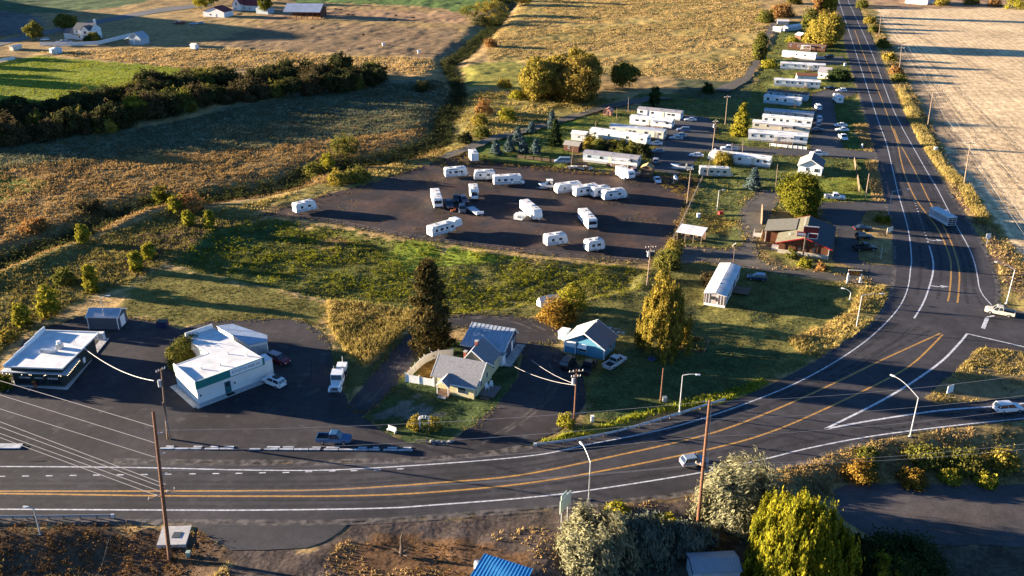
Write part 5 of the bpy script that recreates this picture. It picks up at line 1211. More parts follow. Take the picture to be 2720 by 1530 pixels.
b.part('wall', MB().loft([[(b.L / 2 + b.L / 2 * math.cos(PI * k / n), y, .6 + 1.9 * math.sin(PI * k / n)) for k in range(n + 1)] + [(0, y, 0), (b.L, y, 0)] for y in (0, 3.4)]), PK)
b.part('roof', MB().loft([[(b.L / 2 + (b.L / 2 + r) * math.cos(PI * k / n), y, .62 + (1.9 + r) * math.sin(PI * k / n)) for r in (.12, .02) for k in (range(n + 1) if r > .1 else range(n, -1, -1))] for y in (-.15, 3.5)]), mat('salmon_roof', (.36, .17, .13), .6, 0, .15, 1.5)); b.part('door', MB().box((b.L / 2, -.05, .9), (.9, .06, 1.8)), M['wood'])
small('barn_shed', 'low white roofed shed, highest of the sheds near the far tree', 'shed', (2064, 66), (2094, 67), 4, 2.2, 2.9, 'x', M['grey'], M['roofwhite'], ())
small('barn_shed', 'bent white roofed shed left of the big far tree', 'shed', (2092, 84), (2128, 78), 4, 2.2, 3.0, 'x', M['grey'], M['roofwhite'], ())
small('barn_shed', 'small pale roofed hut beside the field track', 'shed', (2052, 84), (2074, 86), 3.5, 2.2, 2.8, 'x', M['grey'], M['roofwhite'], ())
small('barn_shed', 'tilted brown hut with white roof against the big far tree', 'shed', (2126, 106), (2142, 104), 4, 2.4, 3.4, 'y', M['brown'], M['roofwhite'], ())
small('metal_barn', 'white metal barn at the top edge beyond the stubble field', 'barn', (2404, 8), (2462, 13), 14, 5, 7, 'x', M['white'], M['roofwhite'], (), None)
# far farm
b = small('farmhouse', 'white two storey farmhouse with dark roof beside the farm road', 'house', (200, 105), (245, 107), 9, 5.6, 8.4, 'x', M['white'], M['roofdark'], ((2, 4.4, 1, 1.4), (5.5, 4.4, 1, 1.4), (3, 1.7, 1.1, 1.4)), None, .4)
b.gable(b.L * .5, b.L * .98, -1.2, 4, 0, 5.4, 7.6, 'y', M['white'], M['roofdark'], oh=.3); b.win('f', -1.24, b.L * .74, 4.2, 1.6, 1.5); b.win('f', -1.24, b.L * .74, 1.5, 1.6, 1.4)
b.part('chimney', MB().box((b.L - .2, 5, 6), (1.0, 1.0, 9)), M['white']); b.gable(-7.5, -.02, 1, 7, 0, 3.2, 5.2, 'x', M['white'], M['roofdark'], oh=.3)
b.part('porch_roof', MB().box((1.8, -1.3, 3.0), (3.6, 2.4, .2)), M['roofdark'])
small('garage', 'white garage with red brown roof on the far farm', 'garage', (541, 44), (596, 47), 10, 3.4, 6.2, 'y', M['white'], M['roofred'], ((5, 1.5, 1, 1),), 9, .4)
b = small('farmhouse', 'white farmhouse with red roof at the top of the picture', 'house', (622, 27), (690, 30), 9, 3.6, 7.0, 'x', M['white'], M['roofred'], ((8, 1.7, 1, 1.2), (12, 1.7, 1, 1.2)), 10, .4)
b.gable(1, 7, -3, 4, 0, 4.4, 8.4, 'y', M['white'], M['roofred'], oh=.3); b.win('f', -3.04, 4, 4.6, 1.2, 2.2); b.win('f', -3.04, 3, 1.6, 1.0, 1.3)
small('shed', 'light blue grey shed right of the red roofed farmhouse', 'shed', (681, 36), (712, 38), 7, 3, 4, 'x', M['bluegrey'], M['bluegrey'], ())
b = Bld('open_barn', 'long open cattle barn with pale metal roof in the far pasture', 'barn', (757, 50), (850, 51)); L = b.L
b.part('roof', MB().loft([[(-.6, y, z) for y, z in ((-1, 4.2), (9, 8.2), (17, 4.6), (17, 4.8), (9, 8.4), (-1, 4.4))], [(L + .6, y, z) for y, z in ((-1, 4.2), (9, 8.2), (17, 4.6), (17, 4.8), (9, 8.4), (-1, 4.4))]]), mat('pale_tin', (.52, .54, .57), .5, .2, .12, .3))
for k in range(7):
    for y in (0, 16.2): b.part('post', MB().box((L * (k + .1) / 6.4, y, 2.2), (.3, .3, 4.4)), M['wood'])
b.part('back_wall', MB().box((L / 2, 15.6, 2.2), (L, .15, 4.4)), M['brown']); b.part('end_wall', MB().loft([[(L, y, z) for y, z in ((2, 0), (16, 0), (16, 4.5), (9, 8.0), (2, 5))], [(L + .15, y, z) for y, z in ((2, 0), (16, 0), (16, 4.5), (9, 8.0), (2, 5))]]), M['brown'])
b = small('hay_shed', 'pale grey gabled barn with lean-to beside the white fence', 'barn', (345, 118), (375, 120), 7, 3.5, 6.2, 'y', M['bluegrey'], M['roofmetal'], (), 3)
b.part('lean_to', MB().loft([[(-4, y, z) for y, z in ((.5, 2.2), (6, 3.1), (6, 3.25), (.5, 2.35))], [(-.4, y, z) for y, z in ((.5, 3.2), (6, 3.6), (6, 3.75), (.5, 3.35))]]), M['roofmetal'])
for x in (-3.8, -2): b.part('post', MB().box((x, .7, 1.1), (.2, .2, 2.2)), M['wood'])
b = Bld('tank', 'pale blue round roofed tank by the hay field', 'tank', (129, 142), (153, 144)); b.part('body', MB().cyl((b.L / 2, 2.2, 1.2), (0, 0, 1), b.L / 2, 2.4, 16), mat('pale_blue', (.45, .58, .62), .5)); b.part('lid', MB().tube([(b.L / 2, 2.2, 2.4), (b.L / 2, 2.2, 3.0)], b.L / 2 + .05, .4, 16), M['white'])
small('pump_hut', 'tiny white hut alone in the dry pasture', 'hut', (506, 131), (519, 132), 3, 2.2, 2.8, 'x', M['white'], M['white'], ())
small('stock_trailer', 'low white stock trailer in the corner of the hay field', 'trailer', (36, 135), (60, 130), 2.5, 2.0, 2.3, 'x', M['cream'], M['white'], ())
def board_fence(label, pts, hgt=1.5, m='white', rails=3, sp=3.0):
    W_ = [PG(*q) for q in pts]; f = thing('board_fence', label, 'fence', W_[0])
    for i in range(len(W_) - 1):
        a, c = W_[i] - W_[0], W_[i + 1] - W_[0]; d = c - a; n = max(1, int(d.length / sp)); an = math.atan2(d.y, d.x)
        for k in range(n + (1 if i == len(W_) - 2 else 0)):
            q = a.lerp(c, k / n); MB().box((q.x, q.y, q.z + hgt / 2), (.14, .14, hgt)).build('post', M[m], f)
        for r in range(rails):
            m_ = (a + c) / 2; MB().box((m_.x, m_.y, m_.z + hgt * (r + .7) / (rails + .2)), (d.length, .06, hgt / (rails + .8)), an).build('rail', M[m], f)
    return f
board_fence('long white board fence in front of the two storey farmhouse', [(107, 122), (180, 123), (260, 120), (310, 108), (350, 98)], 2.2)
board_fence('white fence along the hay field track on the far left', [(-60, 172), (0, 165), (40, 158)], 1.6)
board_fence('tan wooden fence across the green yard by the highway', [(2268, 430), (2276, 470), (2282, 512)], 1.6, 'wood', 3, 2.0)
board_fence('low timber fence around the mown lawn by the storage lot', [(1372, 420), (1460, 430), (1560, 440)], 1.1, 'wood', 2, 2.5)
board_fence('long railing in front of the stacked mobile homes', [(2045, 388), (2090, 393), (2142, 398)], 1.1, 'white', 2, 1.5)
# two sheds at the bottom edge
pr0 = PG(1262, 1518); b = Bld('blue_roof_shed', 'shed with bright blue ribbed metal roof at the bottom edge', 'shed', (1225, 1600), (1395, 1640))
BLUE = mat('blue_metal', (.05, .26, .52), .45, .2, .06, 1)
A_ = [G(*q, 1.2) for q in ((1288, 1489), (1415, 1530), (1380, 1590), (1250, 1535))]
rl = [b.loc(*q) for q in A_]
def zr(t): return 1.2 + (1 - t) * .9
b.part('roof', MB().loft([[(rl[0][0], rl[0][1], 2.3 + b.root.location.z * 0), (rl[0][0], rl[0][1], 2.4), (rl[3][0], rl[3][1], 1.5), (rl[3][0], rl[3][1], 1.4)], [(rl[1][0], rl[1][1], 2.3), (rl[1][0], rl[1][1], 2.4), (rl[2][0], rl[2][1], 1.5), (rl[2][0], rl[2][1], 1.4)]]), BLUE)
for k in range(16):
    t = k / 15; u = Vector(rl[0]).lerp(Vector(rl[1]), t); w = Vector(rl[3]).lerp(Vector(rl[2]), t)
    b.part('roof_rib', MB().tube([(u.x, u.y, 2.42), (w.x, w.y, 1.52)], .05, .05, 4), BLUE)
b.part('wall', MB().prism(inset([tuple(q) for q in rl], .3), -2.2, 1.4), M['bluegrey'])
t = thing('water_tank', 'small white tank against the blue roofed shed', 'tank', (*G(1268, 1500, 0.6), -.3)); MB().cyl((0, 0, .7), (0, 0, 1), .45, 1.4, 12).build('body', M['white'], t); MB().cyl((0, 0, 1.45), (0, 0, 1), .2, .1, 10).build('lid', M['grey'], t)
q0, q1 = G(1840, 1560, LRZ), G(1962, 1554, LRZ)
b = Bld('grey_shed', 'grey blue garden shed with ribbed metal roof under the trees at the bottom', 'shed', q0, q1, world=True, z=LRZ); L = b.L
b.gable(0, L, 0, 3.6, 0, 2.4, 3.0, 'x', M['bluegrey'], mat('slate_metal', (.24, .29, .33), .5, .2, .1, 1), oh=.2, trim=mat('navy_trim', (.03, .05, .09), .6))
for x in (L * .3, L * .72): b.part('door', MB().box((x, -.04, 1.1), (1.6, .06, 2.0)), M['grey'])
for k in range(16): b.part('roof_rib', MB().tube([(L * k / 15, -.2, 2.53), (L * k / 15, 1.8, 3.18)], .035, .035, 4), M['grey'])
# ================================================================== VEHICLES
WHITE, SILV, BLK = ('white', (.72, .72, .72)), ('silver', (.40, .41, .43)), ('black', (.012, .013, .016))
vehicle('parked_suv', 'dark red sport utility parked behind the L shaped white shop', 'car', (741, 962), -32, 'suv', ('dark_red', (.16, .012, .018)), roofcol=('rose_grey', (.32, .22, .23)))
vehicle('parked_suv', 'white crossover with black roof box parked at the white shop corner', 'car', (728, 1022), 146, 'suv', WHITE, rack=True)
vehicle('pickup_truck', 'dark blue pickup parked by the kerb near the highway', 'pickup truck', (888, 1174), -3, 'pickup', ('steel_blue', (.035, .10, .20)))
vehicle('pickup_truck', 'light grey pickup with open bed beside the blue cottage', 'pickup truck', (1633, 970), 49, 'pickup', ('light_grey', (.42, .42, .40)))
vehicle('pickup_truck', 'black pickup parked in the middle before the blue cottage', 'pickup truck', (1562, 982), 66, 'pickup', BLK)
vehicle('parked_suv', 'black sport utility, leftmost of those before the blue cottage', 'car', (1508, 970), 66, 'suv', BLK)
vehicle('parked_car', 'dark blue hatchback beside the ribbed roof mobile home', 'car', (2010, 743), 168, 'hatch', ('dark_blue', (.022, .035, .07)), roofcol=('pale_blue_roof', (.32, .38, .44)))
vehicle('driving_suv', 'white sport utility driving on the slip road at right', 'car', (2676, 1092), 8, 'suv', ('white', (.72, .72, .72)))
vehicle('pickup_truck', 'beige white pickup waiting at the stop bar on the side road', 'pickup truck', (2654, 835), 151, 'pickup', ('sand', (.50, .46, .37)))
vehicle('driving_car', 'blue grey hatchback driving on the highway', 'car', (1843, 1233), 14, 'hatch', ('blue_grey', (.19, .24, .30)))
vehicle('flatbed_truck', 'white cab pickup with dark flatbed at the lodge drive', 'truck', (2217, 529), -12, 'pickup', WHITE)
vehicle('parked_car', 'black car, farthest of three parked beside the lodge lawn', 'car', (2291, 612), 2, 'sedan', BLK)
vehicle('parked_car', 'black hatchback, middle of three parked beside the lodge lawn', 'car', (2294, 634), 2, 'hatch', ('black2', (.015, .014, .018)))
vehicle('pickup_truck', 'black pickup, nearest of three parked beside the lodge lawn', 'pickup truck', (2296, 664), 2, 'pickup', BLK)
for at, hd, kd, col, lab in (
    ((1833, 322), 172, 'sedan', WHITE, 'white sedan at the end of the lavender roofed mobile home'),
    ((1815, 350), 172, 'suv', ('slate_blue', (.12, .16, .24)), 'slate blue sport utility, second in the park lane row'),
    ((1806, 364), 172, 'sedan', ('silver2', (.36, .39, .42)), 'silver blue sedan, farther of the pair on the park lane'),
    ((1796, 371), 170, 'sedan', SILV, 'silver sedan, nearer of the pair on the park lane'),
    ((1741, 386), 174, 'sedan', ('white2', (.66, .68, .70)), 'white sedan at the end of the hedge'),
    ((1746, 407), 176, 'sedan', ('dusk_blue', (.10, .13, .19)), 'dusky blue sedan in the shade below the hedge'),
    ((1742, 432), 80, 'hatch', ('grey_car', (.25, .26, .28)), 'grey hatchback beside the junk heap'),
    ((1849, 417), 165, 'sedan', WHITE, 'long white sedan left of the domed shed'),
    ((1746, 484), -88, 'sedan', ('white2', (.66, .68, .70)), 'white sedan facing the camera at the storage lot edge'),
    ((1936, 400), 172, 'pickup', WHITE, 'white pickup on the park road behind the round bush'),
    ((2172, 290), 86, 'van', ('white2', (.66, .68, .70)), 'white van with long roof on the park lane by the sky blue home'),
    ((2175, 320), 80, 'suv', WHITE, 'white sport utility beside the last stacked home'),
    ((2172, 333), 80, 'hatch', SILV, 'silver hatchback behind the white sport utility on the lane'),
    ((2172, 349), 8, 'sedan', ('charcoal', (.05, .055, .065)), 'charcoal sedan nosed into the stacked row'),
    ((2232, 337), 176, 'sedan', WHITE, 'white sedan, farther of three along the green strip'),
    ((2236, 349), 176, 'sedan', WHITE, 'white sedan, middle of three along the green strip'),
    ((2239, 370), -92, 'pickup', WHITE, 'white pickup, nearest of three along the green strip'),
    ((2204, 238), 176, 'sedan', BLK, 'black sedan beside the long white grey mobile home'),
    ((2234, 244), 176, 'hatch', WHITE, 'small white car near the far end of the park lane'),
    ((2174, 414), 168, 'pickup', WHITE, 'white pickup behind the small white gabled house'),
    ((2178, 158), 176, 'sedan', SILV, 'silver sedan beside the plain white mobile home'),
    ((2200, 154), 178, 'suv', BLK, 'black sport utility beside the plain white mobile home'),
    ((164, 116), 5, 'pickup', WHITE, 'white pickup in front of the two storey farmhouse'),
    ((181, 115), 5, 'suv', ('pale_blue_car', (.40, .47, .52)), 'pale blue car in front of the two storey farmhouse'),
    ((515, 66), 5, 'sedan', ('pale_blue_car', (.40, .47, .52)), 'pale blue car, left of two near the far red truck'),
    ((532, 64), 175, 'sedan', SILV, 'silver car, right of two near the far red truck'),
    ((120, 108), 10, 'sedan', WHITE, 'white car beside the left end of the two storey farmhouse')):
    vehicle('pickup_truck' if kd == 'pickup' else 'parked_car', lab, 'pickup truck' if kd == 'pickup' else 'car', at, hd, kd, col)
vehicle('farm_truck', 'red bodied farm truck with white cab on the far farm', 'truck', (476, 64), 178, 'pickup', ('rust_red', (.26, .06, .04)), scale=1.35, roofcol=WHITE)
vehicle('old_truck', 'old faded pink truck in the junk heap beside the tan shed', 'truck', (1683, 462), -70, 'pickup', ('faded_pink', (.32, .20, .17)))
vehicle('canopy_truck', 'grey blue pickup with canopy beside the low timber fence', 'truck', (1494, 434), 178, 'van', ('blue_grey', (.19, .24, .30)))
vehicle('pickup_truck', 'dark blue pickup in the cluster of wrecks on the storage lot', 'pickup truck', (1193, 548), -80, 'pickup', ('night_blue', (.02, .045, .08)))
vehicle('wrecked_car', 'dark grey car with open bonnet in the cluster of wrecks', 'car', (1228, 562), -86, 'suv', ('wreck_grey', (.06, .065, .08)))
vehicle('wrecked_car', 'black car at the back of the cluster of wrecks', 'car', (1212, 533), -88, 'sedan', BLK)
vehicle('wrecked_car', 'purple grey car right behind the cluster of wrecks', 'car', (1232, 536), -70, 'hatch', ('wreck_plum', (.09, .08, .12)))
# tractor unit
p = PG(890, 1046); t = thing('semi_truck', 'white semi tractor facing the camera in the shaded lot', 'truck', p, rad(-90)); t.scale = (.92, .9, .82); WP = paint(*WHITE)
MB().box((-5.0, 0, .85), (8.6, .9, .35)).build('chassis', M['chassis'], t)
MB().loft([[(-2.1, -1.0, .7), (-2.1, 1.0, .7), (-2.1, 1.0, 1.95), (-2.1, -1.0, 1.95)], [(-.4, -.85, .6), (-.4, .85, .6), (-.4, .82, 1.75), (-.4, -.82, 1.75)], [(0, -.75, .6), (0, .75, .6), (0, .70, 1.55), (0, -.70, 1.55)]]).build('hood', WP, t)
MB().loft([[(-4.6, -1.15, .8), (-4.6, 1.15, .8), (-4.6, 1.15, 3.3), (-4.6, -1.15, 3.3)], [(-2.5, -1.15, .8), (-2.5, 1.15, .8), (-2.5, 1.15, 3.1), (-2.5, -1.15, 3.1)], [(-2.1, -1.15, .8), (-2.1, 1.15, .8), (-2.1, 1.12, 2.0), (-2.1, -1.12, 2.0)]]).build('cab', WP, t)
MB().loft([[(-2.10, -1.02, 2.06), (-2.10, 1.02, 2.06), (-2.04, 1.02, 2.08), (-2.04, -1.02, 2.08)], [(-2.46, -1.02, 2.98), (-2.46, 1.02, 2.98), (-2.38, 1.02, 3.0), (-2.38, -1.02, 3.0)]]).build('windshield', M['glass'], t)
for s in (-1, 1):
    MB().box((-3.2, s * 1.17, 2.3), (1.0, .05, .8)).build('side_window', M['glass'], t); MB().box((-.45, s * 1.05, .95), (1.5, .38, .7)).build('fender', WP, t)
    MB().box((.02, s * .95, 1.0), (.1, .3, .3)).build('headlight', M['lamp'], t); MB().tube([(-4.75, s * .9, .8), (-4.75, s * .9, 3.9)], .08).build('exhaust', M['chrome'], t)
    MB().cyl((-3.3, s * .98, .72), (1, 0, 0), .32, 1.6, 10).build('fuel_tank', M['chrome'], t)
MB().box((.06, 0, 1.1), (.1, 1.2, .9)).build('grille', M['chrome'], t); MB().box((.14, 0, .5), (.25, 2.3, .4)).build('bumper', M['chrome'], t)
wheels(t, (-.75, -6.3, -7.6), 1.02, .50, .3)
MB().box((-8.3, 0, 1.5), (2.0, 2.0, 1.1)).build('equipment_box', WP, t); MB().tube([(-9.2, 0, 1.2), (-9.4, 0, 3.4)], .06).build('antenna', M['steel'], t); MB().box((-6.2, 0, 1.25), (1.6, 1.0, .2)).build('fifth_wheel_plate', M['black'], t)
# stock trailer and its tow truck on the highway
vehicle('towing_pickup', 'white pickup towing the grey stock trailer on the highway', 'pickup truck', (2507, 577), 104, 'pickup', ('white2', (.66, .68, .70)))
p = PG(2527, 606); t = thing('stock_trailer', 'grey white livestock trailer with two rear doors on the highway', 'trailer', p, rad(101)); GT = mat('trailer_grey', (.48, .52, .55), .5, .2, .08, 1)
MB().box((4.2, 0, 1.75), (8.0, 2.5, 2.2)).build('body', GT, t); MB().box((4.2, 0, 2.9), (8.1, 2.6, .1)).build('roof', GT, t)
for k in range(7): MB().box((.6 + k * 1.2, 0, 2.98), (.12, 2.5, .08)).build('roof_bow', M['white'], t)
for s in (-1, 1):
    d = MB().box((.17, s * .58, 1.75), (.06, 1.0, 1.85)).build('rear_door', M['chassis'], t)
    for z in (1.3, 1.8, 2.3): MB().box((.12, s * .58, z), (.06, .95, .12)).build('slat', GT, d)
    for k in range(3): MB().box((4.2, s * 1.27, 1.6 + .42 * k), (7.6, .05, .14)).build('side_slot', M['chassis'], t)
wheels(t, (3.4, 4.5), 1.15, .4); MB().tube([(8.2, 0, .9), (9.8, 0, .8)], .12).build('hitch', M['chassis'], t)
# ================================================================== RVs
ST1, ST2, ST3 = mat('decal_blue', (.08, .14, .22), .5), mat('decal_grey', (.25, .25, .26), .5), mat('decal_green', (.06, .12, .10), .5)
RVG_ = 'stored trailers and motorhomes on the gravel lot'
rv('box_trailer', 'plain white box trailer at the top corner of the storage lot', 'trailer', (1258, 426), -78, 5.2, 'box', H=3.0, nwin=0, group=RVG_, door=False)
for lab, at, hd, L, kd, kw in (
    ('white travel trailer with blue stripe, leftmost of the far row', (1211, 470), 15, 6.8, 'trailer', dict(stripe=ST1)),
    ('white trailer with raised roof hatch, second of the far row', (1288, 478), 4, 6.6, 'round', dict(stripe=ST2, nwin=2)),
    ('rounded white trailer beside the speedboat', (1510, 512), 22, 8.2, 'round', dict(stripe=ST2, nwin=2)),
    ('white trailer with three dark windows, second of the tight row of four', (1556, 519), 27, 8.0, 'trailer', dict(nwin=3, wheel_pairs=2)),
    ('short white trailer, third of the tight row of four', (1594, 522), 25, 5.6, 'trailer', dict(nwin=2)),
    ('white trailer with grey swoosh and large door, last of the tight row of four', (1630, 530), 20, 7.2, 'round', dict(stripe=ST2, nwin=2)),
    ('small white trailer alone at the left corner of the storage lot', (810, 563), 38, 6.0, 'trailer', dict(stripe=ST1, nwin=2)),
    ('long white fifth wheel with dark trim by the lot fence', (1182, 620), 40, 9.6, 'fifth', dict(stripe=ST1, nwin=4)),
    ('long white trailer facing the camera with small camper at its side', (1410, 572), -68, 10.0, 'trailer', dict(nwin=3, wheel_pairs=2)),
    ('short white trailer with blue stripe near the lower lot fence', (1475, 651), 22, 5.6, 'trailer', dict(stripe=ST1, nwin=2)),
    ('smallest white trailer, nearest the lower right of the storage lot', (1578, 666), 24, 4.6, 'trailer', dict(nwin=2)),
    ('tall white fifth wheel with blue front by the junk heap', (1660, 476), -68, 8.0, 'fifth', dict(nwin=2, H=3.2))):
    rv('travel_trailer', lab, 'camper trailer', at, hd, L, kd, group=RVG_, **kw)
rv('motorhome', 'cream motorhome with overcab bunk and green stripe in the far row', 'motorhome', (1350, 491), 8, 8.8, 'classc', stripe=ST3, group=RVG_)
rv('motorhome', 'tall cream motorhome with black windshield beside the wrecks', 'motorhome', (1160, 541), -80, 9.6, 'classa', group=RVG_, body='rv')
rv('motorhome', 'small white motorhome with chrome bumper behind the wrecks', 'motorhome', (1259, 523), -84, 6.2, 'classc', stripe=ST1, group=RVG_, nwin=2)
rv('motorhome', 'white motorhome with dark windshield in the middle of the lot', 'motorhome', (1560, 596), -77, 9.2, 'classa', stripe=ST1, group=RVG_)
rv('travel_trailer', 'beige flat roofed trailer parked below the white mobile home', 'camper trailer', (1898, 469), -8, 9.4, 'trailer', nwin=4, wheel_pairs=2, group=RVG_, body='cream')
rv('motorhome', 'white motorhome on the park lane next to the white van', 'motorhome', (2224, 272), 88, 7.0, 'classc', nwin=2, group=RVG_)
# camper shell
p = PG(1379, 584); t = thing('camper_shell', 'small white truck camper shell beside the long trailer', 'camper', p, rad(-20))
MB().box((0, 0, 1.0), (2.4, 2.0, 1.3)).build('body', M['rv'], t); MB().box((.9, 0, 1.75), (2.6, 2.0, .5)).build('overhang', M['rv'], t); flat_window(t, (.2, -1.02, 1.2), (.8, .05, .5)); MB().box((0, 0, .2), (1.2, 1.0, .4)).build('stand', M['wood'], t)
# boats
def boat(label, at, hd, L, col=('white', (.72, .72, .72)), canopy=False):
    p = PG(*at); t = thing('speedboat', label, 'boat', p, rad(hd)); h = 1.15; rings = []
    for fx, w, zk, zs in ((-.5, .92, .72, 1.5), (-.2, 1, .66, 1.52), (.15, .95, .66, 1.6), (.36, .6, .85, 1.72), (.5, .06, 1.55, 1.85)):
        rings.append([(fx * L, -w * h, zs), (fx * L, -w * h * .85, zk + .28), (fx * L, 0, zk), (fx * L, w * h * .85, zk + .28), (fx * L, w * h, zs)])
    MB().loft(rings).build('hull', paint(*col), t)
    MB().box((-.17 * L, 0, 1.6), (.5 * L, 1.5, .12)).build('cockpit', M['chassis'], t)
    for s in (-1, 1): MB().box((-.2 * L, s * .45, 1.75), (.5, .5, .5)).build('seat', M['cream'], t)
    MB().loft([[(.12 * L, -.9, 1.6), (.12 * L, .9, 1.6), (.15 * L, .9, 1.6), (.15 * L, -.9, 1.6)], [(.04 * L, -.75, 2.15), (.04 * L, .75, 2.15), (.05 * L, .75, 2.17), (.05 * L, -.75, 2.17)]]).build('windshield', M['glass'], t)
    MB().box((-.54 * L, 0, 1.35), (.45, .4, 1.1)).build('outboard_motor', M['black'], t)
    MB().box((-.02 * L, 0, .5), (L * .9, 1.2, .14)).tube([(.4 * L, 0, .5), (.62 * L, 0, .5)], .06).build('trailer_frame', M['steel'], t); wheels(t, (-.12 * L,), 1.05, .32)
    if canopy:
        MB().box((-.1 * L, 0, 2.75), (1.8, 1.8, .08)).build('canopy', M['white'], t)
        for x in (-.7, .7):
            for y in (-.85, .85): MB().tube([(-.1 * L + x, y, 1.6), (-.1 * L + x, y, 2.75)], .03).build('canopy_post', M['steel'], t)
boat('white speedboat with raised canopy on a trailer beside the tight row', (1455, 502), 186, 5.6, canopy=True)
boat('white motorboat on a trailer below the long white sedan', (1810, 452), 162, 7.0)
p = PG(1457, 812); t = thing('covered_boat', 'white tarp covered boat behind the orange shrub', 'boat', p, rad(20))
MB().loft([[(x, s * w, z) for s, z in ((-1, .5), (-.8, 1.5), (0, hh), (.8, 1.5), (1, .5))] for x, w, hh in ((-2.6, .3, 1.7), (-2.2, 1.1, 2.3), (0, 1.3, 2.6), (1.8, 1.1, 2.4), (2.5, .5, 1.8))]).build('cover', M['white'], t); wheels(t, (-.3,), 1.0, .3)
# wreck cluster extras
p = PG(1262, 566); t = thing('flatbed_trailer', 'long dark flatbed trailer at the right of the wrecks', 'trailer', p, rad(-62))
MB().box((0, 0, .75), (6.6, 2.2, .16)).build('bed', M['bluegrey'], t); MB().box((3.1, 0, 1.1), (.1, 2.2, .7)).build('headboard', M['white'], t); wheels(t, (-.9, -.1), 1.0, .36); MB().tube([(3.3, 0, .7), (4.6, 0, .6)], .08).build('hitch', M['chassis'], t)
p = PG(1204, 563); t = thing('orange_plough', 'small orange implement lying before the wrecks', 'implement', p, .2)
MB().box((0, 0, .45), (1.4, .5, .3)).tube([(-.6, 0, .3), (.9, .3, 1.0)], .08).build('blade', mat('orange_paint', (.5, .13, .04), .6), t); MB().box((.2, .2, .25), (.8, .9, .4)).build('frame', M['chassis'], t)
p = PG(1540, 450); t = thing('scrap_heap', 'low heap of tarps and boards at the lot edge', 'junk', p, -.1); rr = random.Random(3)
for k in range(16):
    x = -3.6 + k * .48; MB().box((x, rr.uniform(-.6, .6), .35 + rr.uniform(0, .5)), (rr.uniform(.8, 1.8), rr.uniform(.5, 1.1), rr.uniform(.25, .7)), rr.uniform(0, 3)).build('board', (M['wood'], M['grey'], M['bluegrey'], M['cream'])[k % 4], t)
p = PG(1716, 470); t = thing('lumber_pile', 'stack of loose lumber before the tan plywood shed', 'lumber', p, .1)
for k in range(10): MB().box((rr.uniform(-.6, .6), rr.uniform(-.5, .5), .12 + .09 * k), (2.6, .16, .09), rr.uniform(-.5, .5)).build('plank', M['wood'] if k % 3 else mat('plywood', (.34, .22, .10), .85, 0, .2, 2), t)
p = PG(1789, 490); t = thing('satellite_dish', 'white dish on a short post near the storage lot corner', 'dish', p)
MB().tube([(0, 0, 0), (0, 0, 1.9)], .07).build('post', M['white'], t); MB().tube([(0, 0, 1.9), (.5, -.25, 2.3)], .1, 1.0, 14).build('dish', M['white'], t)
def boxthing(name, label, cat, at, d, m, rz=0.0, lid=None, z=0):
    p = PG(*at); t = thing(name, label, cat, (p.x, p.y, p.z + z), rz); MB().box((0, 0, d[2] / 2), d).build('body', m, t)
    MB().box((0, -.02, d[2] + .04), (d[0] + .08, d[1] + .1, .08)).build('lid', lid or m, t); return t
boxthing('dumpster', 'navy blue dumpster behind the burger stand', 'dumpster', (433, 868), (2.0, 1.4, 1.3), mat('navy_steel', (.012, .02, .07), .5), 0, M['black'])
boxthing('utility_box', 'pale box on a post beside the golden wheat verge', 'box', (2484, 404), (1.0, .6, 1.6), M['white'])
boxthing('utility_box', 'white cabinet behind the guardrail near the yard pole', 'box', (1573, 1120), (.5, .4, 1.1), M['white'])
boxthing('utility_box', 'grey meter box at the foot of the short bare pole', 'box', (1765, 1068), (.7, .5, 1.0), M['grey'])
boxthing('utility_box', 'pale green pedestal near the tall brown pole', 'box', (502, 1480), (.5, .5, .9), mat('pale_green', (.28, .36, .30), .6))
boxthing('appliance', 'white appliance standing in the yard below the lot corner', 'appliance', (1855, 578), (.8, .8, 1.1), M['white'])
boxthing('toy_cart', 'small red cart on the grass left of the gravel drive', 'cart', (1914, 569), (1.3, .7, .7), M['red'], .4)
boxthing('mail_box', 'white box in the grass by the far park entrance', 'box', (2244, 176), (.9, .6, 1.4), M['white'])
boxthing('mail_box', 'small white post box at the park road edge', 'box', (2290, 392), (.35, .35, 1.2), M['white'])
p = PG(1731, 955); t = thing('tyre_swing', 'blue ringed tyre lying on the dark lawn', 'tyre', p)
MB().loft([[(math.cos(a) * (.55 + .16 * math.cos(q)), math.sin(a) * (.55 + .16 * math.cos(q)), .16 + .16 * math.sin(q)) for q in [k * PI / 3 for k in range(6)]] for a in [k * PI / 7 for k in range(15)]], cap=False).build('ring', mat('blue_tyre', (.04, .05, .16), .6), t)
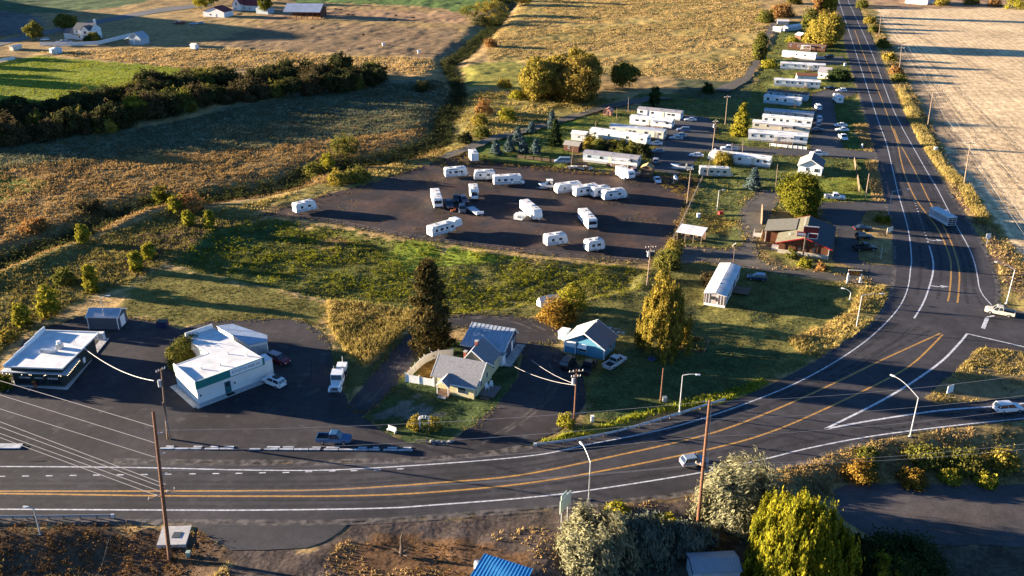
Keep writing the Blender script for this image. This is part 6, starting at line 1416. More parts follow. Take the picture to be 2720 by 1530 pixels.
# bales and cattle
for (x, y, lab) in ((1019, 121, 'pale round bale, left of two in the far pasture'), (1113, 141, 'white round bale, right of two in the far pasture')):
    p = PG(x, y); t = thing('hay_bale', lab, 'bale', p, .3); MB().cyl((0, 0, .75), (1, 0, 0), .75, 1.4, 12).build('bale', M['white'], t); MB().cyl((0, 0, .75), (1, 0, 0), .3, 1.44, 8).build('core', M['wood'], t)
CB = mat('black_cow', (.015, .013, .012), .8)
for i, (x, y, rz) in enumerate(((892, 28, .2), (905, 29, 2.9), (938, 44, .1), (1035, 55, 3.0), (1048, 60, .3), (1051, 45, 1.0), (1098, 51, .2), (830, 79, .1), (965, 96, 1.2), (925, 42, 3.1))):
    p = PG(x, y); t = thing('cow', 'black cow grazing in the far brown pasture beyond the open barn', 'cow', p, rz, 'cattle in the far pasture')
    c = MB(); c.loft([[(-1.0, .25 * math.cos(a), 1.1 + .30 * math.sin(a)) for a in [k * PI / 3 for k in range(6)]], [(-.7, .36 * math.cos(a), 1.05 + .40 * math.sin(a)) for a in [k * PI / 3 for k in range(6)]], [(.2, .38 * math.cos(a), 1.02 + .42 * math.sin(a)) for a in [k * PI / 3 for k in range(6)]], [(.75, .30 * math.cos(a), 1.08 + .36 * math.sin(a)) for a in [k * PI / 3 for k in range(6)]], [(1.1, .16 * math.cos(a), 1.0 + .2 * math.sin(a)) for a in [k * PI / 3 for k in range(6)]], [(1.5, .15 * math.cos(a), .62 + .17 * math.sin(a)) for a in [k * PI / 3 for k in range(6)]], [(1.75, .08 * math.cos(a), .42 + .1 * math.sin(a)) for a in [k * PI / 3 for k in range(6)]]])
    for x_, y_ in ((-.8, .2), (-.8, -.2), (.65, .2), (.65, -.2)): c.tube([(x_, y_, .9), (x_ - .04, y_, .45), (x_, y_, 0)], .12, .06, 5)
    c.tube([(-1.0, 0, 1.3), (-1.12, 0, .7)], .04, .05, 4); c.build('body', CB, t)

# ================================================================== ROADSIDE
def guardrail(label, pts, n):
    L = smooth_line([tuple(PG(*q))[:2] for q in pts], 1.0); W0 = Vector((L[0].x, L[0].y, 0)); g = thing('guardrail', label, 'guardrail', W0)
    pr = [(.0, .40), (.06, .50), (.0, .60), (.06, .70), (.0, .82), (-.05, .82), (-.05, .40)]; rings = []
    zf = [hz(p.x, p.y) for p in L]
    for i, p in enumerate(L):
        d = (L[min(i + 1, len(L) - 1)] - L[max(i - 1, 0)]).normalized(); nn = Vector((d.y, -d.x, 0))
        rings.append([tuple(p - W0 + nn * a + Vector((0, 0, z + max(zf[i], -.15)))) for a, z in pr])
    MB().loft(rings).build('rail', M['steel'], g); nn = Vector((0, 0, 0))
    for k in range(n):
        i = int(k * (len(L) - 1) / (n - 1)); q = L[i] - W0; MB().box((q.x, q.y, max(zf[i], -.15) + .33), (.16, .16, .92)).build('post', M['palepole'], g)
    MB().box((rings[0][0][0] - .2, rings[0][0][1], .55 + max(zf[0], -.15)), (.5, .3, .5)).build('end_cap', M['porcelain'], g)
guardrail('curved steel guardrail along the inside of the highway bend', [(1425, 1188), (1520, 1176), (1640, 1153), (1780, 1113), (1860, 1088), (1926, 1068)], 17)
guardrail('straight steel guardrail below the highway at bottom left', [(305, 1378), (150, 1380), (0, 1381), (-120, 1382)], 13)
rr = random.Random(12)
p = PG(425, 1192); t = thing('low_curb', 'broken white painted concrete curb along the shop lot', 'curb', p); a0, a1 = Vector((*G(425, 1193), 0)), Vector((*G(1097, 1197), 0)); n = 17
CURB = mat('chipped_white', (.40, .41, .43), .85, 0, .35, 1.0)
for k in range(n):
    if k in (5, ): continue
    u = a0.lerp(a1, (k + .03) / n) - p; w = a0.lerp(a1, (k + .97 - (.2 if k % 4 == 2 else 0)) / n) - p; m_ = (u + w) / 2; jz = rr.uniform(-.06, .06)
    MB().box((m_.x, m_.y + rr.uniform(-.05, .05), .13), ((w - u).length, .34, .18), rr.uniform(-.012, .012)).build('segment', CURB, t)
    if k not in (1, 6, 9, 12): MB().box((m_.x + .2, m_.y + .62, .09), ((w - u).length * rr.uniform(.5, .95), .34, .12), rr.uniform(-.02, .02)).build('segment', CURB, t)
p = PG(20, 1188); t = thing('concrete_slab', 'pale concrete slab at the left edge of the shop lot', 'slab', p); MB().box((-.5, 0, .12), (5.5, 1.1, .24)).build('slab', CURB, t); MB().box((-.5, .7, .05), (5.2, .5, .1)).build('footing', M['concrete'], t)
p = PG(463, 1426); t = thing('concrete_pad', 'concrete vault pad with dark hatch beside the tall brown pole', 'pad', (p.x, p.y, p.z)); q_ = [Vector(G(*q, p.z)) - Vector((p.x, p.y)) for q in ((433, 1402), (510, 1400), (494, 1450), (417, 1452))]
MB().prism([tuple(q) for q in q_], -.3, .28).build('slab', M['concrete'], t); MB().box((.35, .05, .31), (1.1, 1.2, .06)).build('hatch', mat('hatch', (.06, .065, .07), .6), t)
# arch
p = PG(1128, 1141); t = thing('garden_arch', 'white wooden garden arch between two trimmed shrubs', 'arch', p, -.1)
for x in (-.75, .75):
    for y in (-.3, .3): MB().box((x, y, 1.0), (.1, .1, 2.0)).build('post', M['white'], t)
    for k in range(5): MB().box((x, 0, .3 + k * .38), (.05, .6, .06)).build('slat', M['white'], t)
for y in (-.32, .32): MB().loft([[(1.0 * math.cos(PI * k / 8) * (1 if r else .9), y + dy, 2.0 + .5 * math.sin(PI * k / 8) * (1 if r else .85)) for r, dy in ((1, -.04), (1, .04), (0, .04), (0, -.04))] for k in range(9)]).build('bow', M['white'], t)
for k in range(6): a = PI * (k + .5) / 6; MB().box((.98 * math.cos(a), 0, 2.02 + .49 * math.sin(a)), (.09, .8, .05)).build('slat', M['white'], t)
p = PG(1040, 1148); t = thing('garden_bench', 'weathered white bench at the lawn corner', 'bench', p, -.55)
for k in range(3): MB().box((0, -.15 + k * .15, .45), (1.7, .12, .05)).build('slat', M['white'], t)
for x in (-.75, .75): MB().box((x, .05, .22), (.08, .5, .44)).build('leg', M['cream'], t)
for k in range(7): MB().box((-.75 + k * .25, .26, .75), (.12, .05, .6)).build('slat', M['white'], t)
p = PG(1150, 1178); t = thing('rock_border', 'grey boulders and weathered post at the lawn entrance', 'rocks', p); rr = random.Random(2)
for k in range(9):
    x, y, s_ = -.2 + k * .42, rr.uniform(-.3, .5), rr.uniform(.22, .42)
    MB().loft([[(x + s_ * r * math.cos(a), y + s_ * r * math.sin(a), z * s_) for a in [j * PI / 3 + k for j in range(6)]] for r, z in ((.8, 0), (1.05, .4), (.5, .95))]).build('rock', mat('grey_rock', (.16, .16, .17), .9, 0, .3, 3), t)
MB().box((-.9, 0, .5), (.22, .22, 1.1)).build('post', M['palepole'], t); MB().box((-2.0, .2, .45), (1.9, .14, .2)).build('rail', M['palepole'], t)
# signs
def sign(label, at, w, h, zc, rz, m, posts=(0,), d=.06, pm='palepole', back=None):
    p = PG(*at); t = thing('road_sign', label, 'sign', p, rz)
    for x in posts: MB().box((x, .08, zc / 2), (.12, .10, zc + h * .3)).build('post', M[pm], t)
    s_ = MB().box((0, 0, zc), (w, d, h)).build('sign_panel', m, t); MB().box((0, .045, zc), (w - .1, .03, .08)).build('stiffener', M['steel'], t); return t
sign('white square sign on a dark post on the traffic island', (2517, 1066), 1.5, 1.5, 2.5, .45, M['white'], pm='chassis')
sign('white rectangular sign on the right verge by the highway', (2620, 652), 1.0, 1.3, 2.5, -.2, M['white'], pm='steel')
sign('cream board sign at the lodge lawn edge', (2362, 622), 2.1, 1.2, 1.3, .5, M['cream'], posts=(-.8, .8))
sign('pale green guide board seen almost edge-on in the lodge lawn', (2338, 690), 4.2, 1.5, 1.8, 1.15, mat('mint_panel', (.36, .46, .38), .5), posts=(-1.4, 1.4), d=.12)
p = PG(1500, 1398); t = thing('guide_sign', 'tall pale green back of a guide sign rising beside the silvery bush', 'sign', p, 1.0)
MT = mat('pale_mint', (.52, .62, .53), .5, .1, .05, 1)
for x in (-.8, .9): MB().box((x, .12, 2.3), (.14, .14, 4.6)).build('post', M['steel'], t)
MB().box((0, 0, 4.2), (3.0, .1, 2.2)).build('sign_panel', MT, t); MB().box((-.5, 0, 5.7), (1.5, .1, .75)).build('exit_tab', MT, t)
# --- poles
PB, HB = wood_pole('tall reddish brown pole rising over the highway at bottom left', (452, 1491), (407, 1092), ((.46, 3.6, 38),), .30, brace=False)
for fz in (.86, .73, .60): lb = PB['lean'] * HB * fz; MB().tube([(lb, 0, HB * fz), (lb + .9, .1, HB * fz + .15)], .07, .05).build('insulator_arm', M['porcelain'], PB)
wood_pole('double wood pole with grey transformer before the white shop', (446, 1166), (428, 968), ((.97, 1.6, 50),), .19, trans=True, m='wood', brace=False, h=13.2)
p = PG(452, 1168); tt = thing('utility_pole', 'shorter pale pole lashed beside the transformer pole', 'utility pole', p); MB().tube([(0, 0, 0), (-.2, .2, 7.0)], .17, .13).build('pole', M['palepole'], tt); MB().cyl((-.1, .1, 3.4), (0, 0, 1), .22, .12, 8).build('band', M['steel'], tt)
PR, HR = wood_pole('tall brown pole standing over the highway right of centre', (1852, 1406), (1885, 1063), ((.50, 2.6, -35),), .27)
for fz in (.985, .86, .73): lr = PR['lean'] * HR * fz; MB().tube([(lr, 0, HR * fz), (lr - .8, .1, HR * fz + .12)], .07, .05).build('insulator_arm', M['porcelain'], PR)
for x in (.35, .55): MB().tube([(x, 0, HR * .45), (.1, 0, HR * .95)], .035).build('guy_wire', M['steel'], PR)
PY, HY = wood_pole('dark pole with white insulators in the yard by the guardrail', (1524, 1127), (1532, 981), ((.95, 2.4, 10), (.86, 1.6, 10)), .17, trans=True)
wood_pole('short bare pole with meter boxes on the dark lawn', (1754, 1067), (1762, 978), (), .15)
wood_pole('pole with two crossarms at the lower right storage lot corner', (1718, 758), (1730, 653), ((.95, 2.4, 5), (.84, 1.8, 5)), .16, m='palepole', trans=True)
wood_pole('pole leaning at the right fence of the storage lot', (1824, 546), (1835, 449), ((.97, 2.0, 20),), .16, m='palepole')
wood_pole('grey pole with crossarm beyond the park lane', (1926, 331), (1933, 254), ((.94, 2.4, 15),), .16, m='palepole')
wood_pole('double pole with lamp at the park road junction', (1892, 402), (1902, 317), ((.92, 1.8, 15),), .17, trans=True, m='palepole')
for base, top, lab, arms in (((2464, 334), (2478, 246), 'bare pole beside the golden verge, third from the top', ()), ((2389, 185), (2395, 122), 'pole with crossarm beside the stubble field, second from the top', ((.90, 3.0, 5),)), ((2560, 492), (2579, 372), 'tall pole with crossarm beside the golden verge, nearest on the right', ((.93, 3.0, 5),)), ((2335, 90), (2341, 38), 'thin pole beside the stubble field, farthest on the right', ((.92, 2.4, 5),)), ((2299, 526), (2309, 461), 'short grey pole in the green yard by the highway', ())):
    wood_pole(lab, base, top, arms, .17, m='palepole', group='poles along the field side of the highway')
for base, top, lab in (((1668, 309), (1670, 258), 'thin pole left of the lavender roofed home'), ((1638, 317), (1639, 287), 'short thin pole on the striped lawn'), ((1582, 360), (1582, 322), 'thin pole behind the hedge'), ((1547, 398), (1548, 347), 'thin pole in front of the white garden shed'), ((1517, 441), (1524, 382), 'thin pole between the canopy truck and scrap heap'), ((2060, 500), (2066, 436), 'thin pole with a yellow tuft left of the white gabled house'), ((1972, 410), (1974, 372), 'thin pole before the cream mobile home'), ((1943, 415), (1945, 380), 'thin pole right behind the round bush'), ((1878, 472), (1885, 425), 'thin pole before the beige flat roofed trailer'), ((2004, 104), (2018, 47), 'leaning pole beside the field track')):
    wood_pole(lab, base, top, (), .10, m='palepole', group='thin poles in the trailer park')
street_lamp('lamp post before the silvery bush with its head over the highway', (1564, 1329), (1573, 1228), 112, 2.8, 1.3)
street_lamp('lamp post on the dark lawn inside the bend', (1804, 1102), (1817, 997), -15, 2.1, .5)
street_lamp('tall lamp post on the right bank with a truss arm', (2417, 1160), (2445, 1057), 126, 4.6, 1.8)
street_lamp('lamp post in the golden weeds inside the bend', (2274, 873), (2292, 785), -3, 3.5, .5)
street_lamp('lamp post at the lodge lawn, farthest along the highway', (2357, 583), (2369, 509), 3, 3.8, .6)
street_lamp('lamp post at the right edge behind the beige pickup', (2673, 807), (2694, 717), 158, 3.4, 1.2)
street_lamp('yard lamp in front of the small steel shed', (284, 873), (276, 790), 5, 1.2, .3, 'yard lamps')
street_lamp('yard lamp left of the gravel drive', (1905, 556), (1910, 506), 0, .9, .2, 'yard lamps')
street_lamp('low lamp at the edge of the shaded lawn', (2257, 797), (2262, 777), 150, 1.4, .6, 'yard lamps')
street_lamp('thin grey lamp pole behind the bottom left guardrail', (108, 1420), (96, 1352), 170, .8, .2)
p = PG(1947, 700); t = thing('yard_antenna', 'thin post with white antenna behind the ribbed roof home', 'antenna', p); MB().tube([(0, 0, 0), (0, 0, 4.2)], .05).build('post', M['palepole'], t); MB().tube([(-.2, .1, 4.1), (-.5, .1, 4.6), (.2, .1, 5.2)], .07).build('antenna', M['white'], t)
# dead trunk
p = PG(1066, 1474); t = thing('dead_tree', 'broken grey dead trunk standing on the dirt bank', 'dead tree', p); rr = random.Random(9)
MB().tube([(0, 0, 0), (.1, .1, 1.4), (.05, .3, 2.6), (.35, .3, 3.6)], .30, .06, 8).build('trunk', M['bark'], t)
for k in range(7): a = rr.uniform(0, 6.3); MB().tube([(0, 0, .15), (1.1 * math.cos(a), .9 * math.sin(a), .35), (2.0 * math.cos(a), 1.5 * math.sin(a), .15)], .10, .03, 5).build('branch', M['bark'], t)
# --- wires
p1 = PB.location; p3 = PR.location
pl = thing('power_line', 'bundle of thin wires running up left from the tall brown pole', 'power line', p1); o = Vector(p1)
def ext(a, b, k): return a + (b - a) * k
for (x0, y0, z0_, x1, y1) in ((408, 1133, HB * .88, 0, 1011), (411, 1176, HB * .75, 0, 1049), (414, 1215, HB * .62, 0, 1086)):
    a = PP(x0, y0, p1.z + z0_); c = PP(x1, y1, p1.z + z0_); wire(pl, a - o, ext(a, c, 1.5) - o, .0, .035)
for (x0, y0, x1, y1) in ((441, 1287, 0, 1120), (436, 1295, 0, 1134), (428, 1306, 0, 1151), (422, 1318, 0, 1162)):
    a = PP(x0, y0, p1.z + HB * .47); c = PP(x1, y1, p1.z + HB * .47); wire(pl, a - o, ext(a, c, 1.5) - o, .0, .035)
pl2 = thing('power_line', 'thin wires spanning between the two tall brown poles', 'power line', p1)
for f0, f1 in ((.88, .985), (.75, .86), (.62, .73), (.475, .515), (.468, .508)):
    a = Vector((.9 + PB['lean'] * HB * f0, .1, HB * f0)); c = p3 - o + Vector((-.8 + PR['lean'] * HR * f1, .1, HR * f1)); wire(pl2, a, c, 1.0, .02)
pl3 = thing('power_line', 'thin wires running right from the right tall pole', 'power line', p3)
for f1, yy in ((.985, 985), (.86, 1040), (.73, 1075), (.515, 1170), (.505, 1185)):
    a = Vector((.3, .1, HR * f1)); c = PP(2800, yy, HR * f1) - p3; wire(pl3, a, c, .8, .018)
pl4 = thing('power_line', 'thick service cable from the burger stand to the transformer pole', 'power line', PG(446, 1166)); o = pl4.location
wire(pl4, PP(224, 925, 4.6) - o, Vector((-.5, 0, 11.0)), 1.2, .06, 'cable')
pl5 = thing('power_line', 'service wires from the yard pole to the garage', 'power line', PY.location); o = PY.location
wire(pl5, PP(1345, 962, 3.0) - o, Vector((0, 0, HY * .72)), .8, .035); wire(pl5, PP(1410, 955, 3.2) - o, Vector((0, 0, HY * .74)), .5, .035)
pl6 = thing('power_line', 'thin wires over the stubble field between the right hand poles', 'power line', PG(2464, 334)); o = pl6.location
q = [PG(2335, 90), PG(2389, 185), PG(2464, 334), PG(2560, 492), PG(2790, 900)]
for i in range(4):
    for dx in (-1.2, 1.2): wire(pl6, q[i] - o + Vector((dx, 0, 12)), q[i + 1] - o + Vector((dx, 0, 12)), .9, .02)
# wire fence on the storage lot edge and right side
def wire_fence(label, pts, sp=4.0, hgt=1.5):
    W_ = [PG(*q) for q in pts]; f = thing('wire_fence', label, 'fence', W_[0])
    for i in range(len(W_) - 1):
        a, c = W_[i] - W_[0], W_[i + 1] - W_[0]; n = max(1, int((c - a).length / sp))
        for k in range(n): q = a.lerp(c, k / n); MB().box((q.x, q.y, q.z + hgt / 2), (.11, .11, hgt)).build('post', M['wood'], f)
        for h in (.5, .95, 1.4): MB().tube([a + Vector((0, 0, h)), c + Vector((0, 0, h))], .02, .02, 3).build('wire', M['wire'], f)
wire_fence('post and wire fence along the lower edge of the storage lot', [(735, 578), (873, 594), (1094, 638), (1380, 673), (1560, 693), (1730, 704)])
wire_fence('post and wire fence along the right edge of the storage lot', [(1736, 702), (1782, 652), (1814, 590), (1840, 532), (1866, 476)], 3.0)
# ================================================================== TREES AND SHRUBS
LM = dict(
 silver=leaf_mat('silver_leaves', (.12, .12, .07), (.34, .31, .17)), lime=leaf_mat('lime_leaves', (.05, .07, .008), (.33, .28, .02)),
 dark=leaf_mat('dark_leaves', (.018, .035, .012), (.05, .07, .02)), gold=leaf_mat('golden_willow_leaves', (.10, .095, .018), (.36, .25, .04)),
 orange=leaf_mat('orange_leaves', (.15, .075, .015), (.32, .20, .035)), olive=leaf_mat('olive_leaves', (.07, .085, .02), (.20, .17, .035)),
 oliveg=leaf_mat('yellow_olive_leaves', (.12, .11, .022), (.40, .29, .05)), conifer=leaf_mat('conifer_needles', (.022, .025, .010), (.12, .085, .028), .15),
 spruce=leaf_mat('spruce_needles', (.015, .035, .014), (.05, .06, .02), .15), blue=leaf_mat('blue_spruce_needles', (.05, .08, .08), (.12, .16, .15), .15),
 green=leaf_mat('green_leaves', (.045, .062, .010), (.20, .175, .02)), brown=leaf_mat('brown_leaves', (.045, .038, .018), (.105, .080, .038)),
 thick=leaf_mat('thicket_leaves', (.028, .036, .014), (.085, .078, .030)), russet=leaf_mat('russet_leaves', (.20, .09, .03), (.34, .20, .07)), larch=leaf_mat('larch_needles', (.12, .125, .015), (.36, .30, .035), .3), shade=leaf_mat('shaded_silver_leaves', (.10, .12, .09), (.18, .19, .13)))  # grey green set is silver foliage with shade put into its colour
# foreground
tree('silver_bush', 'large silvery olive bush at the bottom left of the tree group', 'bush', (1562, 1478), 7.6, 5.6, 'bush', LM['silver'], 190, 60, .26, tall=1.6, nb=.4) if False else None
S1 = tree('silver_bush', 'large silvery olive bush at the bottom, left of the grey shed', 'bush', (1578, 1486), 6.9, 5.3, 'bush', LM['silver'], 330, 70, .16, tall=2.2, spray=(.7, .7, 1.2), cs=.7)
tree('silver_bush', 'silvery bush beside the tall brown pole behind the lime tree', 'bush', (1965, 1372), 9.0, 6.2, 'bush', LM['silver'], 360, 70, .16, tall=2.2, spray=(.7, .7, 1.2), cs=.7)
tree('silver_bush', 'shaded grey green bush in the hollow between the two silvery bushes', 'bush', (1715, 1465), 5.0, 4.4, 'bush', LM['shade'], 180, 60, .16, tall=2.0, cs=.75)
tree('silver_bush', 'small shaded grey green bush right behind the grey shed', 'bush', (1838, 1462), 4.0, 3.4, 'bush', LM['shade'], 120, 55, .16, tall=2.0, cs=.75)
tree('lime_tree', 'big lime yellow tree with upright twigs at the bottom right', 'tree', (2110, 1530), 10.5, 6.6, 'round', LM['lime'], 380, 74, .15, tall=2.2, spray=(.40, .40, 2.0), cs=.60, blobs=[(0, 0, 11.5, 5.6, 'round'), (-3.2, .6, 9.2, 4.2, 'round'), (3.3, .4, 8.6, 3.9, 'round'), (.6, -2.5, 8.2, 4.4, 'round'), (-2.2, -2.6, 6.2, 3.6, 'bush'), (1.5, -4.5, 5.0, 3.4, 'bush')])
tree('dark_bush', 'dark green bush with broad crown at the bottom right corner', 'bush', (2385, 1535), 5.4, 6.0, 'bush', LM['dark'], 300, 60, .18, cs=.8)
tree('yellow_sapling', 'small yellow topped shrub against the dark bush at the bottom', 'bush', (2352, 1562), 5.8, 2.0, 'round', LM['lime'], 40, 40, .22, tall=1.6)
tree('dark_bush', 'low dark bush beside the gravel lot at the bottom', 'bush', (2270, 1500), 3.6, 3.2, 'bush', LM['dark'], 70, 45, .25)
# yards
tree('conifer', 'tall dark conifer with bronze tip beside the white vinyl fence', 'tree', (1146, 930), 18.8, 4.0, 'spire', LM['conifer'], 420, 60, .19, tall=1.6, cs=.62)
tree('golden_willow', 'golden weeping willow on the lawn right of the blue cottage', 'tree', (1757, 930), 13.0, 5.3, 'willow', LM['gold'], 330, 70, .17, tall=2.4, spray=(.55, .55, 1.9), cs=.62)
tree('orange_shrub', 'orange and gold shrub in front of the tarp covered boat', 'bush', (1482, 853), 5.2, 3.6, 'bush', LM['orange'], 120, 45, .22)
tree('yellow_shrub', 'yellow green shrub right behind the orange shrub', 'bush', (1520, 835), 6.4, 3.0, 'round', LM['larch'], 70, 42, .22)
tree('round_bush', 'olive round bush at the lower right corner of the storage lot', 'bush', (1776, 708), 4.4, 3.1, 'bush', LM['olive'], 120, 45, .22)
tree('maple_tree', 'broad yellow green tree rising behind the brown lodge', 'tree', (2120, 566), 10.5, 6.6, 'round', LM['green'], 260, 48, .30, blobs=[(0, 0, 10.5, 5.2, 'round'), (-3.2, 0, 8.6, 3.6, 'round'), (3.2, .5, 8.8, 3.8, 'round'), (-4, -1, 4.0, 2.8, 'bush'), (1.5, -2, 6.5, 3.5, 'round')])
tree('arborvitae', 'narrow dark evergreen at the left corner of the shop', 'bush', (466, 978), 4.6, 1.15, 'column', LM['olive'], 60, 40, .18)
AR = tree('arborvitae', 'bushy dark evergreen in the notch of the white shop', 'bush', (497, 958), 4.6, 1.9, 'column', LM['olive'], 90, 42, .18)
tree('arborvitae', 'second dark evergreen hidden against the shop notch', 'bush', (520, 945), 4.4, 1.4, 'column', LM['olive'], 60, 40, .18)
tree('arch_shrub', 'clipped golden shrub left of the garden arch', 'bush', (1100, 1137), 2.3, 1.2, 'bush', LM['oliveg'], 40, 40, .13)
tree('arch_shrub', 'clipped golden shrub right of the garden arch', 'bush', (1153, 1141), 2.5, 1.2, 'bush', LM['oliveg'], 40, 40, .13)
tree('yard_shrub', 'small yellow shrub by the dark yard pole', 'bush', (1500, 1133), 2.6, 1.4, 'bush', LM['larch'], 40, 40, .16)
tree('yard_shrub', 'round green shrub at the foot of the lodge pylon sign', 'bush', (2103, 684), 2.4, 1.3, 'bush', LM['olive'], 40, 35, .18)
tree('yard_shrub', 'pale yellow shrub before the lodge skirting', 'bush', (2135, 706), 1.8, 1.6, 'bush', LM['larch'], 40, 35, .18)
tree('yard_shrub', 'brownish shrub at the lodge garden corner', 'bush', (2182, 716), 1.7, 1.5, 'bush', LM['russet'], 40, 35, .18)
tree('yard_shrub', 'bright green shrub on the lodge lawn strip', 'bush', (2345, 590), 2.0, 2.0, 'bush', LM['green'], 40, 35, .2)
tree('yard_shrub', 'golden shrub beside the lodge shelter', 'bush', (1790, 668), 2.6, 2.2, 'bush', LM['oliveg'], 60, 35, .2)
tree('yard_shrub', 'golden shrub below the round olive bush', 'bush', (1762, 745), 2.4, 1.7, 'bush', LM['oliveg'], 50, 35, .18)
tree('yard_shrub', 'dry bush left of the ribbed roof mobile home', 'bush', (1880, 752), 2.8, 1.5, 'bush', LM['brown'], 50, 35, .18)
tree('round_bush', 'olive brown round bush between the domed shed and mobile home', 'bush', (1921, 436), 4.2, 2.9, 'bush', LM['oliveg'], 100, 40, .24)
tree('larch_tree', 'yellow green larch beside the park lane', 'tree', (1967, 360), 11.5, 3.2, 'cone', LM['larch'], 170, 36, .3, tall=1.4)
tree('spruce_tree', 'grey green spruce in the yard left of the gravel drive', 'tree', (2000, 502), 6.2, 2.3, 'cone', LM['blue'], 120, 34, .24)
tree('spruce_tree', 'dark full spruce on the mown lawn', 'tree', (1474, 384), 8.6, 2.3, 'cone', LM['spruce'], 170, 36, .26)
tree('spruce_tree', 'pale slim spruce behind the dark full spruce', 'tree', (1466, 345), 7.5, 1.8, 'cone', LM['blue'], 90, 32, .26)
for at, h, lab in (((1376, 378), 5.6, 'blue spruce, highest of the cluster by the dirt track'), ((1353, 402), 5.0, 'blue spruce, leftmost of the cluster by the lot corner'), ((1388, 404), 5.2, 'blue spruce, middle of the cluster on the lawn'), ((1424, 410), 5.4, 'blue spruce, rightmost of the cluster on the lawn'), ((1412, 352), 4.2, 'small blue spruce alone at the track edge'), ((1318, 410), 5.0, 'blue spruce leaning at the storage lot corner')):
    tree('blue_spruce', lab, 'tree', at, h, 1.9, 'cone', LM['blue'], 80, 32, .26)
tree('cypress', 'dark columnar evergreen behind the lavender roofed home', 'tree', (1738, 283), 7.5, 2.0, 'column', LM['dark'], 70, 36, .3)
tree('dark_shrub', 'dark shrub at the field corner behind the park', 'bush', (1880, 246), 4.5, 2.4, 'bush', LM['dark'], 50, 34, .3)
for i, (x, y, h, R, k) in enumerate(((1566, 392, 4.8, 2.4, 'oliveg'), (1590, 400, 4.2, 2.6, 'olive'), (1618, 402, 4.6, 2.8, 'thick'), (1648, 406, 4.6, 2.9, 'olive'), (1680, 410, 4.4, 2.8, 'olive'), (1706, 414, 4.2, 2.7, 'thick'))):
    tree('hedge_bush', ('golden bush at the left end of the leafy hedge', 'second bush of the leafy hedge, left of centre', 'darker bush in the middle left of the leafy hedge', 'olive bush in the middle right of the leafy hedge', 'fifth bush of the leafy hedge counted from the left', 'dark bush at the right end of the leafy hedge')[i], 'bush', (x, y), h, R, 'bush', LM[k], 80, 38, .24, 'bushes of the hedge between two mobile homes')
# olive willows by the golden field
tree('willow_tree', 'tall yellow olive willow at the left of the grove by the golden field', 'tree', (1438, 262), 15, 8, 'round', LM['oliveg'], 340, 44, .42, cs=.8, blobs=[(0, 0, 15, 7, 'round'), (-5, 2, 12, 6, 'round'), (-3, -3, 9, 6, 'bush'), (5, 3, 17, 6.5, 'round')])
tree('willow_tree', 'broad dark willow in the middle of the grove by the golden field', 'tree', (1520, 268), 16, 10, 'round', leaf_mat('willow_leaves', (.08, .06, .018), (.34, .24, .05)), 420, 44, .40, cs=.75, blobs=[(0, 0, 16, 8.5, 'round'), (9, 2, 13, 7, 'round'), (-6, 3, 18, 7, 'round'), (2, -3, 9, 9, 'bush')])
tree('willow_tree', 'golden crowned willow at the back of the grove', 'tree', (1522, 240), 16, 7, 'round', LM['oliveg'], 260, 40, .42, cs=.8, blobs=[(0, 0, 17, 7, 'round'), (8, 2, 14, 6, 'round'), (-9, 0, 15, 6.5, 'round')])
tree('round_tree', 'round olive tree with lime crown right of the willow grove', 'tree', (1655, 233), 10.5, 5.6, 'round', LM['olive'], 170, 42, .38)
tree('round_tree', 'great round golden olive tree beside the far highway', 'tree', (2192, 122), 17, 9.5, 'round', LM['oliveg'], 330, 46, .46, blobs=[(0, 0, 17, 8, 'round'), (-5, 1, 13, 6, 'round'), (5, -1, 14, 6, 'round'), (0, -4, 11, 7, 'bush')])
for i, (x, lab) in enumerate(((2170, 'bare pale poplar at the top edge by the highway'), (2188, 'yellow poplar, middle of the tall row at the top edge'), (2207, 'lime yellow poplar nearest the far highway'))):
    tree('poplar', lab, 'tree', (x, 42), 22, 2.6, 'column', LM['larch'] if i else LM['russet'], 120, 40, .42, 'poplars beside the far highway', tall=1.6, bark='palebark')
tree('field_bush', 'olive bush at the corner of the golden field', 'bush', (2033, 58), 7, 5, 'bush', LM['olive'], 110, 38, .4)
tree('field_bush', 'orange brown bushy bank top beside the far sheds', 'bush', (2075, 44), 8, 7, 'bush', LM['russet'], 140, 38, .42)
tree('column_tree', 'tall narrow olive tree beside the field track', 'tree', (2017, 160), 13, 3.2, 'column', LM['olive'], 120, 40, .38)
tree('dark_bush', 'dark round bush beside the tiny gabled house', 'bush', (2228, 212), 4.5, 4.2, 'bush', LM['dark'], 90, 36, .32, sx=1.4)
tree('field_bush', 'pale yellow brush left of the cream far homes', 'bush', (2040, 178), 3.5, 3.5, 'bush', LM['larch'], 60, 34, .34)
tree('field_bush', 'yellow shrub behind the brown far mobile home', 'bush', (2105, 112), 3.0, 3.2, 'bush', LM['larch'], 50, 34, .34)
for x, y, h, R, k, lab in ((2500, 14, 7, 5, 'oliveg', 'olive tree at the top right behind the metal barn'), (2580, 12, 6, 5, 'olive', 'dark olive tree at the top right edge'), (2640, 16, 6, 4, 'russet', 'russet bush at the top right edge'), (2700, 24, 9, 7, 'larch', 'yellow green tree in the top right corner'), (2290, 20, 5, 4, 'olive', 'olive bush on the far right verge'), (2310, 62, 4, 3.5, 'oliveg', 'golden bush on the far right verge'), (2318, 85, 4, 3, 'olive', 'green bush on the far right verge'), (2345, 125, 4, 3.4, 'olive', 'leafy bush on the verge by the second pole'), (2362, 160, 3.6, 3, 'oliveg', 'yellowed bush on the verge below the second pole'), (2380, 196, 3.2, 2.8, 'russet', 'rusty bush on the right verge of the highway'), (2386, 215, 3, 2.6, 'olive', 'low olive bush on the right verge of the highway')):
    tree('verge_bush', lab, 'bush', (x, y), h, R, 'bush', LM[k], 70, 34, .36)
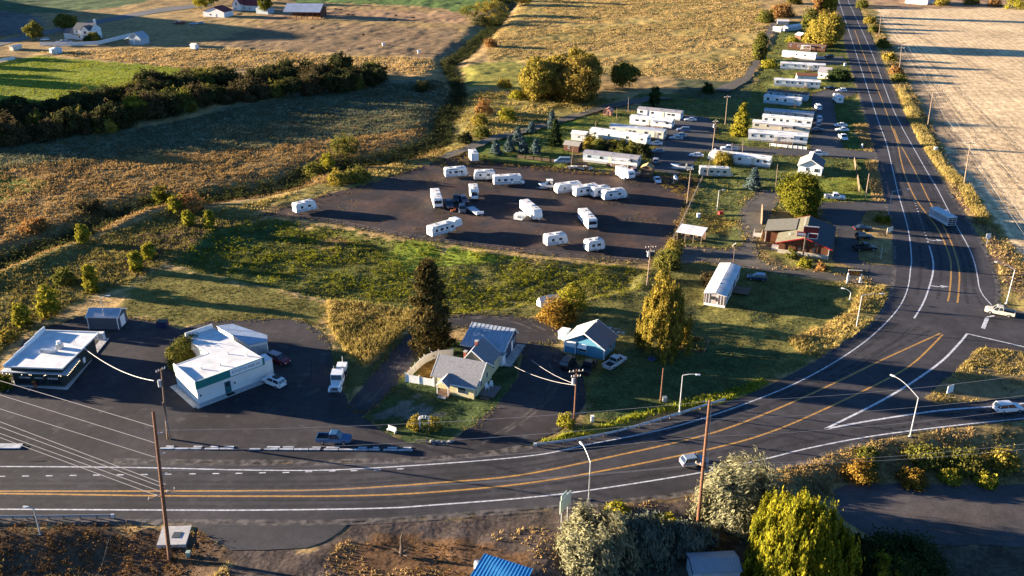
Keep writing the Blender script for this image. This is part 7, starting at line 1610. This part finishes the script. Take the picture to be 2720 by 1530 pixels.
# farm trees
for x, y, h, R, k, kind, lab in ((96, 108, 10, 4.4, 'olive', 'round', 'dark green tree on the farm road bend'), (172, 82, 9, 4.5, 'olive', 'round', 'green tree behind the two storey farmhouse'), (190, 76, 8, 4, 'oliveg', 'round', 'golden tree behind the two storey farmhouse'), (252, 110, 5, 3, 'olive', 'bush', 'shrub right of the two storey farmhouse'), (236, 112, 3, 2.4, 'dark', 'bush', 'dark shrub before the two storey farmhouse'), (535, 26, 11, 6, 'larch', 'round', 'yellow green tree left of the white farm garage'), (560, 14, 12, 7, 'dark', 'round', 'dark tree behind the white farm garage'), (706, 36, 11, 4.6, 'green', 'round', 'green tree right of the red roofed farmhouse'), (660, 6, 12, 6, 'olive', 'round', 'olive tree behind the red roofed farmhouse')):
    tree('farm_tree', lab, 'tree', (x, y), h, R, kind, LM[k], 90, 36, .42)
# thicket
protos = []
for k, (h, R, c, kind) in enumerate(((6.5, 4.0, 'thick', 'bush'), (7.5, 4.2, 'brown', 'bush'), (6.0, 3.6, 'thick', 'bush'), (8.0, 4.0, 'thick', 'round'), (6.5, 3.8, 'olive', 'bush'), (5.5, 3.4, 'brown', 'bush'))):
    protos.append(tree('thicket_bush', 'dark leafy bush in the long thicket below the bright hay field', 'bush', None, h, R, kind, LM[c], 85, 36, .36, 'bushes of the long thicket', loc=Vector((0, 0, 0))))
LO = [(-90, 398), (0, 385), (150, 368), (300, 345), (430, 308), (560, 280), (700, 262), (900, 245), (1012, 224)]
UP = [(-90, 345), (0, 330), (150, 303), (330, 265), (430, 240), (520, 228), (700, 212), (900, 197), (1004, 203)]
def along(P, t):
    f = t * (len(P) - 1); i = min(int(f), len(P) - 2); f -= i
    return (P[i][0] + (P[i + 1][0] - P[i][0]) * f, P[i][1] + (P[i + 1][1] - P[i][1]) * f)
rr = random.Random(77); used = set(); TL = {'thick': 'dark leafy bush in the long thicket below the bright hay field', 'brown': 'brownish bush in the long thicket below the bright hay field', 'olive': 'olive green bush in the long thicket below the bright hay field'}
pc_ = ['thick', 'brown', 'thick', 'thick', 'olive', 'brown']
for i in range(38):
    for j in range(4):
        t = (i + rr.uniform(.0, 1.0)) / 38; a, c = along(LO, t), along(UP, t); v = min(1, max(0, (j + rr.uniform(-.3, .3)) / 3))
        k = rr.randrange(6); s = rr.uniform(.75, 1.3); at = (a[0] + (c[0] - a[0]) * v, a[1] + (c[1] - a[1]) * v)
        if k not in used:
            used.add(k); o = protos[k]; o.location = PG(*at); o.scale = (s, s, s); o['label'] = TL[pc_[k]]
        else: tree_copy(protos[k], TL[pc_[k]], at, s, s * rr.uniform(.85, 1.15), 'bushes of the long thicket')
tree('thicket_tree', 'yellow leaved tree with pale trunk standing out of the long thicket', 'tree', (366, 322), 9.5, 3.6, 'round', LM['larch'], 90, 38, .36, bark='palebark')
tree('thicket_tree', 'lower golden bush at the front of the long thicket', 'bush', (285, 352), 5.5, 3.6, 'bush', LM['oliveg'], 80, 36, .36)
tree('thicket_tree', 'olive bush with lit top at the lower left of the thicket', 'bush', (20, 372), 6, 4.2, 'bush', LM['oliveg'], 80, 36, .36)
# creek side
for x, y, h, R, k, lab in ((838, 468, 4.6, 3.2, 'olive', 'round olive bush by the creek, left of the tall golden one'), (918, 428, 7.5, 4.2, 'olive', 'tall golden olive bush at the creek bend'), (872, 455, 6, 2.6, 'larch', 'yellow shrub between the two olive creek bushes'), (900, 486, 3.6, 3.2, 'oliveg', 'yellow olive bush on the creek bank, left of a pair'), (950, 478, 3.6, 3.8, 'olive', 'spreading olive bush on the creek bank, right of a pair'), (432, 548, 5.5, 2.9, 'green', 'bright green bush in the creek left of the orange one'), (470, 560, 4.5, 2.2, 'larch', 'yellow bush beside the orange creek bush'), (505, 556, 5, 4.0, 'russet', 'orange bush on the levee of the creek'),
    (224, 645, 4.6, 1.3, 'larch', 'lone yellow green sapling on the grassy levee'), (502, 600, 4, 1.2, 'larch', 'thin sapling left of a pair below the orange bush'), (558, 606, 4.6, 1.1, 'larch', 'thin sapling right of a pair below the orange bush'), (398, 686, 3.6, 1.3, 'larch', 'small bright sapling in the russet patch'), (364, 720, 4.6, 1.3, 'larch', 'yellow sapling beside the field corner'), (246, 776, 6.5, 1.3, 'larch', 'tall lime sapling on the olive slope'), (174, 752, 3.6, 2.1, 'olive', 'round dull green bush on the olive slope'), (138, 840, 6.8, 1.9, 'larch', 'largest lime sapling above the burger stand track'), (62, 862, 4.2, 1.4, 'larch', 'lime sapling left above the burger stand'), (20, 905, 2.4, 1.6, 'oliveg', 'golden bush behind the burger stand roof'), (8, 1030, 2.4, 1.6, 'green', 'green shrub at the left wall of the burger stand'),
    (1284, 302, 5.5, 3.4, 'russet', 'russet bush by the dirt track bend'), (1275, 330, 4, 3.0, 'oliveg', 'golden bush below the russet one by the dirt track'), (1345, 320, 5, 3.2, 'larch', 'yellow green bush on the dirt track edge'), (1278, 362, 4, 2.8, 'olive', 'olive bush where the dirt track meets the creek'), (1235, 378, 3.6, 2.4, 'thick', 'dark small bush by the creek near the lot'), (1305, 124, 4.5, 3.4, 'russet', 'round brown bush alone on the field edge'), (1340, 232, 3.5, 3, 'oliveg', 'golden bush left of the willow grove'), (1375, 262, 3.5, 3.4, 'larch', 'low yellow bush at the foot of the willow grove'), (1125, 240, 4, 4, 'thick', 'dark bush past the right end of the thicket'), (1190, 176, 4, 4, 'thick', 'dark bush where the creek bends near the pasture'),
    (1248, 52, 9, 6, 'olive', 'olive tree at the left of the creek wood at the top'), (1285, 40, 9, 6, 'oliveg', 'golden tree in the creek wood at the top'), (1322, 48, 10, 6.5, 'oliveg', 'sunlit golden tree in front of the creek wood'), (1345, 18, 9, 6, 'dark', 'dark tree in the creek wood at the top'), (1318, 12, 9, 6, 'olive', 'olive tree at the back of the creek wood'), (1372, 10, 9, 6, 'olive', 'tree at the right edge of the creek wood'), (1275, 66, 6, 5, 'thick', 'low dark tree below the creek wood'), (1298, 68, 6, 5, 'oliveg', 'low golden tree below the creek wood'), (1395, 14, 7, 5, 'oliveg', 'golden bush at the top of the golden field'), (1480, 6, 8, 4, 'olive', 'tree at the top edge above the golden field'),
    (240, 560, 3, 3.2, 'brown', 'brown bush on the russet marsh'), (90, 610, 3, 3.4, 'russet', 'pink brown bush on the marsh'), (2280, 1268, 2.6, 2.6, 'orange', 'golden orange bush on the bank by the gravel lot'), (2422, 1284, 2.0, 2.0, 'orange', 'second orange bush on the bank by the gravel lot'), (2300, 1225, 2.2, 1.8, 'olive', 'low olive bush on the road bank'), (2460, 1225, 2.6, 3.0, 'olive', 'dark olive bush on the road bank'), (2560, 1240, 2.6, 3.0, 'olive', 'spreading olive bush on the road bank at right'), (2660, 1240, 2.8, 2.6, 'oliveg', 'golden bush on the road bank at the right edge'), (2520, 1275, 1.6, 1.6, 'larch', 'small yellow bush at the gravel lot edge'), (2620, 1285, 1.5, 1.6, 'larch', 'rightmost small yellow bush at the gravel lot edge'), (1640, 1365, 1.8, 1.6, 'larch', 'yellow bush in the ditch below the highway'), (1770, 1405, 2.2, 1.8, 'larch', 'bright yellow bush left of the tall pole base')):
    n = 60 if y < 600 else 70
    tree('creek_bush' if y < 500 else ('sapling' if R < 2.1 and y < 900 else 'wild_bush'), lab, 'bush', (x, y), h, R, 'column' if (R < 2.1 and 580 < y < 900) else ('round' if h > 6 and R > 3 else 'bush'), LM[k], n, 36, .30 if y < 900 else .2)
# trees standing just outside the left edge; only their long shadows enter the picture
for i, (x, y, h) in enumerate(((-150, 172, 9), (-190, 190, 9), (-160, 203, 10), (-130, 212, 10), (-210, 226, 11), (-80, 150, 8))):
    tree_copy(protos[3], 'tall bush left of the bright hay field, mostly out of view', (x, y), 1.0, h / 8.0, 'bushes left of the hay field')
for x, y in ((2130, -30), (2110, 10), (2150, 70), (2120, -60), (2100, -20)):
    tree_copy(protos[4], 'bush among the poplars beside the far highway', (x, y), 1.2, 1.6, 'bushes among the far poplars')

# ================================================================== GRASS, WEEDS AND BRUSH (uncountable ground cover)
def scatter(pts, dens, rng, z=0.0, avoid=True, jit=0):
    P = poly_px(pts, z) if not isinstance(pts, np.ndarray) else pts
    x0, y0 = P.min(0); x1, y1 = P.max(0); n = int((x1 - x0) * (y1 - y0) * dens); n = min(n, 400000)
    x = rng.uniform(x0, x1, n); y = rng.uniform(y0, y1, n); m = in_poly(x, y, P); x, y = x[m], y[m]
    if avoid: m = ~built_mask(x, y); x, y = x[m], y[m]
    return x, y
def tufts(name, label, cat, areas, lm, hgt, wid, blades=3, seed=1, clump=None, avoid=True, lean=.5):
    rng = np.random.default_rng(seed); X, Y = [], []
    for pts, dens, *r in areas:
        x, y = scatter(pts, dens, rng, r[0] if r else 0.0, avoid)
        if clump: m = vnoise(x, y, clump[0], seed) > clump[1]; x, y = x[m], y[m]
        X.append(x); Y.append(y)
    x = np.concatenate(X); y = np.concatenate(Y); n = len(x); z = height(x, y) - .03
    N = n * blades; bx = np.repeat(x, blades) + rng.normal(0, wid * .5, N); by = np.repeat(y, blades) + rng.normal(0, wid * .5, N); bz = np.repeat(z, blades)
    a = rng.uniform(0, 2 * PI, N); w = wid * rng.uniform(.5, 1.0, N); h = np.repeat(hgt * rng.uniform(.5, 1.3, n) * (.6 + .8 * vnoise(x, y, 6, seed + 3)), blades) * rng.uniform(.6, 1.1, N)
    V = np.empty((N, 3, 3)); dx, dy = np.cos(a) * w / 2, np.sin(a) * w / 2
    V[:, 0] = np.c_[bx - dx, by - dy, bz]; V[:, 1] = np.c_[bx + dx, by + dy, bz]
    V[:, 2] = np.c_[bx + rng.normal(0, lean, N) * h, by + rng.normal(0, lean, N) * h, bz + h]
    v = np.clip(np.repeat(vnoise(x, y, 9, seed + 5) * .7 + rng.uniform(-.1, .4, n), blades), 0, 1)
    o = mesh_np(name, V.reshape(-1, 3), np.arange(N * 3).reshape(N, 3), lm, attr={'v': np.repeat(v, 3)})
    prop(o, label, cat, None, 'stuff'); return n
def weeds(name, label, cat, areas, lm, hgt, R, leaves=9, leaf=.16, seed=1, clump=None, avoid=True):
    rng = np.random.default_rng(seed); X, Y = [], []
    for pts, dens, *r in areas:
        x, y = scatter(pts, dens, rng, r[0] if r else 0.0, avoid)
        if clump: m = vnoise(x, y, clump[0], seed) > clump[1]; x, y = x[m], y[m]
        X.append(x); Y.append(y)
    x = np.concatenate(X); y = np.concatenate(Y); n = len(x); z = height(x, y)
    k = rng.uniform(.5, 1.4, n); cen = np.c_[x, y, z + hgt * k * .55]
    V, F, v = leaf_cloud(rng, cen, R * k, leaves, leaf, np.array([0, 0, -400.0]), flat=.25, stretch=(1, 1, .55))
    V[:, 2] = np.maximum(V[:, 2], np.repeat(z, leaves * 4) + .01)
    o = mesh_np(name, V, F, lm, attr={'v': v}); prop(o, label, cat, None, 'stuff'); return n
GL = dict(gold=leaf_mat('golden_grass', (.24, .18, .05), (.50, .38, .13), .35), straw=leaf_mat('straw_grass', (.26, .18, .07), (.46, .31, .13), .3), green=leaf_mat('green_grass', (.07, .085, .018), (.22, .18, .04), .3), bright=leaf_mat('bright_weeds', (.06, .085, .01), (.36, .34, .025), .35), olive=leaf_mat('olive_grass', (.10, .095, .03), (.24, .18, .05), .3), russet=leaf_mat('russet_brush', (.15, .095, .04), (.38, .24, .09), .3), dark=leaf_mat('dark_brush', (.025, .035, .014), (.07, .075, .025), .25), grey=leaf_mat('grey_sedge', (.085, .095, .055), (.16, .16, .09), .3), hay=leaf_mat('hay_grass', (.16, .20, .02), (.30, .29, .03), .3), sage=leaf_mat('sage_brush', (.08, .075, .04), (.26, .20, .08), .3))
MARSH = [(-100, 470), (0, 440), (400, 415), (700, 390), (1000, 355), (1180, 330), (1180, 420), (900, 478), (700, 518), (440, 558), (200, 650), (0, 735), (-150, 800)]
OLIVE = [(-150, 800), (0, 735), (200, 655), (430, 570), (600, 560), (700, 578), (560, 615), (455, 700), (330, 758), (200, 800), (100, 860), (0, 940), (-150, 1000)]
WET = [(-100, 385), (350, 350), (700, 270), (1000, 226), (1180, 210), (1200, 260), (1150, 335), (700, 392), (400, 412), (-100, 465)]
BANK = [(1200, 240), (1330, 245), (1500, 262), (1650, 265), (1500, 318), (1300, 370), (1180, 418), (1130, 443), (900, 503), (700, 558), (560, 565), (800, 502), (1000, 447), (1170, 388)]
GFIELD = [(1370, 30), (1420, -60), (1990, -60), (2030, 30), (2040, 60), (2000, 160), (1978, 205), (1940, 214), (1700, 202), (1560, 200), (1420, 170), (1300, 160), (1290, 110)]
PAST = [(90, 140), (330, 128), (620, 130), (900, 148), (1130, 155), (1180, 170), (1110, 200), (980, 180), (760, 175), (560, 190), (330, 166)]
TRI = [(868, 798), (1110, 828), (1095, 860), (1030, 920), (968, 974), (930, 945), (895, 905), (872, 860)]
CURVE = [(2288, 760), (2255, 829), (2213, 851), (2100, 898), (2097, 920), (2136, 942), (2190, 945), (2313, 860), (2362, 793), (2345, 762)]
STRIP1 = [(2385, 235), (2402, 240), (2440, 300), (2490, 400), (2512, 440), (2558, 482), (2562, 492), (2530, 490), (2485, 440), (2440, 375), (2405, 300)]
STRIP2 = [(2544, 493), (2578, 494), (2597, 535), (2628, 585), (2632, 600), (2600, 590), (2565, 540)]
VERGE = [(2290, 20), (2330, 60), (2370, 130), (2430, 250), (2480, 345), (2520, 432), (2585, 505), (2640, 590), (2720, 690), (2760, 740), (2720, 800), (2665, 760), (2645, 700), (2600, 610), (2545, 530), (2470, 400), (2425, 320), (2385, 250), (2340, 130)]
RAILG = [(1450, 1182), (1600, 1143), (1800, 1087), (1925, 1068), (2040, 1024), (2025, 1008), (1800, 1072), (1600, 1128), (1430, 1172)]
ISLE = [(2600, 926), (2540, 988), (2470, 1050), (2458, 1058), (2486, 1072), (2572, 1069), (2720, 1054), (2790, 1035), (2790, 955), (2720, 938)]
RBANK = [(2000, 1262), (2111, 1238), (2213, 1205), (2324, 1169), (2544, 1137), (2800, 1110), (2800, 1300), (2380, 1296), (2215, 1298), (2120, 1330)]
LBANK = [(-60, 1390), (300, 1396), (500, 1400), (600, 1470), (620, 1560), (-60, 1560)]
DBANK = [(900, 1440), (1060, 1410), (1200, 1425), (1420, 1400), (1640, 1345), (1840, 1312), (1900, 1330), (1700, 1420), (1500, 1530), (1380, 1560), (820, 1560)]
RVG2 = [(1700, 465), (1840, 475), (1862, 476), (1836, 535), (1812, 590), (1780, 655), (1745, 700), (1730, 700), (1770, 640), (1800, 585), (1820, 530)]
MISC = [(1150, 430), (1235, 406), (1300, 420), (1560, 455), (1690, 462), (1690, 472), (1500, 462), (1280, 436), (1160, 445)]
tufts('marsh_grass', 'russet and straw marsh grass between the thicket and the creek', 'grass', [(MARSH, 1.6)], GL['russet'], .55, .55, 3, 1)
weeds('marsh_brush', 'low brown brush clumps scattered over the marsh', 'brush', [(MARSH, .10), (WET, .05)], GL['russet'], .8, .9, 10, .28, 2, (14, .5))
tufts('slope_grass', 'olive grass on the slope south of the creek', 'grass', [(OLIVE, 2.2)], GL['olive'], .55, .45, 3, 3)
weeds('slope_brush', 'dark and olive brush on the slope south of the creek', 'brush', [(OLIVE, .22)], GL['olive'], .8, .8, 12, .22, 4, (8, .45))
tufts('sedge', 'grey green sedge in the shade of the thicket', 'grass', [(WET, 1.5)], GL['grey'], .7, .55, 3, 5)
weeds('creek_brush', 'dark brush filling the creek bed', 'brush', [(np.concatenate([W_CREEK[1:-1] + np.array([-3.5, 4.5]), W_CREEK[1:-1][::-1] + np.array([3.5, -3.5])]), .8)], leaf_mat('creek_leaves', (.03, .042, .016), (.10, .10, .035)), 1.7, 1.3, 18, .26, 6)
tufts('bank_grass', 'golden grass along the creek bank above the storage lot', 'grass', [(BANK, 2.0)], GL['gold'], .6, .45, 3, 7, (10, .42))
weeds('bank_brush', 'olive brush along the creek bank above the storage lot', 'brush', [(BANK, .16)], GL['olive'], 1.0, .9, 14, .25, 8, (12, .5))
tufts('field_grass', 'dry golden grass over the large pasture', 'grass', [(GFIELD, .8)], GL['straw'], .42, .8, 3, 9, (16, .28))
tufts('field_grass', 'short thin grass between the taller tufts of the large pasture', 'grass', [(GFIELD, .35)], GL['olive'], .3, .9, 3, 41, (22, .45))
tufts('field_grass', 'pale dry grass between the farm and the hay field', 'grass', [(PAST, .8)], GL['straw'], .6, .8, 3, 10)
tufts('hay_grass', 'bright green grass of the hay field', 'grass', [([(-60, 178), (0, 168), (100, 150), (330, 170), (520, 184), (570, 197), (430, 216), (330, 236), (250, 262), (100, 298), (-60, 312)], 1.2)], GL['hay'], .28, .6, 3, 11)
tufts('verge_grass', 'tall golden grass in a band along the right side of the highway', 'grass', [(STRIP1, 9.0), (STRIP2, 12.0)], GL['gold'], .95, .34, 4, 12, None, False, .34)
weeds('verge_brush', 'mixed brush on the verge between the highway and the stubble', 'brush', [(VERGE, .30)], GL['sage'], .7, .7, 12, .22, 13)
tufts('verge_grass', 'dry grass among the brush on the right verge', 'grass', [(VERGE, 1.4)], GL['straw'], .5, .4, 3, 14)
weeds('lot_weeds', 'bright leafy weeds covering the vacant lot', 'weeds', [(WEEDLOT, .60)], GL['bright'], .75, .75, 13, .20, 15, (7, .42))
tufts('lot_grass', 'green and yellow grass of the vacant lot', 'grass', [(WEEDLOT, 2.2)], GL['green'], .35, .4, 3, 16)
weeds('yard_weeds', 'leafy weeds in the lawn behind the blue cottage', 'weeds', [([(1390, 700), (1560, 715), (1700, 720), (1680, 790), (1560, 800), (1400, 812), (1250, 828), (1200, 800), (1300, 720)], .35)], GL['bright'], .45, .55, 9, .18, 17, (8, .5))
tufts('golden_weeds', 'tall golden weeds in the triangle beside the semi truck', 'grass', [(TRI, 7.0)], GL['gold'], .95, .30, 4, 18, None, True, .3)
weeds('golden_weeds', 'tall seeded weeds mixed into the golden triangle', 'weeds', [(TRI, .55)], leaf_mat('seed_weeds', (.16, .13, .03), (.40, .26, .06)), 1.0, .6, 12, .17, 19)
tufts('curve_grass', 'golden tall grass inside the highway bend', 'grass', [(CURVE, 5.0)], GL['gold'], .75, .30, 4, 20, (4, .30), True, .4)
weeds('curve_weeds', 'green weeds mixed into the golden grass inside the bend', 'weeds', [(CURVE, .25)], GL['olive'], .6, .5, 11, .15, 43, (6, .5))
weeds('curve_brush', 'dry brown brush on the crest inside the bend', 'brush', [([(2288, 765), (2258, 830), (2213, 853), (2100, 900), (2100, 918), (2190, 890), (2270, 848), (2300, 800)], .55)], leaf_mat('dry_brush', (.22, .13, .05), (.46, .30, .12)), .9, .7, 14, .18, 21)
tufts('rail_grass', 'yellow green grass behind the curved guardrail', 'grass', [(RAILG, 6.0)], GL['hay'], .65, .28, 4, 22, None, True, .3)
tufts('island_grass', 'golden brown grass on the traffic island', 'grass', [(ISLE, 6.0)], GL['gold'], .55, .28, 4, 23, (7, .36), False)
weeds('island_brush', 'low dry brush on the traffic island', 'brush', [(ISLE, .6)], GL['olive'], .55, .5, 12, .15, 24, (6, .5), False)
weeds('road_bank_brush', 'mixed dry brush on the bank below the slip road', 'brush', [(RBANK, 1.1)], GL['sage'], .6, .5, 13, .14, 25, (6, .3))
tufts('road_bank_grass', 'golden grass on the bank below the slip road', 'grass', [(RBANK, 4.0)], GL['straw'], .5, .26, 4, 26, (6, .35))
weeds('roadside_brush', 'dark russet brush below the guardrail at bottom left', 'brush', [(LBANK, 1.6)], leaf_mat('burnt_brush', (.06, .035, .018), (.22, .12, .045)), .6, .5, 14, .13, 27, (5, .22))
tufts('roadside_grass', 'golden grass tufts at the bottom left roadside', 'grass', [(LBANK, 2.5)], GL['gold'], .5, .24, 4, 28, (6, .60))
tufts('dirt_grass', 'sparse dry grass on the dirt bank at the bottom', 'grass', [(DBANK, 3.0)], GL['straw'], .35, .22, 3, 29, (6, .52))
weeds('dirt_brush', 'rusty low brush on the dirt bank at the bottom', 'brush', [([(880, 1450), (1060, 1430), (1250, 1440), (1400, 1480), (1400, 1560), (860, 1560)], .8)], leaf_mat('burnt_brush', (.06, .035, .018), (.22, .12, .045)), .45, .45, 12, .13, 30, (5, .40))
weeds('lot_edge_weeds', 'golden weeds along the storage lot edges', 'weeds', [(RVG2, .9), (MISC, .6)], leaf_mat('seed_weeds', (.16, .13, .03), (.40, .26, .06)), .7, .6, 12, .18, 31, None, False)
tufts('lot_edge_weeds', 'sparse weeds growing through the storage lot gravel', 'weeds', [(RVLOT, .8)], GL['olive'], .22, .3, 3, 32, (9, .66), False)
YARDS = [[(330, 770), (440, 715), (500, 720), (700, 765), (868, 800), (870, 880), (800, 850), (640, 850), (480, 872), (330, 840)], [(1120, 700), (1722, 718), (1870, 702), (2290, 762), (2250, 830), (2090, 900), (2186, 945), (1920, 1070), (1560, 1130), (1556, 1030), (1530, 945), (1500, 870), (1330, 830), (1210, 832)], [(1030, 1060), (1075, 995), (1160, 905), (1375, 945), (1370, 1005), (1325, 1065), (1190, 1170), (1020, 1148)]]
tufts('lawn_grass', 'short mown grass of the lawns round the houses', 'grass', [(YARDS[0], 2.0), (YARDS[1], 1.6)], leaf_mat('lawn_blades', (.07, .078, .02), (.18, .145, .04), .3), .16, .4, 3, 33)
PARK = [(1700, 250), (1990, 235), (2080, 60), (2230, 60), (2300, 330), (2340, 540), (2180, 545), (2060, 560), (1960, 600), (1850, 640), (1790, 655), (1850, 480), (1700, 462), (1560, 452), (1330, 410), (1320, 372), (1500, 325), (1610, 292)]
tufts('park_grass', 'green and yellow grass between the mobile homes', 'grass', [(PARK, .9)], GL['green'], .28, .5, 3, 34)
tufts('dry_strip', 'dry pink brown grass along the highway edge of the park', 'grass', [([(2300, 430), (2342, 425), (2350, 535), (2318, 533)], 5), ([(2265, 330), (2310, 325), (2330, 410), (2300, 412)], 4), ([(2280, 560), (2360, 560), (2370, 600), (2300, 600)], 3)], GL['straw'], .6, .35, 4, 35)

# ragged grass along the edges of the paved lots
def edge_tufts(name, label, polys, lm, hgt, wid, per_m, spread, seed):
    rng = np.random.default_rng(seed); X = []; Y = []
    for P in polys:
        n = len(P)
        for i in range(n):
            a, c = P[i], P[(i + 1) % n]; L = math.hypot(*(c - a)); k = int(L * per_m)
            if k == 0 or L > 250: continue
            t = rng.uniform(0, 1, k); nx, ny = -(c - a)[1] / L, (c - a)[0] / L; o = rng.normal(0, spread, k)
            X.append(a[0] + (c - a)[0] * t + nx * o); Y.append(a[1] + (c - a)[1] * t + ny * o)
    x = np.concatenate(X); y = np.concatenate(Y); keep = (vnoise(x, y, 7, seed) > .42) & (np.abs(x) < 320) & (y > 80)
    hw = in_poly(x, y, poly_px(HIGHWAY)) | in_poly(x, y, poly_px(LOT)) & in_poly(x, y, poly_px(LANE)); keep &= ~hw; keep &= seg_dist(x, y, poly_px(HWY_IN)) > 4.0; keep &= ~in_poly(x, y, poly_px([(-80, 1100), (960, 1100), (1090, 1160), (1300, 1150), (1600, 1300), (-80, 1300)]))
    x, y = x[keep], y[keep]; n = len(x); b = 4; N = n * b; z = np.repeat(height(x, y), b)
    bx = np.repeat(x, b) + rng.normal(0, wid, N); by = np.repeat(y, b) + rng.normal(0, wid, N); a = rng.uniform(0, 6.28, N); w = wid * rng.uniform(.5, 1, N); h = hgt * rng.uniform(.4, 1.3, N)
    V = np.empty((N, 3, 3)); V[:, 0] = np.c_[bx - np.cos(a) * w / 2, by - np.sin(a) * w / 2, z]; V[:, 1] = np.c_[bx + np.cos(a) * w / 2, by + np.sin(a) * w / 2, z]; V[:, 2] = np.c_[bx + rng.normal(0, .3, N) * h, by + rng.normal(0, .3, N) * h, z + h]
    o = mesh_np(name, V.reshape(-1, 3), np.arange(N * 3).reshape(N, 3), lm, attr={'v': np.repeat(rng.uniform(0, 1, N), 3)}); prop(o, label, 'grass', None, 'stuff')
edge_tufts('edge_grass', 'ragged dry grass along the borders of lots and drives', [poly_px(p) for p in (LANE, PARKROAD, LODGELOT, DRIVE, RVLOT, LOT)], GL['olive'], .26, .34, 3.0, .6, 51)
edge_tufts('edge_grass', 'pale dry tufts scattered along lot and drive borders', [poly_px(p) for p in (DRIVE, RVLOT)], GL['straw'], .35, .3, 1.6, .9, 52)
tufts('lawn_grass', 'front lawn grass by the garden arch, its shade put into the dark green', 'grass', [(YARDS[2], 2.0)], leaf_mat('shaded_lawn_blades', (.035, .055, .016), (.08, .095, .025), .2), .13, .4, 3, 44)  # darker blades stand in for shade falling on this lawn
weeds('triangle_weeds', 'olive and green weeds among the golden triangle', 'weeds', [(TRI, .35)], GL['olive'], .9, .6, 12, .18, 45, (5, .5))
